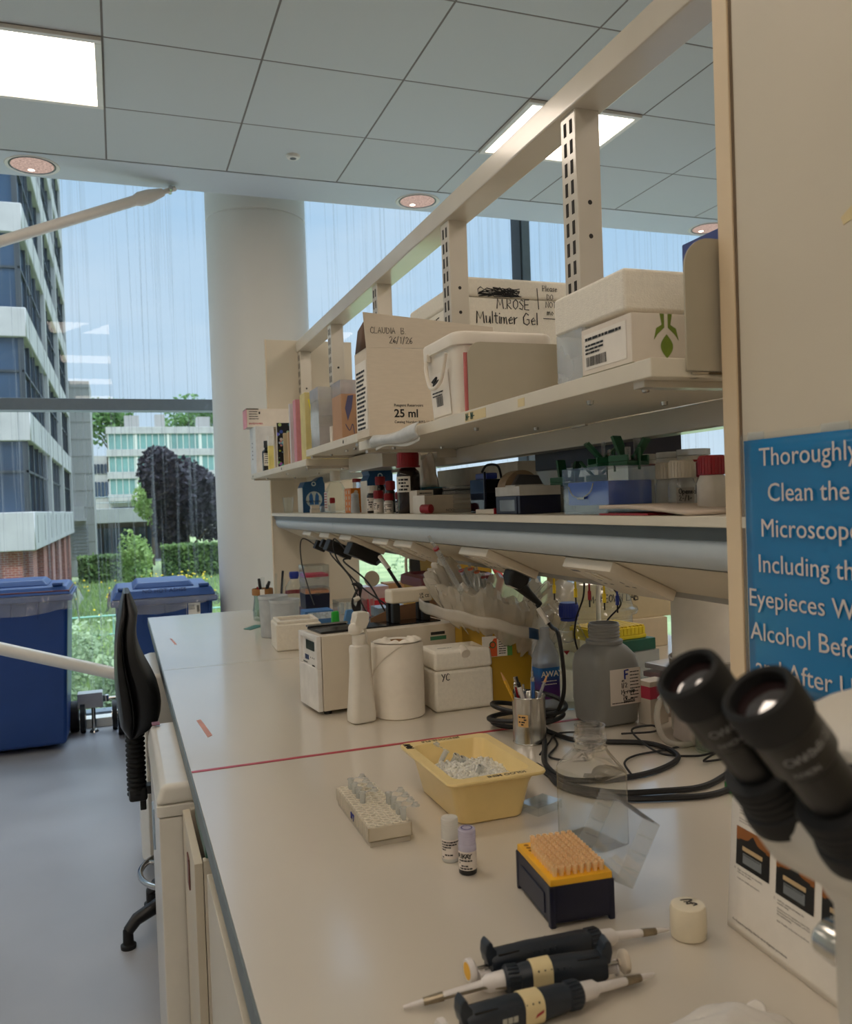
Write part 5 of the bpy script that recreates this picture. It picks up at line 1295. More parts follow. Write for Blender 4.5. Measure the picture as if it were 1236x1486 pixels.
# --- open foam box, milky tubs, pen jar
t = T('foam_box', 'open white polystyrene box without lid, left of the instrument', 'foam box', .608, 3.155, -3)
m = MB(); m.frustum((-.082, -.078, .082, .078, 0), (-.084, -.080, .084, .080, .098), .006, 3); 
m.build('box_body', POLY, t)
m = MB()
for a, b in (((-.076, -.072, .098), (.076, -.058, .110)), ((-.076, .058, .098), (.076, .072, .110)), ((-.076, -.058, .098), (-.062, .058, .110)), ((.062, -.058, .098), (.076, .058, .110))): m.box(a, b, .003)
m.build('rim_lip', POLY, t)
MB().box((-.061, -.057, .0985), (.061, .057, .0995)).build('hollow', mat('foam_inside', (196, 186, 168), .85), t)
TUB = clear('tub_plastic', (240, 244, 246), milk=.75, rough=.3, milkc=(222, 224, 224), refl=.3)
for dx, dy, dh, lab in ((0, 0, 0, 'milky plastic tub in front, behind the open foam box'), (-.022, .135, .004, 'milky plastic tub half hidden behind another tub')):
    t = T('plastic_tub', lab, 'tub', .600 + dx, 3.325 + dy)
    MB().lathe([(0, .002), (.048, 0), (.052, .003), (.058, .150 + dh), (.0605, .152 + dh), (.0605, .160 + dh), (.0595, .164 + dh), (.0575, .164 + dh), (.0565, .15 + dh), (.050, .006), (0, .006)], (0, 0, 0), 40).build('tub_wall', TUB, t)
    if not dx: curved_label(t, .0555, .03, .115, math.radians(-165), math.radians(-140), PAPER)
GLJ = clear('jar_glass', (228, 240, 234), milk=.06, rough=.03, refl=.9)
t = T('glass_jar', 'waisted glass jar with a brown card collar holding pens at the far end', 'jar', .620, 3.995)
MB().lathe([(0, .002), (.040, 0), (.045, .004), (.047, .02), (.047, .05), (.042, .085), (.040, .105), (.044, .135), (.046, .139), (.043, .139), (.038, .106), (.040, .085), (.044, .05), (.043, .02), (0, .012)], (0, 0, 0), 40).build('glass', GLJ, t)
m = MB(); m.lathe([(.047, .118), (.049, .120), (.049, .144), (.047, .148), (.0455, .148), (.0455, .118)], (0, 0, 0), 40); k = m.build('card_collar', mat('collar_brown', (150, 104, 54), .7, var=.1), t)
curved_label(t, .0495, .121, .148, math.radians(-112), math.radians(-88), PAPER, 'collar_tape')
curved_label(t, .0425, .045, .118, math.radians(-120), math.radians(-78), mat('jar_label', (206, 190, 140), .6, var=.3, scale=120), 'label')
m = MB(); rnd = random.Random(8)
for _ in range(40): 
    a = rnd.uniform(0, 6.28); r = rnd.uniform(0, .032); m.box((r * math.cos(a) - .006, r * math.sin(a) - .003, .013 + rnd.uniform(0, .03)), (r * math.cos(a) + .006, r * math.sin(a) + .003, .018 + rnd.uniform(0, .03)), .001)
o = m.build('pale_scraps', mat('scrap_white', (220, 222, 214), .6), t); o['kind'] = 'stuff'
def marker(label, a, b, r, c, cap):
    t = T('marker_pen', label, 'pen', .620, 3.995); a = Vector(a); b = Vector(b); d = b - a
    MB().tube([a, a + d * .65], r, 12).build('barrel', c, t); MB().tube([a + d * .65, a + d * .97, b], [r * 1.1, r, r * .7], 12).build('cap', cap, t)
marker('tall black marker at the left of the pen jar', (.0, .0, .05), (-.014, .004, .195), .007, PWHITE, BLACK)
marker('black marker leaning right in the pen jar', (-.01, .01, .05), (.034, .0, .180), .007, PWHITE, BLACK)
marker('shorter black marker in front at the right of the pen jar', (-.005, -.012, .05), (.022, -.014, .167), .006, BLACK, BLACK)
marker('thin red tipped pen at the left rim of the pen jar', (.01, -.01, .05), (-.026, -.012, .158), .004, BLACK, RED)
t = T('dropper_tube', 'clear plastic tube standing among the markers in the pen jar', 'tube', .622, 3.995); MB().tube([(0, .02, .06), (.004, .02, .17), (.004, .02, .198)], [.007, .007, .0095], 14).build('tube_wall', CLEAR, t)
# --- clutter at the far end of the bench
def duran(label, x, y, r, h, capm, liquid=None, z=BZ, name='glass_bottle', glass=CLEARG):
    t = T(name, label, 'bottle', x, y, 0, z)
    MB().lathe([(0, .003), (r * .92, 0), (r, r * .12), (r, h * .58), (r * .97, h * .63), (r * .55, h * .78), (r * .38, h * .83), (r * .38, h * .95)], (0, 0, 0), 40).build('glass', glass, t)
    k = MB(); R_ = r * .50; k.lathe([(R_, h * .86), (R_, h * .98), (R_ * .93, h), (0, h)], (0, 0, 0), 32)
    for i in range(24):
        a = i * 2 * PI / 24; k.box((R_ * math.cos(a) - .0008, R_ * math.sin(a) - .0008, h * .87), (R_ * math.cos(a) + .0008, R_ * math.sin(a) + .0008, h * .975))
    k.build('screw_cap', capm, t)
    if r > .03: MB().lathe([(r * .42, h * .825), (r * .46, h * .83), (r * .46, h * .85), (r * .4, h * .855)], (0, 0, 0), 32).build('pour_ring', capm, t)
    if liquid: MB().lathe([(0, .004), (r * .90, .004), (r * .955, r * .14), (r * .955, h * liquid[1]), (0, h * liquid[1])], (0, 0, 0), 36).build('liquid', liquid[0], t)
    return t
t = duran('blue capped glass bottle at the far end of the bench by the end board', .815, 4.22, .046, .200, BLUEC)
MB().lathe([(.0468, .085), (.0468, .105)], (0, 0, 0), 36, arc=PI).build('red_band', RED, t)
for i, (x, y, h) in enumerate(((.725, 4.28, .19), (.745, 4.25, .205), (.735, 4.22, .165))):
    t = T('glass_pipette', 'glass pipettes and a black handled tool leaning by the end board', 'tool', x, y, group='tools leaning by the end board')
    MB().tube([(0, 0, 0), (.012 + .01 * i, .01, h)], .006, 10).build('shaft', CLEARG if i != 1 else BLACK, t)
def rackbox(label, x, y, z, w, d, h, base, lid=None, insert=None, rz=0, name='tip_box', hb=None):
    t = T(name, label, 'tip box', x, y, rz, z); hb = hb or h * .58
    m = MB(); m.frustum((-w * .48, -d * .48, w * .48, d * .48, 0), (-w / 2, -d / 2, w / 2, d / 2, hb), .003); m.build('base', base, t)
    if insert:
        m = MB(); m.box((-w * .47, -d * .47, hb + .0003), (w * .47, d * .47, hb + .012), .001)
        for i in range(10): m.tube([(-w * .42 + i * w * .093, -d * .40, hb + .012), (-w * .42 + i * w * .093, d * .40, hb + .012)], w * .03, 8)
        m.build('tip_insert', insert, t)
    if lid:
        m = MB(); m.shell((-w / 2, -d / 2, hb + .0003), (w / 2, d / 2, h), .0015, open_top=False); m.build('lid', lid, t)
        m = MB(); m.box((-w * .1, -d / 2 - .002, hb - .008), (w * .1, -d / 2, hb + .008)); m.build('latch', lid, t)
    return t
PINKR = mat('pink_rack', (206, 40, 86), .45); ORNG = mat('pale_orange', (232, 160, 112), .45); CLB = clear('clear_tray', (236, 240, 242), milk=.18, rough=.08)
rackbox('dark navy tip box under a clear box, far along the bench', .858, 3.95, BZ + .045, .118, .13, .098, NAVY, CLEAR, ORNG, 0, hb=.072)
t = rackbox('clear tip box with a pink rack stacked on the navy one', .858, 3.95, BZ + .1435, .118, .13, .105, CLB, CLEAR, PINKR, 0, hb=.05)
t = T('tip_box_stand', 'purple brown low box under the navy and pink tip boxes', 'box', .858, 3.95); MB().box((-.062, -.068, 0), (.062, .068, .0448), .002).build('box', mat('plum_card', (96, 70, 84), .6), t)
t = T('glove_carton', 'blue and white printed low carton behind the milky tubs', 'carton', .795, 3.63); MB().box((-.062, -.05, 0), (.062, .05, .075), .002).build('carton', mat('carton_blue', (70, 120, 176), .5), t)
MB().box((-.050, -.0508, .040), (.056, -.0502, .068)).build('carton_panel', mat('carton_white', (200, 214, 226), .5, var=.3, scale=90), t)
t = rackbox('clear box of standing tubes under a black cable clip', .942, 3.62, BZ, .128, .12, .108, CLB, CLEAR, None, 0, hb=.05)
for i in range(4): MB().tube([(-.04 + i * .027, -.02, .052), (-.04 + i * .027, -.02, .10)], .009, 12).build('tube', TUBEM, t)
rackbox('pale blue lidded navy tip box left of the yellow one', 1.00, 3.22, BZ, .125, .11, .118, NAVY, mat('lid_greyblue', (130, 146, 160), .35), None, 0, hb=.082)
rackbox('yellow tip box with a white lid behind the sensor bridge', 1.155, 3.45, BZ, .125, .11, .145, mat('tipbox_yellow', (230, 186, 40), .45), clear('frost_lid', milk=.7, milkc=(230, 228, 220)), None, 0, hb=.10)
rackbox('red tip box with a milky lid by the far board opening', 1.10, 3.80, BZ, .125, .11, .145, mat('tipbox_red', (190, 28, 52), .45), clear('pink_lid', (240, 220, 224), milk=.6, milkc=(232, 214, 214)), None, 0, hb=.09)
t = T('brown_carton', 'small brown carton with tape behind the red tip box', 'carton', 1.27, 3.95); MB().box((-.07, -.05, 0), (.07, .05, .14), .002).build('carton', KRAFT, t); MB().box((.02, -.0506, .05), (.045, -.0501, .14)).build('carton_tape', TAPE, t)
t = T('green_grip', 'bright green plastic cover beside the blue one behind the foam box', 'clip', .800, 3.30, 0); m = MB(); m.prism([(-.02, 0), (.014, 0), (.010, .105), (-.018, .102)], -.012, .012, 'y', .005); m.build('grip', mat('grip_green', (40, 176, 60), .4), t)
t = T('blue_grip', 'blue sloping plastic cover beside the bright green one', 'clip', .846, 3.285, 0); m = MB(); m.prism([(-.034, 0), (.022, 0), (.022, .108), (-.008, .108)], -.012, .012, 'y', .004); m.build('grip', mat('grip_blue', (84, 136, 190), .4), t)
t = T('black_router', 'small black device with cables behind the green and blue covers', 'device', .965, 3.36); MB().box((-.07, -.05, 0), (.07, .05, .05), .006).build('case', BLACK, t); MB().box((.0, -.051, .05), (.03, -.02, .052)).build('screen', mat('screen_blue', (150, 190, 220), .3), t)
t = T('measuring_cylinder', 'thin clear measuring cylinder standing left of the navy tip box', 'cylinder', .915, 3.18); MB().lathe([(0, 0), (.022, 0), (.022, .006), (.011, .010), (.011, .17), (.013, .172), (.0095, .172), (.0095, .012), (0, .012)], (0, 0, 0), 24).build('glass', CLEAR, t)

# --- yellow clinical bins with liner
YB = mat('bin_yellow', (176, 138, 30), .5, var=.04); MAR = mat('lid_maroon', (96, 24, 30), .4)
t = T('clinical_bin', 'dark yellow clinical waste bin wrapped in a big clear bag', 'bin', .940, 2.072, -4)
m = MB(); m.frustum((-.062, -.085, .062, .085, 0), (-.072, -.095, .072, .095, .235), .008); m.build('bin_body', YB, t)
m = MB(); m.box((-.073, -.0945, .125), (-.030, -.0915, .178)); m.build('hazard_label', PAPER, t)
m = MB(); m.prism([(-.072, .126), (-.034, .126), (-.034, .172), (-.042, .172)], -.0955, -.0948, 'y'); m.build('hazard_triangle', mat('hazard_orange', (214, 92, 44), .5), t)
m = MB(); m.lathe([(.006, 0), (.009, 0)], (0, 0, 0), 16); o = m.build('hazard_ring', mat('hazard_green', (70, 110, 60), .5), t, loc=(-.046, -.0958, .156), rot=(PI / 2, 0, 0), solid=.0004)
m = MB(); m.box((-.030, -.0945, .125), (-.006, -.0920, .178)); m.build('text_label', PAPER, t)
m = MB(); lines_print(m, (-.029, -.0947, .172), (1, 0, 0), (0, 0, 1), 8, .0058, .02, .0024, seed=6, jag=.05); m.build('label_print', INK, t)
m = MB(); m.box((-.006, -.0945, .125), (.008, -.0921, .180)); m.build('green_label', mat('label_green', (90, 150, 70), .5), t)
BAG = clear('bag_film', (250, 248, 244), milk=.34, rough=.15, milkc=(240, 236, 226), refl=.9, edge=.7)
rnd = random.Random(17); fold = [(rnd.randint(3, 16), rnd.uniform(0, 6), rnd.uniform(.3, 1)) for _ in range(9)]
def bagf(u, v):
    a = 2 * PI * u
    wv = sum(am * math.sin(f * a + ph + 1.5 * v) for f, ph, am in fold) / 5
    # profile over v: 0 = inside the bin, .45 = top rim, 1 = hanging hem
    if v < .40: s = v / .40; r = .7 + .95 * s ** .8; z = .215 + .095 * s
    elif v < .55: s = (v - .4) / .15; r = 1.65 + .25 * s; z = .310 - .012 * s
    else: s = (v - .55) / .45; r = 1.90 + .06 * math.sin(s * PI) - .62 * s ** 1.3; z = .298 - .112 * s
    r *= 1 + .10 * wv * (.3 + v); z += .020 * wv * (1 - abs(v - .5)) + .012 * math.sin(3 * a + 1)
    ex = .108; ey = .088
    z += -.050 * math.cos(a + .35) * min(1, v * 1.6) + .020 * math.sin(a) * min(1, v * 2)
    cr = 0
    for f, ph, am in fold: cr += am * (1 - 2 * abs(math.sin(f * 1.7 * a + ph + 5 * v * math.sin(ph)))) * .5
    r *= 1 + .045 * cr * (.4 + v); z += .008 * cr * (v > .1) + .006 * math.sin(17 * a + 9 * v)
    return (.004 + ex * r * math.cos(a), ey * r * math.sin(a) * (.95 if math.sin(a) < 0 else .8), z)
MB().sheet(bagf, 150, 34).build('liner_bag', BAG, t, smooth=22, solid=.0003)
def hem(u, v):
    a = math.radians(170 + 190 * u); wv = sum(am * math.sin(f * a + ph) for f, ph, am in fold) / 8
    r = 1.97 + .10 * wv + .006 * math.sin(v * PI)
    return (.004 + .108 * r * math.cos(a) * .99, .088 * .98 * r * math.sin(a), .262 - .115 * u + .030 * (v - .5) + .010 * math.sin(2.2 * PI * u) + .012 * wv)
MB().sheet(hem, 60, 4).build('bag_hem', clear('hem_film', (250, 248, 244), milk=.36, rough=.2, milkc=(244, 240, 232), refl=.6, edge=.85), t, solid=.0004)
p0 = hem(.56, .3); p1 = hem(.59, .9)
m = MB(); m.sheet(lambda u, v: (lambda q: (q[0], q[1] - .0015, q[2]))(hem(.555 + .04 * u, .05 + .9 * v)), 4, 2); m.build('blue_tab', mat('tab_blue', (34, 66, 100), .4), t, solid=.0006)
# serological pipettes sticking out of the bag
def sero(label, a, b, r, band, thick=CLEAR):
    a = Vector(a); b = Vector(b); d = b - a; t = thing('serological_pipette', label, 'pipette', tuple(a))
    MB().tube([(0, 0, 0), d * .80, d * .82, d * .90], [r, r, r * .55, r * .55], 14).build('tube_wall', thick, t)
    MB().tube([d * .78, d * .81], [r * 1.04, r * 1.04], 14).build('colour_band', band, t)
    MB().tube([d * .90, d], [r * .62, r * .62], 12).build('mouth_piece', thick, t)
    m = MB()
    n = d.normalized(); s = n.cross(Vector((0, 1, 0))).normalized()
    for i in range(14): p = d * (.30 + .03 * i) + Vector((0, -r * 1.01, 0)); m.tube([p - s * r * .5, p + s * r * .3], .0004, 4)
    m.build('graduation', INK, t); return t
OR = mat('band_orange', (206, 96, 50), .4); GRB = clear('pip_plastic', (236, 240, 240), milk=.22, rough=.08, refl=.9)
sero('long graduated pipette with a red band leaning out of the bin bag', (.806, 1.965, 1.19), (.700, 1.915, 1.345), .0068, RED, GRB)
sero('short pipette with a red band tilted left among the bagged ones', (.835, 1.985, 1.195), (.795, 1.965, 1.268), .0066, RED, GRB)
sero('short pipette with an orange band, left of the upright bagged pair', (.850, 1.985, 1.19), (.823, 1.965, 1.272), .0070, OR, GRB)
sero('short pipette with an orange band, right of the upright bagged pair', (.866, 1.985, 1.19), (.840, 1.962, 1.262), .0070, OR, GRB)
sero('short plain pipette at the right of the bagged bundle', (.874, 1.99, 1.185), (.861, 1.965, 1.245), .0062, RED, GRB)
sero('short pipette with an orange band at the right back rim of the bag', (1.00, 2.00, 1.19), (.992, 1.98, 1.247), .0066, OR, GRB)
sero('dark blue banded short pipette deep in the bagged bundle', (.842, 1.995, 1.20), (.808, 1.985, 1.254), .0058, BLUEC, GRB)
t = T('sharps_bin', 'yellow bin with a maroon lid, behind the bagged bin', 'bin', 1.015, 2.62)
MB().frustum((-.10, -.10, .10, .10, 0), (-.115, -.115, .115, .115, .26), .01).build('bin_body', YB, t)
m = MB(); m.sqlathe([(.124, .124, .03, .255), (.128, .128, .03, .262), (.126, .126, .03, .285), (.112, .112, .03, .292), (.108, .108, .03, .282), (.05, .05, .03, .280)], (0, 0, 0)); m.build('lid', MAR, t)
t = T('sharps_bin', 'tall plain dark yellow bin seen beyond the maroon lidded bin', 'bin', 1.22, 3.05)
MB().frustum((-.10, -.10, .10, .10, 0), (-.11, -.11, .11, .11, .315), .008).build('bin_body', YB, t); m = MB(); m.box((-.112, -.112, .315), (.112, .112, .33), .004); m.build('lid', YB, t)

# --- bottles and boxes behind the grey jar
t = T('detergent_bottle', 'upright bottle with a blue and purple label lettered AWAY', 'bottle', .988, 1.885, 0)
m = MB(); m.sqlathe([(.026, .020, .010, 0), (.030, .024, .012, .004), (.030, .024, .012, .135), (.020, .018, .014, .165), (.012, .012, .012, .180), (.012, .012, .012, .205)], (0, 0, 0)); m.build('bottle_body', clear('pale_bottle', (230, 234, 240), milk=.5, milkc=(200, 204, 210)), t)
LBT = NT('gradient_label'); _p = LBT.n('BsdfPrincipled'); _c = LBT.n('TexCoord'); _s = LBT.n('SeparateXYZ'); LBT.l(_c.outputs['Object'], _s.inputs[0]); LBT.l(LBT.ramp(LBT.math('DIVIDE', _s.outputs[2], .15), [(.2, lin((92, 30, 104))), (.45, lin((60, 40, 110))), (.62, lin((30, 96, 160)))]), _p.inputs['Base Color']); LBT.surf(_p.outputs[0])
m = MB(); m.sqlathe([(.0305, .0245, .012, .03), (.0305, .0245, .012, .108)], (0, 0, 0)); m.build('label', LBT.m, t)
type_text('AWAY', .020, PAPER, t, 'label_lettering', (-.026, -.0246, .086), (1, 0, 0), (0, 0, 1), 'LEFT', 0, .0004, .02)
m = MB(); lines_print(m, (-.026, -.0248, .074), (1, 0, 0), (0, 0, 1), 2, .008, .045, .002, seed=3); m.build('label_print', PAPER, t)
t = duran('clear glass bottle with a ribbed blue cap, left of the grey jar', 1.058, 1.885, .0475, .262, BLUEC)
m = MB(); m.prism([(-.045, .150), (-.028, .150), (-.036, .140)], -.0482, -.0478, 'y'); m.build('red_triangle', RED, t)
duran('glass bottle with a grey cap close behind the grey jar', 1.128, 1.862, .050, .208, mat('cap_greyblue', (84, 94, 112), .4))
t = T('rack_stand', 'low clear plastic box under the yellow and green racks', 'box', 1.235, 1.93, 8); m = MB(); m.shell((-.075, -.065, 0), (.075, .065, .122), .002, open_top=False); m.build('box_wall', CLB, t)
t = T('green_rack', 'dark green tube rack under the yellow rack', 'rack', 1.235, 1.93, 8, BZ + .1225); m = MB(); m.box((-.068, -.06, 0), (.068, .06, .030), .002); m.build('rack_body', mat('rack_green', (16, 86, 66), .45), t)
t = T('yellow_rack', 'yellow tube rack with ribbed top behind the grey jar', 'rack', 1.200, 1.94, 8, BZ + .153)
m = MB(); m.box((-.078, -.062, 0), (.082, .062, .010), .002); m.box((-.076, -.06, .010), (.080, .06, .030), .002); m.build('rack_body', mat('rack_yellow', (232, 208, 40), .45), t)
m = MB()
for i in range(12): m.box((-.070 + i * .0128, -.058, .030), (-.063 + i * .0128, .058, .034))
for i in range(12): m.box((-.072 + i * .0128, -.0615, .012), (-.069 + i * .0128, -.060, .029))
m.build('rack_rib', mat('rack_yellow_rib', (224, 196, 34), .45), t)
t = T('carboy', 'large clear domed glass vessel behind the blue capped bottle', 'vessel', 1.375, 2.325)
MB().lathe([(0, .004), (.12, 0), (.135, .01), (.135, .16), (.150, .164), (.153, .172), (.150, .180), (.138, .186), (.130, .215), (.105, .245), (.06, .266), (0, .272)], (0, 0, 0), 56).build('glass', CLEARG, t)
t = T('plastic_hose', 'short white bent tube rising inside the domed vessel', 'tube', 1.33, 2.19); MB().tube(bez([(0, 0, .10), (0, 0, .24), (.012, 0, .262), (.035, 0, .258), (.05, 0, .245)], 6), .007, 10).build('hose', WHITEPL, t)
t = T('lab_carton', 'pale carton with handwritten black letters on the other side of the bench', 'carton', 1.58, 2.50, 0, BZ); 
m = MB(); m.box((-.15, .0, .10), (.24, .2, .29), .002); m.build('carton', mat('pale_card', (196, 180, 146), .7, var=.04), t)
m = MB(); m.box((-.15, -.02, 0), (.20, .2, .0995), .003); m.build('lower_box', mat('pale_card_low', (202, 186, 158), .7, var=.04), t)
pen([('Mc KEOWN LAB', (-.098, -.0003, .164), .025)], INK, t, 'carton_writing', (1, 0, 0), (0, 0, 1))
t = T('paper_cylinder', 'white cylinder of rolled paper standing in a grey tub by the panel', 'cylinder', 1.215, 1.55)
MB().lathe([(.076, .02), (.076, .40), (.0745, .40), (.0745, .02)], (0, 0, 0), 48).build('paper_roll', PAPER, t)
MB().lathe([(0, .002), (.078, 0), (.081, .003), (.083, .16), (.085, .163), (.082, .166), (.079, .16), (.079, .01), (0, .01)], (0, 0, 0), 48).build('tub', mat('tub_grey', (176, 170, 160), .5), t)
t = T('blue_capped_bottle', 'white bottle with a wide bright blue cap half hidden by the eyepiece', 'bottle', 1.205, 1.41)
MB().lathe([(0, 0), (.026, 0), (.028, .003), (.028, .110), (.020, .125)], (0, 0, 0), 32).build('bottle_body', MILKY, t); MB().lathe(cap_prof(.0225, .118, .158), (0, 0, 0), 32).build('screw_cap', BLUEC, t)
t = T('white_device', 'pale grey boxy device behind the left eyepiece', 'device', 1.16, 1.56 - .06, -8)
m = MB(); m.frustum((-.06, -.05, .06, .03, 0), (-.045, -.04, .05, .03, .118), .008, 3); m.build('case', mat('case_grey', (190, 178, 170), .45), t); MB().tube([(.03, -.0505, .02), (.03, -.049, .02)], .004, 12).build('screw', DARKG, t); MB().box((-.04, -.050, .062), (-.01, -.0455, .068)).build('label_strip', RED, t)
t = T('pink_box', 'small white box with a pink band right of the grey jar', 'box', 1.145, 1.66, 10); MB().box((-.028, -.02, 0), (.028, .02, .10), .002).build('box', CARDW, t); MB().box((-.0285, -.0205, .06), (.0285, .0205, .088)).build('pink_band', mat('band_pink', (206, 70, 96), .5), t)
t = T('tray_stack', 'stack of glossy clear trays to the right of the grey jar', 'trays', 1.27, 1.74, 10)
for i in range(4): MB().box((-.075 + .006 * i, -.05, .02 * i + .04), (.06 - .004 * i, .05, .02 * i + .054), .003).build('tray', mat('tray_tint', (206, 206, 214), .1) if i % 2 else mat('tray_pinkish', (188, 160, 168), .15), t)
MB().box((-.075, -.05, 0), (.06, .05, .0398), .003).build('bottom_box', CARDW, t)
# syringe filter and tubing
t = T('vacuum_filter', 'round white disc filter with curved milky tubing behind the coiled cables', 'filter', 1.065, 1.515)
m = MB(); m.X = Matrix.Translation((.006, .0, .094)) @ Matrix.Rotation(math.radians(35), 4, 'Z') @ Matrix.Rotation(math.radians(72), 4, 'X') @ Matrix.Rotation(math.radians(25), 4, 'Y')
m.lathe([(0, .006), (.008, .007), (.010, .004), (.030, .003), (.033, .001), (.033, -.001), (.030, -.003), (.010, -.004), (.005, -.012), (0, -.012)], (0, 0, 0), 36)
for i in range(20): a = i * PI / 10; m.box((.011 * math.cos(a) - .0005, .011 * math.sin(a) - .0005, .0032), (.011 * math.cos(a) + .0005, .011 * math.sin(a) + .0005, .0045)); m.tube([(.011 * math.cos(a), .011 * math.sin(a), .0036), (.028 * math.cos(a), .028 * math.sin(a), .0034)], .0006, 4)
m.build('filter_disc', MILKY, t)
m = MB(); m.tube(bez([(-.002, -.006, .094), (-.022, -.02, .085), (-.032, -.03, .055), (-.020, -.04, .018), (.02, -.05, .0065), (.06, -.045, .012), (.09, -.03, .018)], 8), .0065, 12); m.build('tubing', clear('tubing_milky', milk=.6, rough=.2, milkc=(220, 212, 200), refl=.5), t)
t = T('glass_beaker', 'small clear glass of water with black print behind the microscope', 'beaker', 1.112, 1.422)
MB().lathe([(0, .002), (.025, 0), (.0275, .003), (.0275, .066), (.0285, .068), (.0265, .068), (.026, .006), (0, .005)], (0, 0, 0), 36).build('glass', CLEARG, t)
MB().lathe([(0, .006), (.0255, .006), (.0255, .040), (0, .040)], (0, 0, 0), 32).build('water', clear('water', (232, 238, 226), milk=.08, rough=.02), t)
curved_print(t, .0279, .026, .036, math.radians(-135), math.radians(-70), 7, rows=1)
t = T('tube_holder', 'clear plastic lid lying behind the square clear bottle', 'lid', .655, 1.285, 20); m = MB(); m.shell((-.030, -.022, 0), (.030, .022, .014), .0012, open_top=False); m.build('lid_wall', CLEAR, t)
# --- big square clear bottle
_t = NT('bottle_shoulder'); _g = _t.n('BsdfGlass', Roughness=.02, IOR=1.22); _tr = _t.n('BsdfTransparent'); _m = _t.n('MixShader', Fac=.55); _t.l(_tr.outputs[0], _m.inputs[1]); _t.l(_g.outputs[0], _m.inputs[2]); _t.surf(_m.outputs[0]); SHOUL = _t.m
CLEARB = clear('bottle_clear', (252, 254, 253), milk=.02, rough=.03, refl=1.6, edge=.05, epow=2.6)
t = T('media_bottle', 'square clear plastic bottle without a cap behind the open tip box', 'bottle', .667, 1.135, 12)
m = MB(); m.sqlathe([(.028, .046, .008, 0), (.032, .050, .010, .003), (.032, .050, .010, .108)], (0, 0, 0), seg=8, hi=False); m.use(1).sqlathe([(.032, .050, .010, .108), (.031, .049, .011, .114), (.024, .030, .022, .138), (.0245, .0245, .0245, .144)], (0, 0, 0), seg=8, lo=False, hi=False); m.build('bottle_body', [CLEARB, SHOUL], t)
m = MB(); pr = [(.0245, .142), (.0258, .146), (.0235, .149), (.0235, .153)]
for i in range(2): z = .155 + i * .006; pr += [(.0252, z), (.0252, z + .002), (.0235, z + .0035)]
m.lathe(pr + [(.0230, .176), (.0238, .178), (.0222, .178), (.0218, .15)], (0, 0, 0), 40); m.build('threaded_neck', SHOUL, t)
# ================================================================ things on the upper shelves
ZA, ZB, ZC, ZM = 1.6055, 1.6325, 1.6005, 1.3965
CARDB = mat('card_greyed', (212, 200, 182), .75, var=.03, scale=30, stretch=(1, 1, 6)); CARDIN = mat('card_inside', (96, 70, 52), .85)
def bxs(name, label, cat, a, b, m, part='box', bev=.002, group=None):
    """a box-like thing whose base sits at a.z; returns the Empty, local frame = world shifted to a"""
    t = thing(name, label, cat, a, 0, group); MB().box((0, 0, 0), (b[0] - a[0], b[1] - a[1], b[2] - a[2]), bev).build(part, m, t); return t
# big card box with raised flap
t = thing('cardboard_box', 'big pale card box printed 25 ml with its front flap standing up', 'box', (.625, 2.135, ZA)); w, d, h = .365, .118, .232
m = MB(); m.box((0, 0, 0), (w, .003, h)); m.box((0, d - .003, 0), (w, d, h)); m.box((0, .003, 0), (.003, d - .003, h)); m.box((w - .003, .003, 0), (w, d - .003, h)); m.box((.003, .003, 0), (w - .003, d - .003, .003)); m.build('box_walls', CARDB, t)
m = MB(); m.prism([(.0, h), (w, h + .004), (w, h + .066), (-.006, h + .092)], 0, .003, 'y'); m.build('front_flap', CARDB, t)
m = MB(); m.poly([(.0, .003, h), (.0, d * .9, h), (.006, d * .8, h + .06), (.004, .02, h + .075)], [(0, 1, 2, 3)]); m.build('side_flap', CARDIN, t, solid=.003)
m = MB(); m.box((-.0012, .008, .02), (-.0002, d - .008, h - .03)); m.build('side_label', PAPER, t)
m = MB(); lines_print(m, (-.0014, d - .015, h - .06), (0, -1, 0), (0, 0, 1), 14, .0115, d - .03, .006, seed=21); m.build('label_print', INK, t)
type_text('Reagent Reservoirs', .0105, INK, t, 'printed_text', (.070, -.0002, .078), (1, 0, 0), (0, 0, 1), 'LEFT', 0, .0003, .012); type_text('25 ml', .030, INK, t, 'printed_text', (.070, -.0002, .050), (1, 0, 0), (0, 0, 1), 'LEFT', 0, .0003, .025); type_text('Catalog Number 8093-11  Sterile,', .0095, INK, t, 'printed_text', (.070, -.0002, .034), (1, 0, 0), (0, 0, 1), 'LEFT', 0, .0003, .012)
pen([('CLAUDIA  B.', (.012, -.0002, h + .038), .016), ('26/1/26', (.064, -.0002, h + .013), .017)], INK, t, 'marker_writing', (1, 0, 0), (0, 0, 1), .03, .05)
# white bucket
BUK = mat('bucket_white', (226, 218, 204), .4, var=.02, sub=.1)
t = thing('plastic_bucket', 'large square white plastic bucket with lid and side handle on the near shelf', 'bucket', (.790, 1.748, ZA))
MB().sqlathe([(.098, .090, .03, 0), (.102, .094, .03, .004), (.112, .102, .03, .150)], (0, 0, 0)).build('bucket_body', BUK, t)
MB().sqlathe([(.113, .103, .03, .150), (.118, .108, .032, .152), (.119, .109, .032, .172), (.116, .106, .03, .178), (.112, .102, .03, .180), (.108, .098, .028, .176)], (0, 0, 0)).build('lid', BUK, t)
m = MB(); m.tube(bez([(-.119, .060, .148), (-.124, .055, .12), (-.126, .02, .075), (-.122, -.03, .085), (-.120, -.06, .14)], 7), .0045, 8); m.box((-.124, .048, .138), (-.112, .070, .156), .003); m.build('handle', BUK, t)
m = MB(); m.X = Matrix.Rotation(math.radians(-3.9), 4, 'Y'); m.box((-.1042, -.045, .02), (-.1030, .062, .115)); lb = m.build('label', PAPER, t)
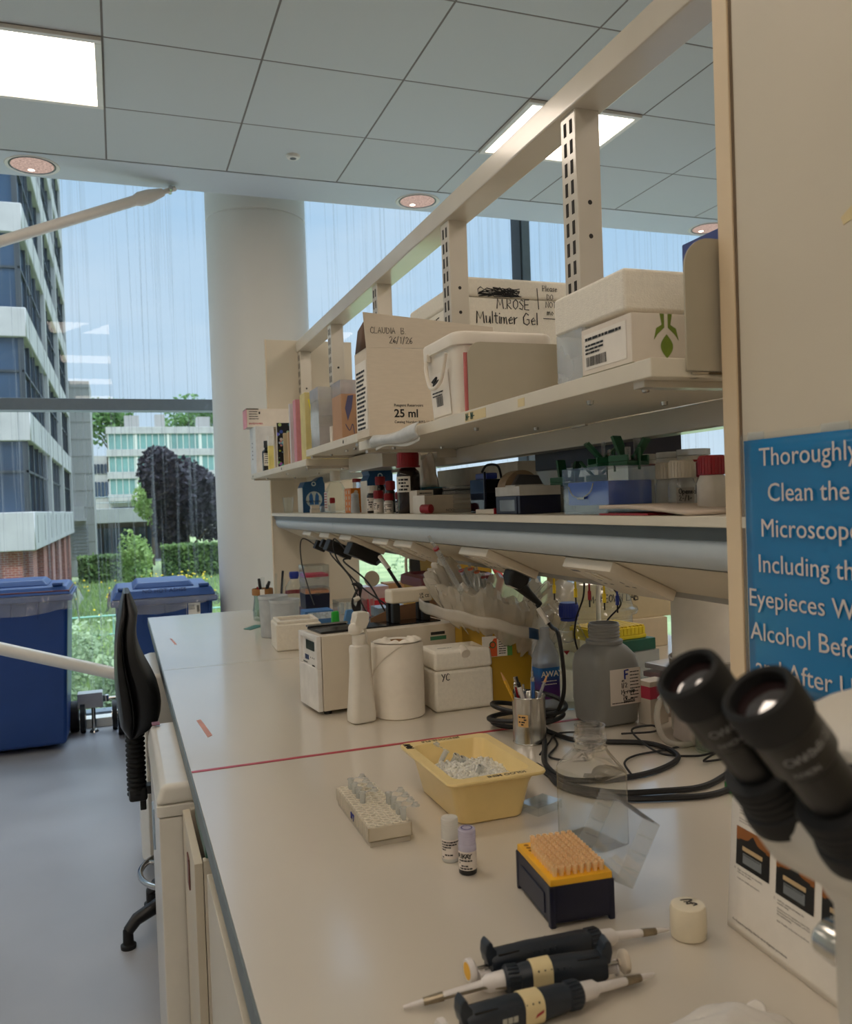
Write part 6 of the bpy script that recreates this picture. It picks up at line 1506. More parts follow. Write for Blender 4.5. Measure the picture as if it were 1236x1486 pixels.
m = MB(); m.X = Matrix.Rotation(math.radians(-3.9), 4, 'Y'); lines_print(m, (-.1045, .056, .072), (0, -1, 0), (0, 0, 1), 2, .007, .07, .003, seed=8); barcode(m, (-.1045, .035, .042), (0, -1, 0), (0, 0, 1), .04, .022); m.tube(bez([(-.1045, .05, .100), (-.1045, .02, .107), (-.1045, .045, .092), (-.1045, .01, .099), (-.1045, .04, .086), (-.1045, .012, .092)], 4), .003, 5); m.build('label_print', INK, lb)
# grey bookend with a pink board behind it
GREYB = mat('bookend_grey', (172, 164, 144), .45, var=.02)
def rounded(x0, z0, x1, z1, r, n=8): return [(x1, z0), (x1, z1)] + [(x0 + r + r * math.cos(PI / 2 + PI / 2 * i / n), z1 - r + r * math.sin(PI / 2 + PI / 2 * i / n)) for i in range(n + 1)] + [(x0, z0)]
t = thing('shelf_divider', 'grey upright shelf divider plate with a rounded corner before the white bucket', 'divider', (.690, 1.617, ZA)); MB().prism(rounded(0, 0, .222, .152, .030), 0, .003, 'y').build('plate', GREYB, t)
t = thing('pink_board', 'thin pink edged board standing just behind the grey divider', 'board', (.684, 1.622, ZA)); MB().box((0, 0, 0), (.20, .004, .130)).build('board', mat('board_pink', (196, 110, 108), .6), t)
t = thing('shelf_divider', 'grey rounded end plate at the near end of the shelf, beside the panel', 'divider', (.702, .9195, 1.588)); MB().prism(rounded(0, 0, .22, .174, .040), 0, .003, 'y').build('plate', GREYB, t); MB().box((.01, .0035, -.004), (.2, .02, -.001)).lathe([(0, -.008), (.006, -.008), (.006, -.004)], (.02, .012, 0), 10).build('mount_strip', ALU, t)
# boxes at the near end
t = bxs('carton', 'white carton with a green leaf emblem and barcode label, under the foam slab', 'carton', (.660, .981, ZA), (.760, 1.112, 1.676), CARDW)
m = MB(); m.box((-.0008, .012, .010), (-.0002, .122, .062)); lb = m.build('label', PAPER, t)
m = MB(); lines_print(m, (-.0011, .118, .052), (0, -1, 0), (0, 0, 1), 1, .01, .095, .004, seed=31, jag=.1); lines_print(m, (-.0011, .118, .043), (0, -1, 0), (0, 0, 1), 3, .0055, .05, .003, seed=32); barcode(m, (-.0011, .116, .014), (0, -1, 0), (0, 0, 1), .055, .014); m.build('label_print', INK, lb)
LG = mat('leaf_green', (112, 132, 40), .6, var=.15)
m = MB()
def leafshape(cx, cz, w, h, n=10): return [(cx + w * math.sin(PI * i / n), cz + h * (i / n)) for i in range(n + 1)] + [(cx - w * math.sin(PI * i / n), cz + h * (i / n)) for i in range(n - 1, 0, -1)]
m.prism(leafshape(.056, .009, .010, .033), -.0006, -.0002, 'y')
for s in (-1, 1):
    m.prism([(.0555 + s * .003, .070), (.0555 + s * .010, .070), (.0555 + s * .007, .055), (.0555 + s * .016, .050), (.0555 + s * .020, .034), (.0555 + s * .014, .042), (.0555 + s * .003, .051)], -.0006, -.0002, 'y')
m.build('leaf_emblem', LG, t)
m = MB(); m.box((.0, -.0004, .0005), (.1, .131, .003)); m.build('green_base_line', mat('line_olive', (130, 130, 70), .7), t)
t = thing('plastic_box', 'clear divided plastic box beside the leaf carton, under the foam slab', 'box', (.665, 1.118, ZA)); m = MB(); m.shell((0, 0, 0), (.13, .078, .078), .0015); m.box((.0, 0, .045), (.13, .0008, .046)); m.build('box_wall', clear('frosted_clear', milk=.3, rough=.1), t)
m = MB()
for i in range(5): m.box((.012 + i * .024, .006, .002), (.030 + i * .024, .07, .040), .001)
m.build('white_insert', PAPER, t)
t = thing('foam_block', 'white polystyrene slab resting on the leaf carton and clear box', 'foam block', (.668, 1.008, 1.6845)); m = MB(); m.box((0, 0, 0), (.140, .200, .060), .006, 3); m.build('lid_block', POLY, t)
t = bxs('storage_box', 'dark blue storage box with overhanging lid by the grey end plate', 'box', (1.01, 1.10, ZA), (1.20, 1.315, 1.845), mat('box_blue', (44, 62, 124), .55)); MB().box((-.006, -.006, .205), (.196, .222, .285), .003).build('lid', mat('box_lid_blue', (54, 74, 138), .55), t)
ts = shelf('upper_shelf', 1.0, 3.0, 1.605, 'rear upper shelf on the other side of the posts, holding the foam crates', x0=.985, x1=1.28)
for ch in list(ts.children):
    if ch.name.startswith(('bracket',)): bpy.data.objects.remove(ch)
bxs('carton', 'pale carton under the marked foam crate on the rear shelf', 'carton', (1.0, 2.35, ZA), (1.27, 2.86, 1.775), CARDW)
t = thing('foam_crate', 'big white polystyrene crate with scribbled black marker words including Multimer Gel', 'foam box', (.998, 2.345, 1.7755)); w, d, h = .360, .505, .325
m = MB(); m.box((0, 0, 0), (w, d, h - .06), .008); m.build('crate_body', POLY, t)
m = MB(); m.box((0, 0, h - .0595), (w, d, h), .010, 3); m.build('lid', POLY, t)
Mk = [('M.ROSE', (.105, -.0004, .232), .030), ('Multimer Gel', (.036, -.0004, .186), .036), ('y', (.165, -.0004, .105), .03), ('Please', (.262, -.0004, .292), .018), ('DO', (.276, -.0004, .266), .017), ('NOT', (.272, -.0004, .242), .018), ('mo', (.276, -.0004, .218), .02)]
pen(Mk, INK, t, 'marker_writing', (1, 0, 0), (0, 0, 1), .025, .05)
m = MB(); rnd = random.Random(2); m.tube([(.04 + .15 * rnd.random(), -.0004, .280 + rnd.uniform(-.014, .016)) for _ in range(60)], .0014, 4); m.tube([(.243, -.0004, .30), (.247, -.0004, .235)], .0013, 4); m.tube([(.262, -.0004, .208), (.31, -.0004, .207)], .0012, 4); m.build('marker_scribble', INK, t)
pen([('M. ROSE', (-.0004, .40, .20), .045), ('GEL', (-.0004, .30, .13), .04)], INK, t, 'side_writing', (0, -1, 0), (0, 0, 1), .03, .045)
t = thing('foam_crate', 'plain white polystyrene crate with a notched lid behind the marked crate', 'foam box', (1.0, 2.88, 1.6055)); MB().box((0, 0, 0), (.26, .10, .40), .01).build('crate_body', POLY, t); MB().box((0, .0, .4), (.26, .07, .44), .006).build('lid', POLY, t)
t = thing('tip_sleeve', 'clear plastic sleeve of tips leaning between bucket and crate', 'sleeve', (.955, 1.66, 1.70)); m = MB(); m.X = Matrix.Rotation(math.radians(-25), 4, 'Y'); m.shell((0, 0, 0), (.16, .10, .05), .0015); m.build('sleeve_wall', CLEAR, t)
m = MB(); m.X = Matrix.Rotation(math.radians(-25), 4, 'Y')
for i in range(5): m.box((.01 + i * .03, .01, .004), (.03 + i * .03, .09, .03), .002)
m.build('tip_block', mat('block_cream', (220, 200, 170), .6), t)
bxs('carton', 'low carton under the leaning clear sleeve', 'carton', (.99, 1.6, ZA), (1.2, 1.85, 1.69), CARDW)
# wavy white clip on the shelf edge
t = thing('wave_clip', 'white wavy plastic strip hooked on the near shelf edge', 'clip', (.645, 1.77, 1.59))
MB().sheet(lambda u, v: (-.012 - .010 * math.sin(v * PI), .36 * (1 - u), .004 * math.sin(u * 2 * PI + .3) - .018 + v * (.030 + .006 * math.cos(u * 2 * PI + 1))), 40, 8).build('strip', mat('clip_grey', (196, 196, 192), .35), t, solid=.0016)
MB().sheet(lambda u, v: (-.008, .34 * (1 - u) + .01, -.024 + .006 * math.sin(u * 2 * PI) + .008 * v), 40, 2).build('under_strip', WHITEPL, t, solid=.002)
# middle shelf
CLB2 = clear('tray_milky', (250, 250, 250), milk=.45, rough=.1, milkc=(230, 228, 226), edge=.8)
def cbox(label, a, b, lid_h, ins, z0=ZB, name='tip_box', insm=None):
    t = thing(name, label, 'tip box', a); w, d, h = (b[i] - a[i] for i in range(3))
    m = MB(); m.shell((0, 0, 0), (w, d, h * lid_h), .0015); m.build('base', CLB2, t)
    m = MB(); m.shell((-.001, -.001, h * lid_h + .0004), (w + .001, d + .001, h), .0015, open_top=False); m.build('lid', CLB2, t)
    if ins: MB().box((.004, .004, ins[0] * h), (w - .004, d - .004, ins[1] * h), .002).build('tip_insert', insm, t)
    return t
cbox('clear tip box with a white insert, lower of two on the middle shelf', (.668, 2.90, ZB), (.79, 3.03, 1.740), .7, (.05, .75), insm=mat('insert_grey', (206, 196, 186), .5))
cbox('clear empty tip box stacked on top of another, middle shelf', (.668, 2.90, 1.7405), (.79, 3.03, 1.842), .55, (.05, .45), insm=clear('insert_clear', milk=.4))
cbox('clear box with a red rack and frosted lid behind the drawn on carton', (.715, 2.77, ZB), (.83, 2.895, 1.848), .75, (.45, .80), insm=PINKR)
t = bxs('carton', 'small brown carton with a blue drawing next to the big card box', 'carton', (.672, 2.60, ZB), (.79, 2.72, 1.778), mat('carton_tan', (176, 138, 108), .7, var=.04))
m = MB(); m.prism([(.012, .10), (.022, .14), (.040, .142), (.034, .10), (.02, .06)], -.0006, -.0002, 'y'); m.tube(bez([(.012, -.0004, .05), (.025, -.0004, .03), (.035, -.0004, .05), (.04, -.0004, .02)], 6), .0012, 5); m.use(1)
type_text('Monarch', .012, mat('print_slate', (90, 90, 104), .6), t, 'printed_text', (.045, -.0002, .062), (1, 0, 0), (0, 0, 1), 'LEFT', 0, .0003)
m.build('printed_drawing', mat('print_violetblue', (84, 84, 120), .6), t)
bxs('white_carton', 'slim white carton between the drawn on carton and clear boxes', 'carton', (.672, 2.735, ZB), (.70, 2.765, 1.69), CARDW)
# far shelf
t = bxs('file_box', 'white upright box at the far end under the pink ended box', 'box', (.652, 4.235, ZC), (.745, 4.42, 1.832), mat('card_coolwhite', (214, 214, 212), .6))
m = MB(); lines_print(m, (-.0004, .12, .15), (0, -1, 0), (0, 0, 1), 5, .02, .03, .006, seed=41); m.build('side_print', INK, t)
t = bxs('kit_box', 'flat white kit box with pink end lying on the upright white box', 'box', (.622, 4.30, 1.8325), (.85, 4.42, 1.925), CARDW)
m = MB(); m.box((-.002, -.0005, -.002), (.001, .1205, .090)); m.build('pink_end', mat('end_pink', (214, 146, 156), .6), t); m = MB(); m.box((-.001, -.001, .088), (.06, .12, .094)); m.build('dark_corner', mat('corner_brown', (80, 66, 58), .7), t)
type_text('invitrogen', .017, mat('print_crimson', (170, 40, 60), .5), t, 'printed_text', (.010, -.0004, .014), (1, 0, 0), (0, 0, 1), 'LEFT', 0, .0003, .02)
m = MB(); lines_print(m, (.012, -.0005, .076), (1, 0, 0), (0, 0, 1), 4, .012, .05, .004, seed=42); patch(m, (.060, -.0003, .066), (1, 0, 0), (0, 0, 1), .008, .012); m.build('box_print', INK, t)
t = thing('reagent_bottle', 'black bottle with a white label standing before the upright white box', 'bottle', (.682, 4.08, ZC)); MB().sqlathe([(.022, .022, .012, 0), (.024, .024, .014, .003), (.024, .024, .014, .095), (.013, .013, .013, .108), (.013, .013, .013, .118)], (0, 0, 0)).build('bottle_body', BLACKG, t); MB().lathe(cap_prof(.0165, .113, .146), (0, 0, 0), 24).build('screw_cap', BLACK, t)
m = MB(); m.box((-.022, -.0246, .025), (.020, -.0243, .085)); lb = m.build('label', PAPER, t); m = MB(); lines_print(m, (-.018, -.0249, .078), (1, 0, 0), (0, 0, 1), 5, .010, .034, .004, seed=43); m.build('label_print', INK, lb)
t = thing('yellow_vial', 'pale yellow filled plastic tube beside the black bottle', 'tube', (.672, 3.925, ZC)); MB().sqlathe([(.011, .011, .006, 0), (.013, .013, .006, .004), (.013, .013, .006, .11)], (0, 0, 0)).build('yellow_fill', mat('pale_yellow', (230, 214, 130), .5), t); MB().sqlathe([(.0135, .0135, .006, .1105), (.0135, .0135, .006, .150), (.009, .009, .006, .158)], (0, 0, 0)).build('cap', MILKY, t)
def dots_mat():
    tt = NT('dotted_cover'); p = tt.n('BsdfPrincipled'); v = tt.n('TexVoronoi', Scale=55.0); tt.l(tt.coord(), v.inputs['Vector']); f = tt.math('LESS_THAN', v.outputs['Distance'], .42)
    hs = tt.n('HueSaturation'); hs.inputs['Saturation'].default_value = .9; hs.inputs['Value'].default_value = .6; tt.l(v.outputs['Color'], hs.inputs['Color'])
    tt.l(tt.mixc(f, lin((16, 16, 20)), hs.outputs[0]), p.inputs['Base Color']); p.inputs['Roughness'].default_value = .35; tt.surf(p.outputs[0]); return tt.m
t = bxs('notebook', 'black notebook with coloured dots on its cover, upper far shelf', 'notebook', (.664, 3.70, ZC), (.80, 3.712, 1.795), dots_mat(), 'cover', .001); MB().box((-.0015, .002, .003), (.0, .010, .19)).build('page_block', PAPER, t)
t = bxs('notebook', 'beige rounded book standing before the dotted notebook', 'book', (.672, 3.60, ZC), (.80, 3.612, 1.742), mat('book_beige', (176, 160, 128), .6), 'cover', .003)
t = bxs('notebook', 'book with an orange and teal pattern beside the white folder', 'book', (.668, 3.475, ZC), (.81, 3.490, 1.735), mat('book_pattern', (196, 160, 120), .5, var=.0), 'cover', .001)
m = MB(); m.prism([(.012, .02), (.03, .05), (.022, .09), (.008, .07)], -.0005, -.0002, 'y'); m.prism([(.02, .095), (.05, .10), (.045, .125), (.018, .12)], -.0005, -.0002, 'y'); m.build('teal_print', mat('print_teal', (52, 110, 124), .5), t)
t = bxs('folder', 'white folder standing on edge left of the pink binder', 'folder', (.662, 3.39, ZC), (.84, 3.41, 1.842), mat('folder_white', (206, 202, 204), .4), 'cover', .002)
t = bxs('binder', 'pink covered binder standing between white folder and yellow file', 'binder', (.662, 3.275, ZC), (.86, 3.325, 1.845), mat('binder_pink', (206, 140, 150), .5, var=.08, scale=40, stretch=(6, 6, 1)), 'cover', .003)
t = thing('magazine_file', 'beige magazine file with a bright yellow diagonal insert', 'file', (.668, 3.125, ZC)); m = MB(); m.box((0, 0, 0), (.21, .09, .252), .002); m.build('file_box', mat('file_beige', (206, 192, 130), .6), t)
MB().prism([(.055, .002), (.21, .002), (.21, .225), (.012, .225)], -.0012, -.0003, 'y').build('yellow_insert', mat('insert_yellow', (236, 222, 40), .5), t)

# ================================================================ things on the reagent shelf
t = thing('plastic_cup', 'clear plastic cups nested at the far left end of the reagent shelf', 'cups', (.815, 4.30, ZM)); MB().lathe([(0, 0), (.022, 0), (.029, .075), (.031, .077), (.028, .076), (.021, .003)], (0, 0, 0), 28).build('cup', CLEAR, t)
def tailbox(label, x, y, w, d, h, spike=True):
    t = thing('tip_carton', label, 'carton', (x, y, ZM))
    m = MB(); m.prism([(0, 0), (w, 0), (w, h * .80), (w * .94, h * .88), (w * .94, h * .97), (w * .86, h), (w * .70, h * .94), (w * .62, h * .88), (w * .12, h * .86), (0, h * .70)] if spike else [(0, 0), (w, 0), (w, h * .9), (w * .96, h), (w * .12, h), (0, h * .97), (w * .1, h * .82), (0, h * .7)], 0, d, 'y'); m.build('carton', mat('carton_teal', (22, 78, 124), .5, var=.05), t)
    m = MB(); m.box((-.0015, .002, 0), (-.0002, d - .002, h * .70)); m.build('side_panel', PAPER, t)
    m = MB(); m.lathe([(0, 0), (w * .36, 0)], (0, 0, 0), 28, arc=2 * PI); m.build('disc_print', mat('print_mist', (190, 204, 206), .5), t, loc=(w * .5, -.0006, h * .36), rot=(PI / 2, 0, 0))
    m = MB()
    for s in (-1, 1): m.prism([(w * .5 + s * w * .02, h * .22), (w * .5 + s * w * .06, h * .48), (w * .5 + s * w * .13, h * .56), (w * .5 + s * w * .22, h * .46), (w * .5 + s * w * .20, h * .22)], -.0014, -.0009, 'y')
    m.build('tail_print', mat('print_blue', (40, 104, 170), .5), t)
    m = MB(); m.lathe([(w * .06, 0), (w * .10, 0)], (0, 0, 0), 20); m.build('small_ring', mat('print_ring', (200, 212, 214), .5), t, loc=(w * .5, -.0008, h * .80), rot=(PI / 2, 0, 0))
    type_text('PURE FILTER', w * .12, INK, t, 'printed_text', (w * .12, -.0016, h * .28), (1, 0, 0), (0, 0, 1), 'LEFT', 0, .0003, .02)
    return t
tailbox('blue carton with a whale tail print at the far end, torn open', .800, 3.86, .105, .11, .165)
tailbox('blue carton with a whale tail print behind the red capped bottles', .835, 2.90, .095, .09, .163, False)
t = thing('slide_box', 'small pale box of slides in front of the far blue carton', 'box', (.785, 3.62, ZM))
MB().box((0, 0, 0), (.04, .03, .016), .001).box((.002, .002, .017), (.038, .028, .032), .001).build('slides', CARDW, t); MB().box((.045, 0, 0), (.085, .03, .03), .002).build('clear_box', CLB, t)
t = thing('glass_bottle', 'squat clear bottle with a long white cap, right of the first blue carton', 'bottle', (.842, 3.40, ZM))
MB().sqlathe([(.036, .036, .012, 0), (.040, .040, .014, .004), (.040, .040, .014, .085), (.025, .025, .02, .118), (.018, .018, .018, .128), (.018, .018, .018, .14)], (0, 0, 0)).build('bottle_body', CLEARG, t); MB().lathe(cap_prof(.021, .130, .172), (0, 0, 0), 24).build('screw_cap', WHITEPL, t)
m = MB(); m.box((-.0415, -.030, .008), (-.0408, .03, .085)); lb = m.build('label', PAPER, t); m = MB(); lines_print(m, (-.0418, .026, .075), (0, -1, 0), (0, 0, 1), 6, .011, .045, .005, seed=44); m.build('label_print', mat('print_red', (170, 60, 60), .6), lb)
def vial(label, x, y, r, h, capm, bodym, caph=.32, lab=True, seed=1, rn=None, ribs=True, rim=False):
    t = thing('reagent_bottle', label, 'bottle', (x, y, ZM)); hb = h * (1 - caph); rn = rn or r * .72
    MB().lathe([(0, 0), (r * .93, 0), (r, r * .1), (r, hb * .82), (r * .93, hb * .90), (rn, hb * .97), (rn, hb + .001), (0, hb + .001)], (0, 0, 0), 28).build('bottle_body', bodym, t)
    k = MB(); rc = r * .92; k.lathe([(0, hb * .985)] + ([(rc * 1.12, hb * .985), (rc * 1.12, hb * 1.03)] if rim else []) + [(rc, hb * (1.03 if rim else .985)), (rc, h - .002), (rc * .92, h), (0, h)], (0, 0, 0), 28)
    if ribs:
        for i in range(20): a = i * PI / 10; k.box((rc * math.cos(a) - .0007, rc * math.sin(a) - .0007, hb * 1.04), (rc * math.cos(a) + .0007, rc * math.sin(a) + .0007, h - .003))
    k.build('screw_cap', capm, t)
    if lab:
        curved_label(t, r * 1.01, hb * .12, hb * .75, math.radians(-200), math.radians(-60)); curved_print(t, r * 1.025, hb * .15, hb * .72, math.radians(-170), math.radians(-75), seed, rows=5)
    return t
AMB = mat('amber_dark', (38, 26, 22), .12, var=.2); WBODY = mat('bottle_offwhite', (206, 200, 190), .4)
vial('tiny red capped vial by the clear bottle with white cap', .778, 3.20, .0105, .060, RED, CLB, .35, False)
t = thing('tube_rack', 'orange tube rack with round holes beside the clear bottle', 'rack', (.815, 3.06, ZM)); m = MB(); m.box((0, 0, 0), (.075, .09, .092), .002); m.build('rack_body', mat('rack_orange', (226, 128, 26), .45), t)
m = MB()
for k in range(4):
    for j in range(2): m.tube([(-.0006, .025 + j * .04, .014 + k * .021), (-.0002, .025 + j * .04, .014 + k * .021)], .0075, 14); m.tube([(.020 + j * .036, -.0006, .014 + k * .021), (.020 + j * .036, -.0002, .014 + k * .021)], .0075, 14)
m.build('round_hole', mat('hole_pale', (224, 206, 180), .6), t)
t = thing('centrifuge_tube', 'red capped clear tube standing in the orange rack', 'tube', (.85, 3.10, ZM + .0925)); MB().lathe([(0, 0), (.014, 0), (.014, .022)], (0, 0, 0), 20).build('tube_wall', CLB, t); MB().lathe(cap_prof(.0165, .0222, .036), (0, 0, 0), 22).build('cap', RED, t)
t = thing('centrifuge_tube', 'second red capped clear tube farther in the orange rack', 'tube', (.875, 3.11, ZM + .0925)); MB().lathe([(0, 0), (.014, 0), (.014, .022)], (0, 0, 0), 20).build('tube_wall', CLB, t); MB().lathe(cap_prof(.0165, .0222, .036), (0, 0, 0), 22).build('cap', RED, t)
t = thing('stacked_cups', 'stack of pale ribbed cups in front of the orange rack', 'cups', (.802, 2.955, ZM)); m = MB(); pr = [(0, 0)]
for k in range(6): pr += [(.0165 - k * .0006, k * .012), (.0165 - k * .0006, k * .012 + .009), (.0150 - k * .0006, k * .012 + .010)]
m.lathe(pr + [(0, .075)], (0, 0, 0), 26); m.build('cups', mat('cup_grey', (186, 190, 194), .4), t)
vial('brown bottle with a white cap and red printed label, left of the red caps', .800, 2.726, .0184, .092, WHITEPL, AMB, .26, True, 3)
vial('taller brown bottle with a red cap at the back of the small bottles', .862, 2.835, .0185, .125, RED, AMB, .22, False)
vial('white bottle with a red cap and red stripe, second from the dark bottle', .782, 2.595, .0165, .073, RED, WBODY, .34, True, 5)
vial('small white bottle with a red cap nearest the shelf edge', .778, 2.475, .0148, .062, RED, WBODY, .34, True, 6)
vial('red capped bottle half behind the small white one', .850, 2.68, .0165, .105, RED, AMB, .28, False)
vial('short dark bottle with red cap just left of the big dark bottle', .822, 2.50, .0135, .066, RED, AMB, .36, True, 7)
vial('red capped dark bottle behind the big dark bottle, at its left', .862, 2.55, .022, .140, RED, AMB, .22, False)
t = vial('big dark glass bottle with a large ribbed red cap', .805, 2.360, .0345, .178, RED, AMB, .235, False, 8, .022, True, True)
MB().sheet(lambda u, v: (.0349 * math.cos(math.radians(-205 + 105 * u)), .0349 * math.sin(math.radians(-205 + 105 * u)), .062 + .046 * v), 20, 2).build('label', PAPER, t); curved_print(t, .0352, .066, .104, math.radians(-165), math.radians(-108), 9, rows=4)
t = bxs('carton', 'white carton with a printed label behind the open flat carton', 'carton', (.795, 2.262, ZM), (.865, 2.33, 1.462), CARDW); m = MB(); lines_print(m, (.008, -.0004, .055), (1, 0, 0), (0, 0, 1), 7, .007, .04, .003, seed=45); m.build('box_print', INK, t)
t = bxs('carton', 'flat pale carton with a white end, in front of the tissue', 'carton', (.778, 2.150, ZM), (.925, 2.245, 1.446), mat('carton_pale', (200, 188, 170), .6)); m = MB(); m.box((-.001, 0, 0), (.0, .095, .05)); m.build('white_end', PAPER, t)
type_text('NOO', .010, INK, t, 'printed_text', (.06, -.0004, .004), (1, 0, 0), (0, 0, 1), 'LEFT', 0, .0003)
for y, l in ((2.135, 'small red cap lying on its side, left of two on the shelf edge'), (2.105, 'small red cap lying on its side, right of two on the shelf edge')):
    t = thing('loose_cap', l, 'cap', (.772, y, ZM + .013)); m = MB(); m.X = Matrix.Rotation(PI / 2, 4, 'X') @ Matrix.Rotation(.5, 4, 'Y'); m.lathe([(.0095, -.009), (.012, -.009), (.012, .008), (.010, .009), (0, .009)], (0, 0, 0), 24); m.build('cap_body', RED, t)
t = bxs('carton', 'flat black carton behind the pale flat one', 'carton', (.845, 2.255, ZM), (.97, 2.34, 1.466), BLACK)
t = thing('tissue_box', 'crumpled white tissue rising behind the big dark bottle', 'tissue', (.885, 2.42, ZM)); MB().box((-.04, -.06, 0), (.04, .06, .075), .002).build('tissue_carton', mat('tissue_teal', (40, 110, 130), .5), t)
def tis(u, v): a = 2 * PI * u; r = (.045 - .015 * v) * (1 + .22 * math.sin(5 * a + 2 * v)); return (r * math.cos(a) * .7, r * math.sin(a), .0755 + .095 * v + .012 * math.sin(3 * a) * v)
MB().sheet(tis, 40, 10).build('tissue', TOW, t, solid=.0005)
t = thing('plate_stack', 'stack of clear multiwell plates right of the flat cartons', 'plates', (.86, 2.13, ZM))
for k in range(6): MB().box((0, 0, k * .0125), (.086, .10, k * .0125 + .0105), .002).build('plate', clear('plate_clear', milk=.25, rough=.06, refl=.9) if k == 0 else bpy.data.materials['plate_clear'], t)
t = thing('gel_tank', 'dark framed clear gel tank with blue lid parts on the reagent shelf', 'gel tank', (.838, 1.885, ZM))
m = MB(); m.shell((0, 0, 0), (.075, .09, .082), .0025); m.build('tank_wall', clear('smoky', (150, 156, 170), milk=.12, milkc=(60, 64, 76)), t)
m = MB(); m.box((-.002, -.002, 0), (.003, .003, .100)); m.box((.072, -.002, 0), (.077, .003, .100)); m.box((.0, .0, .03), (.075, .09, .05), .002); m.build('frame', NAVY, t)
m = MB(); m.box((.010, .01, .0825), (.040, .08, .098), .003); m.build('blue_lid', BLUEC, t); m = MB(); m.tube(bez([(.055, .02, .084), (.05, .03, .115), (.03, .05, .118), (.02, .06, .10)], 6), .003, 8); m.build('lead', BLACK, t)
t = thing('tape_dispenser', 'grey tape dispenser with a big brown tape roll', 'tape dispenser', (.845, 1.755, ZM)); m = MB(); m.prism([(.0, 0), (.10, 0), (.10, .03), (.085, .045), (.07, .085), (.02, .088), (.0, .06)], -.008, .008, 'y', .004); m.build('body', mat('dispenser_grey', (74, 72, 76), .4), t)
m = MB(); m.tube([(.035, .009, .052), (.035, .050, .052)], .046, 36); m.build('tape_roll', mat('tape_brown', (146, 124, 98), .5), t)
t = bxs('flat_tray', 'flat pale tray with a red end beside the navy tip box', 'tray', (.775, 1.70, ZM), (.86, 1.80, 1.407), CARDW); MB().box((.0, -.003, 0), (.006, -.0003, .013)).build('red_end', RED, t)
t = thing('tip_box', 'navy tip box with a translucent lid and orange rack inside, shelf middle', 'tip box', (.778, 1.575, ZM)); w, d, h = .096, .118, .058
m = MB(); m.box((0, 0, 0), (w, d, h * .66), .002); m.box((-.0015, .012, .0), (0, .02, .036)); m.build('base', NAVY, t); m = MB(); m.box((-.0018, .022, .006), (-.0005, .095, .030), .001); m.build('window', CLB, t)
m = MB(); m.shell((0, 0, h * .66 + .0004), (w, d, h), .0015, open_top=False); m.box((.02, .06, h), (.09, .11, h + .004), .001); m.build('lid', MILKY, t); m = MB(); m.box((.01, .01, h * .67), (w - .01, d - .01, h * .85)); m.build('tip_insert', mat('insert_orange', (216, 150, 60), .5), t)
t = thing('plastic_box', 'clear lidded plastic box holding a bright blue rack', 'box', (.780, 1.245, ZM)); w, d, h = .100, .150, .083
m = MB(); m.shell((0, 0, 0), (w, d, h * .64), .0018); m.build('base', CLEAR, t); m = MB(); m.shell((-.0015, -.0015, h * .64 + .0004), (w + .0015, d + .0015, h), .0018, open_top=False); m.build('lid', CLEAR, t)
m = MB(); m.box((.006, .006, .016), (w - .006, d - .006, .058), .002); m.box((.0055, .07, .02), (.0062, .072, .055)); m.build('blue_rack', mat('rack_blue', (36, 84, 190), .4), t)
m = MB(); m.tube(bez([(-.003, .125, .05), (-.003, .11, .034), (-.003, .08, .030), (-.003, .05, .04), (-.003, .04, .055)], 6), .0012, 6); m.box((-.005, .07, .027), (-.002, .095, .032), .001); m.build('wire_bail', ALU, t)
# green clamps
GC = mat('clamp_green', (20, 84, 52), .4, var=.06)
def clamp(label, x, y, z, rz, up=62, plate=True):
    t = thing('casting_clamp', label, 'clamp', (x, y, z), math.radians(rz), 'green clamps on the reagent shelf')
    m = MB(); m.box((-.032, -.020, 0), (.032, .020, .007), .0015); m.box((-.032, -.020, .007), (-.026, .020, .018), .001); m.box((.026, -.020, .007), (.032, .020, .018), .001); m.tube([(-.03, 0, .014), (.03, 0, .014)], .0045, 10); m.build('base', GC, t)
    m = MB(); m.X = Matrix.Translation((0, .004, .014)) @ Matrix.Rotation(math.radians(up), 4, 'X'); m.box((-.020, 0, -.003), (.004, .042, .003), .001); m.build('flap', GC, t)
    m = MB(); m.X = Matrix.Translation((0, -.002, .014)) @ Matrix.Rotation(math.radians(180 - up + 12), 4, 'X'); m.box((.008, 0, -.003), (.028, .040, .003), .001); m.build('flap', GC, t)
    m = MB(); m.box((-.003, -.024, -.008), (.002, -.020, .030), .001); m.build('lever', GC, t)
    if plate: MB().box((.006, -.008, .008), (.024, -.005, .048), .003).box((-.022, -.010, .008), (-.006, -.007, .032), .003).build('glass_plate', CLB, t)
t = bxs('plastic_box', 'clear ribbed box behind the navy tip box, under the first green clamp', 'box', (.885, 1.42, ZM), (.985, 1.66, 1.452), clear('box_greyclear', (226, 228, 226), milk=.4, milkc=(190, 190, 186)))
clamp('dark green clamp with its flap raised, leftmost of the row', .905, 1.60, 1.4525, 15, 80); clamp('dark green clamp with clear tabs, second from the left', .915, 1.50, 1.4525, 60, 50)
clamp('dark green clamp leaning over the blue rack box, third from the left', .835, 1.345, 1.480, 75, 48); clamp('dark green clamp with a tall slanted flap, rightmost of the row', .840, 1.268, 1.480, 20, 66)
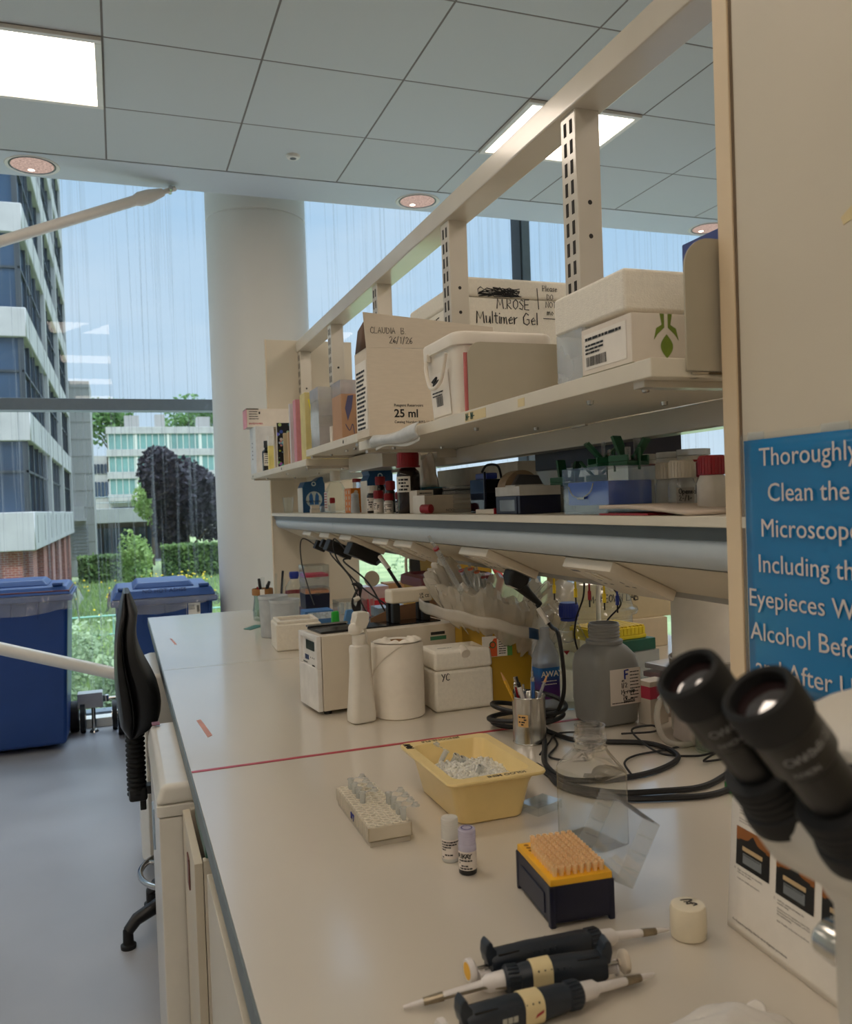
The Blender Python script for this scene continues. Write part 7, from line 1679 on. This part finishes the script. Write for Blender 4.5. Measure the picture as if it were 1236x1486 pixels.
# pots and bottles at the near end
for i, (x, y, c) in enumerate(((1.0, 1.46, RED), (1.015, 1.385, BLUEC), (1.0, 1.300, RED))):
    t = thing('lidded_pot', ['white pot with a red line, left of three behind the clamps', 'white pot with a blue line, middle of three behind the clamps', 'white pot with a red line, right of three behind the clamps'][i], 'pot', (x, y, ZM)); MB().lathe([(0, 0), (.030, 0), (.031, .004), (.029, .10), (0, .1005)], (0, 0, 0), 28).build('pot_body', WHITEPL, t); MB().lathe([(.0296, .088), (.0300, .088), (.0300, .092), (.0296, .092)], (0, 0, 0), 28).build('colour_line', c, t); MB().lathe([(0, .101), (.030, .101), (.030, .112), (0, .113)], (0, 0, 0), 28).build('lid', MILKY, t)
def stubby(label, x, y, r, h, capm, writing=None, bodym=None):
    t = thing('reagent_bottle', label, 'bottle', (x, y, ZM))
    MB().lathe([(0, 0), (r * .93, 0), (r, r * .1), (r, h * .52), (r * .85, h * .62), (r * .8, h * .66), (0, h * .66)], (0, 0, 0), 32).build('bottle_body', bodym or CLB, t)
    k = MB(); k.lathe([(0, h * .665), (r * .86, h * .665), (r * .86, h - .002), (r * .8, h), (0, h)], (0, 0, 0), 32)
    for i in range(22): a = i * PI / 11; k.box((r * .86 * math.cos(a) - .0008, r * .86 * math.sin(a) - .0008, h * .68), (r * .86 * math.cos(a) + .0008, r * .86 * math.sin(a) + .0008, h - .003))
    k.build('screw_cap', capm, t)
    if writing:
        MB().sheet(lambda u, v: (r * 1.01 * math.cos(math.radians(-150 + 80 * u)), r * 1.01 * math.sin(math.radians(-150 + 80 * u)), h * .06 + h * .42 * v), 14, 2).build('label', mat('label_greyed', (150, 146, 138), .7), t)
        a = math.radians(-108); rr = r * 1.04
        pen([(w, (rr * math.cos(a) - .75 * r * math.cos(a + PI / 2) * .8 - 0, rr * math.sin(a) - .75 * r * math.sin(a + PI / 2) * .8, h * (.36 - .13 * i)), .0085) for i, w in enumerate(writing)], INK, t, 'label_writing', (-math.sin(a), math.cos(a), 0), (0, 0, 1))
CAPW = mat('cap_cream', (202, 194, 178), .45)
stubby('wide bottle with a cream cap lettered Opened, right of the blue rack box', .872, 1.165, .0225, .086, CAPW, ['Opened', '24/19'])
stubby('wide bottle with a cream cap, behind the lettered one', .895, 1.235, .0225, .086, CAPW)
stubby('clear bottle with a bright blue cap between cream and red caps', .925, 1.165, .0150, .088, BLUEC)
stubby('pale bottle with a wide red cap near the panel', .850, 1.062, .0225, .088, RED, None, WBODY)
stubby('dark red capped bottle half hidden behind the blue cap', .962, 1.22, .016, .088, RED)
t = thing('wash_bottle', 'clear bottle at the very edge of the panel, at the shelf end', 'bottle', (.858, .985, ZM)); MB().lathe([(0, 0), (.022, 0), (.023, .003), (.023, .09), (.010, .112), (.010, .12), (0, .12)], (0, 0, 0), 28).build('bottle_body', CLEARG, t); MB().tube([(-.0215, -.008, .05), (-.0235, -.009, .05)], .004, 12).build('black_spot', BLACK, t)
t = thing('notebook', 'open paperback notebook lying flat at the near end of the reagent shelf', 'notebook', (.757, 1.0, ZM)); m = MB(); m.sheet(lambda u, v: (.12 * v, .235 * u, .0035 + .010 * math.sin(min(1, u * 1.25) * PI * .5)), 20, 2); m.build('pages', mat('page_cream', (206, 190, 174), .8, var=.05, scale=200, stretch=(1, 1, 40)), t, solid=.006); MB().box((.002, .10, 0), (.12, .238, .003)).build('cover', RED, t)
# seen between the shelves, other side
t = bxs('carton', 'large plain pale carton standing behind the clear plates, rear of the shelf', 'carton', (.995, 2.02, ZM), (1.135, 2.62, 1.528), mat('carton_bone', (206, 200, 186), .6))
t = bxs('storage_box', 'dark navy crate on a clear tray behind the tape dispenser', 'crate', (1.00, 1.52, ZM + .10), (1.14, 1.93, 1.556), NAVY); MB().shell((0, 0, -.0995), (.14, .41, -.001), .003).build('clear_tray', CLEAR, t); MB().box((.0, .30, .0605), (.14, .41, .072), .002).build('blue_lid', BLUEC, t)
t = thing('lab_freezer', 'white freezer cabinet with a vented top seen beyond the shelf', 'freezer', (2.52, 4.15, 0)); MB().box((0, 0, 0), (.42, .45, 1.60), .01).build('cabinet', FRW, t); MB().box((-.003, -.02, 1.602), (.423, .45, 1.72), .012).build('top_panel', FRW, t); MB().box((.16, -.0215, 1.63), (.30, -.0203, 1.67)).build('badge', mat('badge_pale', (150, 170, 206), .4), t)
m = MB()
for k in range(3): m.box((.20 + k * .025, -.0215, 1.69), (.215 + k * .025, -.0203, 1.70))
m.build('vent_slot', DARKG, t)
o = MB().box((.935, 1.03, 1.478), (.975, 1.0305, 1.536)).build('paper_tag', PAPER); tag(o, 'small white paper tag hanging from the lower rail by the panel', 'tag')
# plugs and cables
def cable(label, pts, r, m=BLACK, name='cable', n=8):
    o = MB().tube(bez(pts, n), r, 8).build(name, m); return tag(o, label, 'cable')
def on_slope(y, s, out): return Vector((.765, y, 1.362)) + Vector((.026, 0, -.046)) + SD * s + SN * out
def plug(label, y, s, L, w, h, taper=False, tape=True, cat='plug'):
    c = on_slope(y, s, .0215); t = bpy.data.objects.new('power_plug', None); COL.objects.link(t); t.matrix_world = frame(c, (0, -1, 0), -SD); t.empty_display_size = .03; tag(t, label, cat)
    if taper: MB().sqlathe([(.024, .026, .01, 0), (.024, .026, .01, .016), (.015, .018, .01, .034)], (0, 0, 0)).build('plug_body', BLACK, t); MB().tube([(0, -.012, .022), (0, -.045, .034), (0, -.085, .046)], [.016, .011, .006], 14).build('strain_relief', BLACK, t)
    else: MB().box((-w / 2, -h / 2, 0), (w / 2, h / 2, L), .004).build('plug_body', BLACK, t)
    if tape: MB().box((-w * .38, -.010, L if not taper else .0345), (w * .2, .012, (L if not taper else .0345) + .0006)).build('tape_label', PAPER, t)
    return t
plug('black plug with white tape on the socket above the bagged bin', 1.80, .105, .036, .05, .05, True)
plug('big black power adaptor with white tape under the trunking', 3.02, .075, .046, .075, .12)
plug('big black power adaptor with hanging white tape, next one farther', 3.36, .070, .046, .07, .11)
plug('small black plug with cable, between the adaptors and the far plug', 3.50, .045, .035, .035, .045, False, False)
plug('small black plug at the farthest socket', 3.72, .075, .04, .045, .05, False, False)
p = on_slope(1.80, .18, .07)
cable('thick black cable curving down from the plug above the bin bag', [p, p + Vector((.02, -.03, -.05)), (.905, 1.66, 1.12), (.925, 1.68, 1.0), (.92, 1.72, .93), (.90, 1.78, .907)], .0048)
t = thing('cable_marker', 'white paper marker wrapped on the thick black cable', 'tag', tuple(p + Vector((.008, -.012, -.022)))); MB().tube([(-.006, .008, .012), (.008, -.012, -.022)], .0062, 12).build('wrap', PAPER, t)
cable('thick black cable coiled on the bench behind the pencil tin', [(.862 + .020 * math.sin(.41 * a) + (.075 + .012 * math.sin(.37 * a)) * math.cos(a), 1.765 + .012 * math.sin(.6 * a) + (.075 + .02 * math.cos(.53 * a)) * math.sin(a), .906 + .0024 * a * (1 + .25 * math.sin(a * 1.31))) for a in [i * .5 for i in range(42)]], .0055, n=3)
cable('thick black cable sweeping in a wide loop past the clear square bottle', [(.89, 1.72, .906), (.83, 1.60, .906), (.765, 1.47, .906), (.77, 1.37, .906), (.90, 1.345, .906), (1.02, 1.40, .906), (1.03, 1.50, .906), (.95, 1.56, .906), (.90, 1.60, .906), (.88, 1.68, .908)], .0055)
cable('thick black cable running along the bench to the right panel, nearer strand', [(.745, 1.42, .906), (.735, 1.34, .906), (.79, 1.26, .906), (.86, 1.225, .906), (.95, 1.205, .906), (1.05, 1.24, .906), (1.2, 1.30, .906)], .0055)
cable('thick black cable running along the bench to the right panel, farther strand', [(.75, 1.48, .906), (.745, 1.36, .907), (.80, 1.285, .906), (.88, 1.255, .906), (.96, 1.245, .906), (1.06, 1.29, .906), (1.2, 1.36, .906)], .0055)
cable('thin black lead wandering across the bench by the pencil tin', [(.90, 1.73, .904), (.86, 1.60, .904), (.80, 1.52, .904), (.86, 1.47, .904), (.92, 1.55, .906), (.98, 1.62, .904), (.90, 1.66, .906), (.84, 1.60, .907), (.79, 1.545, .904)], .0022)
cable('thin black lead looping in front of the white filter', [(1.02, 1.60, .904), (1.05, 1.52, .925), (1.03, 1.50, .945), (1.0, 1.53, .93), (1.01, 1.45, .904), (1.06, 1.40, .904), (1.075, 1.36, .92), (1.06, 1.34, .925), (1.05, 1.36, .906), (1.10, 1.36, .904)], .0022)
cable('thin black lead crossing the wide cable loop on the bench', [(.885, 1.36, .904), (.91, 1.42, .906), (.96, 1.455, .904), (1.04, 1.46, .904), (1.09, 1.47, .904)], .0022)
a = on_slope(3.72, .10, .06)
cable('thin black cable hanging from the farthest plug', [a, (.78, 3.80, 1.28), (.77, 3.80, 1.18), (.79, 3.75, 1.05), (.80, 3.70, .985)], .003)
a = on_slope(3.36, .13, .06)
cable('black cable from the second adaptor down to the hanging cable bundle', [a, (.84, 3.30, 1.20), (.90, 3.2, 1.13), (.93, 3.12, 1.05), (.96, 3.1, .97), (.97, 3.3, .953)], .0035)
a = on_slope(3.50, .07, .05)
cable('black cable from the small plug to the bundle of tied leads', [a, (.82, 3.42, 1.22), (.865, 3.32, 1.14), (.88, 3.28, 1.08), (.93, 3.32, .99), (.965, 3.36, .953)], .003)
a = on_slope(3.02, .14, .06)
cable('black cable from the taped adaptor looping up and down to the bench', [on_slope(3.10, .05, .06), (.765, 3.14, 1.30), (.775, 3.14, 1.22), (.84, 3.05, 1.12), (.90, 2.95, 1.06), (.97, 2.92, .98), (.99, 2.95, .905)], .003)
cable('thick black lead from the big adaptor down behind the sensor bridge', [a, (.87, 2.86, 1.22), (.90, 2.80, 1.15), (.94, 2.80, 1.08), (.97, 2.84, 1.0)], .006)
t = thing('cable_marker', 'white paper marker wrapped round the big adaptor lead', 'tag', (.872, 2.855, 1.218)); MB().tube([(-.008, .02, .022), (.008, -.03, -.02)], .0085, 12).build('wrap', PAPER, t)
t = thing('cable_bundle', 'tied bundle of folded black leads hanging above the clear tube box', 'cable', (.885, 3.24, 1.07)); m = MB()
for k in range(4): m.tube(bez([(-.03 + .008 * k, 0, .045), (-.005 + .006 * k, .006 * k, .03), (.0, .004, -.01), (-.022 + .006 * k, .0, -.062), (-.030, .006, -.03), (-.006, .01, .02)], 5), .0048, 8)
m.build('leads', BLACK, t); MB().tube([(-.024, .002, -.022), (-.002, .006, -.014)], .010, 12).build('tie', PAPER, t)
t = thing('white_dial', 'round pale plastic disc hanging behind the cable bundle', 'disc', (.965, 3.34, 1.12)); m = MB(); m.X = Matrix.Rotation(PI / 2, 4, 'X'); m.lathe([(0, 0), (.032, 0), (.033, .003), (.030, .006), (0, .007)], (0, 0, 0), 28); m.build('disc', IVORY, t)
cable('pale grey cable hanging from the trunking by the yellow tip box', [on_slope(2.75, .15, .012), (.915, 2.74, 1.22), (.92, 2.75, 1.1), (.91, 2.76, 1.0), (.92, 2.78, .905)], .005, IVORY)
for i, (y, c) in enumerate(((1.62, YEL), (1.72, YEL), (1.56, RED), (1.50, YEL), (1.45, BLUEC))):
    t = thing('banana_lead', ['yellow banana lead hanging by the bin bag', 'yellow banana lead farthest along, near the bag', 'red banana lead hanging in front of the domed vessel', 'yellow banana lead right of the red one', 'dark blue banana lead nearest the socket'][i], 'lead', (.962, y + .06, 1.2415)); MB().tube([(0, 0, 0), (0, 0, -.020), (0, 0, -.021), (0, 0, -.040)], [.0022, .0024, .0040, .0040], 10).build('lead', c, t); MB().tube([(0, 0, -.040), (0, 0, -.056)], .0018, 8).build('pin', BLACK, t)
cable('thin dark lead falling from the trunking beside the yellow rack', [(.965, 1.645, 1.2425), (.975, 1.67, 1.20), (.995, 1.74, 1.14), (1.02, 1.79, 1.08), (1.05, 1.80, 1.0), (1.06, 1.80, .904)], .0022)
cable('thin dark lead curling down right of the grey jar neck', [(.968, 1.545, 1.2425), (1.01, 1.58, 1.21), (1.09, 1.70, 1.17), (1.10, 1.78, 1.12), (1.08, 1.80, 1.05), (1.08, 1.80, .904)], .0022)
# beyond, other half of the bench
t = thing('desk_monitor', 'dark screen standing on the other half of the bench', 'monitor', (1.50, 4.0, BZ)); MB().box((-.14, 0, .10), (.14, .03, .42), .005).build('screen', BLACKG, t); MB().box((-.03, .01, .01), (.03, .03, .12)).build('neck', BLACK, t); MB().box((-.1, -.05, 0), (.1, .09, .012), .004).build('stand_foot', BLACK, t)
t = thing('arm_lamp', 'red angled lamp arm seen through the gap by the window', 'lamp', (1.80, 3.95, BZ)); MB().tube([(0, 0, .02), (.03, 0, .12), (-.10, 0, .38)], .020, 12).build('arm', mat('lamp_red', (196, 70, 66), .4), t); MB().lathe([(0, 0), (.07, 0), (.07, .02), (0, .024)], (0, 0, 0), 24).build('lamp_base', RED, t); MB().lathe([(.02, .42), (.06, .38), (.07, .36)], (-.10, 0, 0), 20).build('lamp_shade', RED, t)
# ---------------------------------------------------------------- sky, sun, camera
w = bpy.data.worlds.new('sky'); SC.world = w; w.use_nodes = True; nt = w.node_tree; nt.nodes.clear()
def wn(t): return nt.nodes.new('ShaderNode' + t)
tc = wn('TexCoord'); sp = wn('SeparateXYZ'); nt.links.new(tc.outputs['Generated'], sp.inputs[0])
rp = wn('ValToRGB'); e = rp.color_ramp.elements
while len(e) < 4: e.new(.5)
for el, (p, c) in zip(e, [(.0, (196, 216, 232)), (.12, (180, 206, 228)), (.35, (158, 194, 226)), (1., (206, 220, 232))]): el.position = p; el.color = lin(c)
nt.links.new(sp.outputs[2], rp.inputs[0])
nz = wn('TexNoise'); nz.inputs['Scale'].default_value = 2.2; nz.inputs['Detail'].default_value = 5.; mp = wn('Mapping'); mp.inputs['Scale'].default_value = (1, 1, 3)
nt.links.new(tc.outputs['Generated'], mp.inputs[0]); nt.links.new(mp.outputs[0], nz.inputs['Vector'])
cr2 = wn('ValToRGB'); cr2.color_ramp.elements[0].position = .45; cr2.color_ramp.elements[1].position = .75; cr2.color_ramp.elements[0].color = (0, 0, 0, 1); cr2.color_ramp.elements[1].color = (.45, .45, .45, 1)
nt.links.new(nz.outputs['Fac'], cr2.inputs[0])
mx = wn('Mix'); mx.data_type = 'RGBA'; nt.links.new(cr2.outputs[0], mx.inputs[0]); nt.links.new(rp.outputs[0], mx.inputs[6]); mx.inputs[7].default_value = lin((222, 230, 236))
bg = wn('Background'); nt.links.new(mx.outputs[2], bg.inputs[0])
mr = wn('MapRange'); mr.inputs[1].default_value = .42; mr.inputs[2].default_value = .75; mr.inputs[3].default_value = .66; mr.inputs[4].default_value = 4.2; nt.links.new(sp.outputs[2], mr.inputs[0]); nt.links.new(mr.outputs[0], bg.inputs['Strength'])  # strength raised towards the zenith, out of view, to brighten the room
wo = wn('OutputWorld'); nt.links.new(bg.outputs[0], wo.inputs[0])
def sun(rx, rz, en, ang, c):
    l = bpy.data.lights.new('sun', 'SUN'); l.energy = en; l.angle = math.radians(ang); l.color = c
    o = bpy.data.objects.new('sun', l); COL.objects.link(o); o.rotation_euler = (math.radians(rx), 0, math.radians(rz))
sun(48, -38, .9, 3, (1, .95, .86))

R = __import__('mathutils').Matrix
vy = Vector((172 - 618, 743 - 750, 1228)).normalized()
vx = Vector((4000 - 618, 609 - 750, 1228)); vx = (vx - vy * vx.dot(vy)).normalized()
vd = vx.cross(vy)                                  # down, in (right, down, forward)
if vd.y < 0: vd = -vd
# rows give world axes in camera (right, down, forward)
right = Vector((vx.x, vy.x, -vd.x)); down_ = Vector((vx.y, vy.y, -vd.y)); fwd = Vector((vx.z, vy.z, -vd.z))
cam = bpy.data.cameras.new('camera'); co = bpy.data.objects.new('camera', cam); COL.objects.link(co)
co.matrix_world = Matrix(((right.x, -down_.x, -fwd.x, 0), (right.y, -down_.y, -fwd.y, 0), (right.z, -down_.z, -fwd.z, 1.43), (0, 0, 0, 1)))
cam.sensor_fit = 'VERTICAL'; cam.sensor_height = 36.; cam.lens = 36. * 1228 / 1486
cam.shift_y = (750 - 743) / 1486.; cam.clip_start = .02; cam.clip_end = 1000
cam.dof.use_dof = True; cam.dof.focus_distance = 1.9; cam.dof.aperture_fstop = 8.0
SC.camera = co
SC.cycles.transparent_max_bounces = 32; SC.cycles.max_bounces = 10; SC.cycles.diffuse_bounces = 6; SC.cycles.caustics_reflective = False; SC.cycles.caustics_refractive = False
SC.cycles.sample_clamp_indirect = 6.
vs = SC.view_settings; vs.view_transform = 'Standard'; vs.look = 'None'; vs.exposure = 0.8; vs.gamma = 1.; vs.use_curve_mapping = False
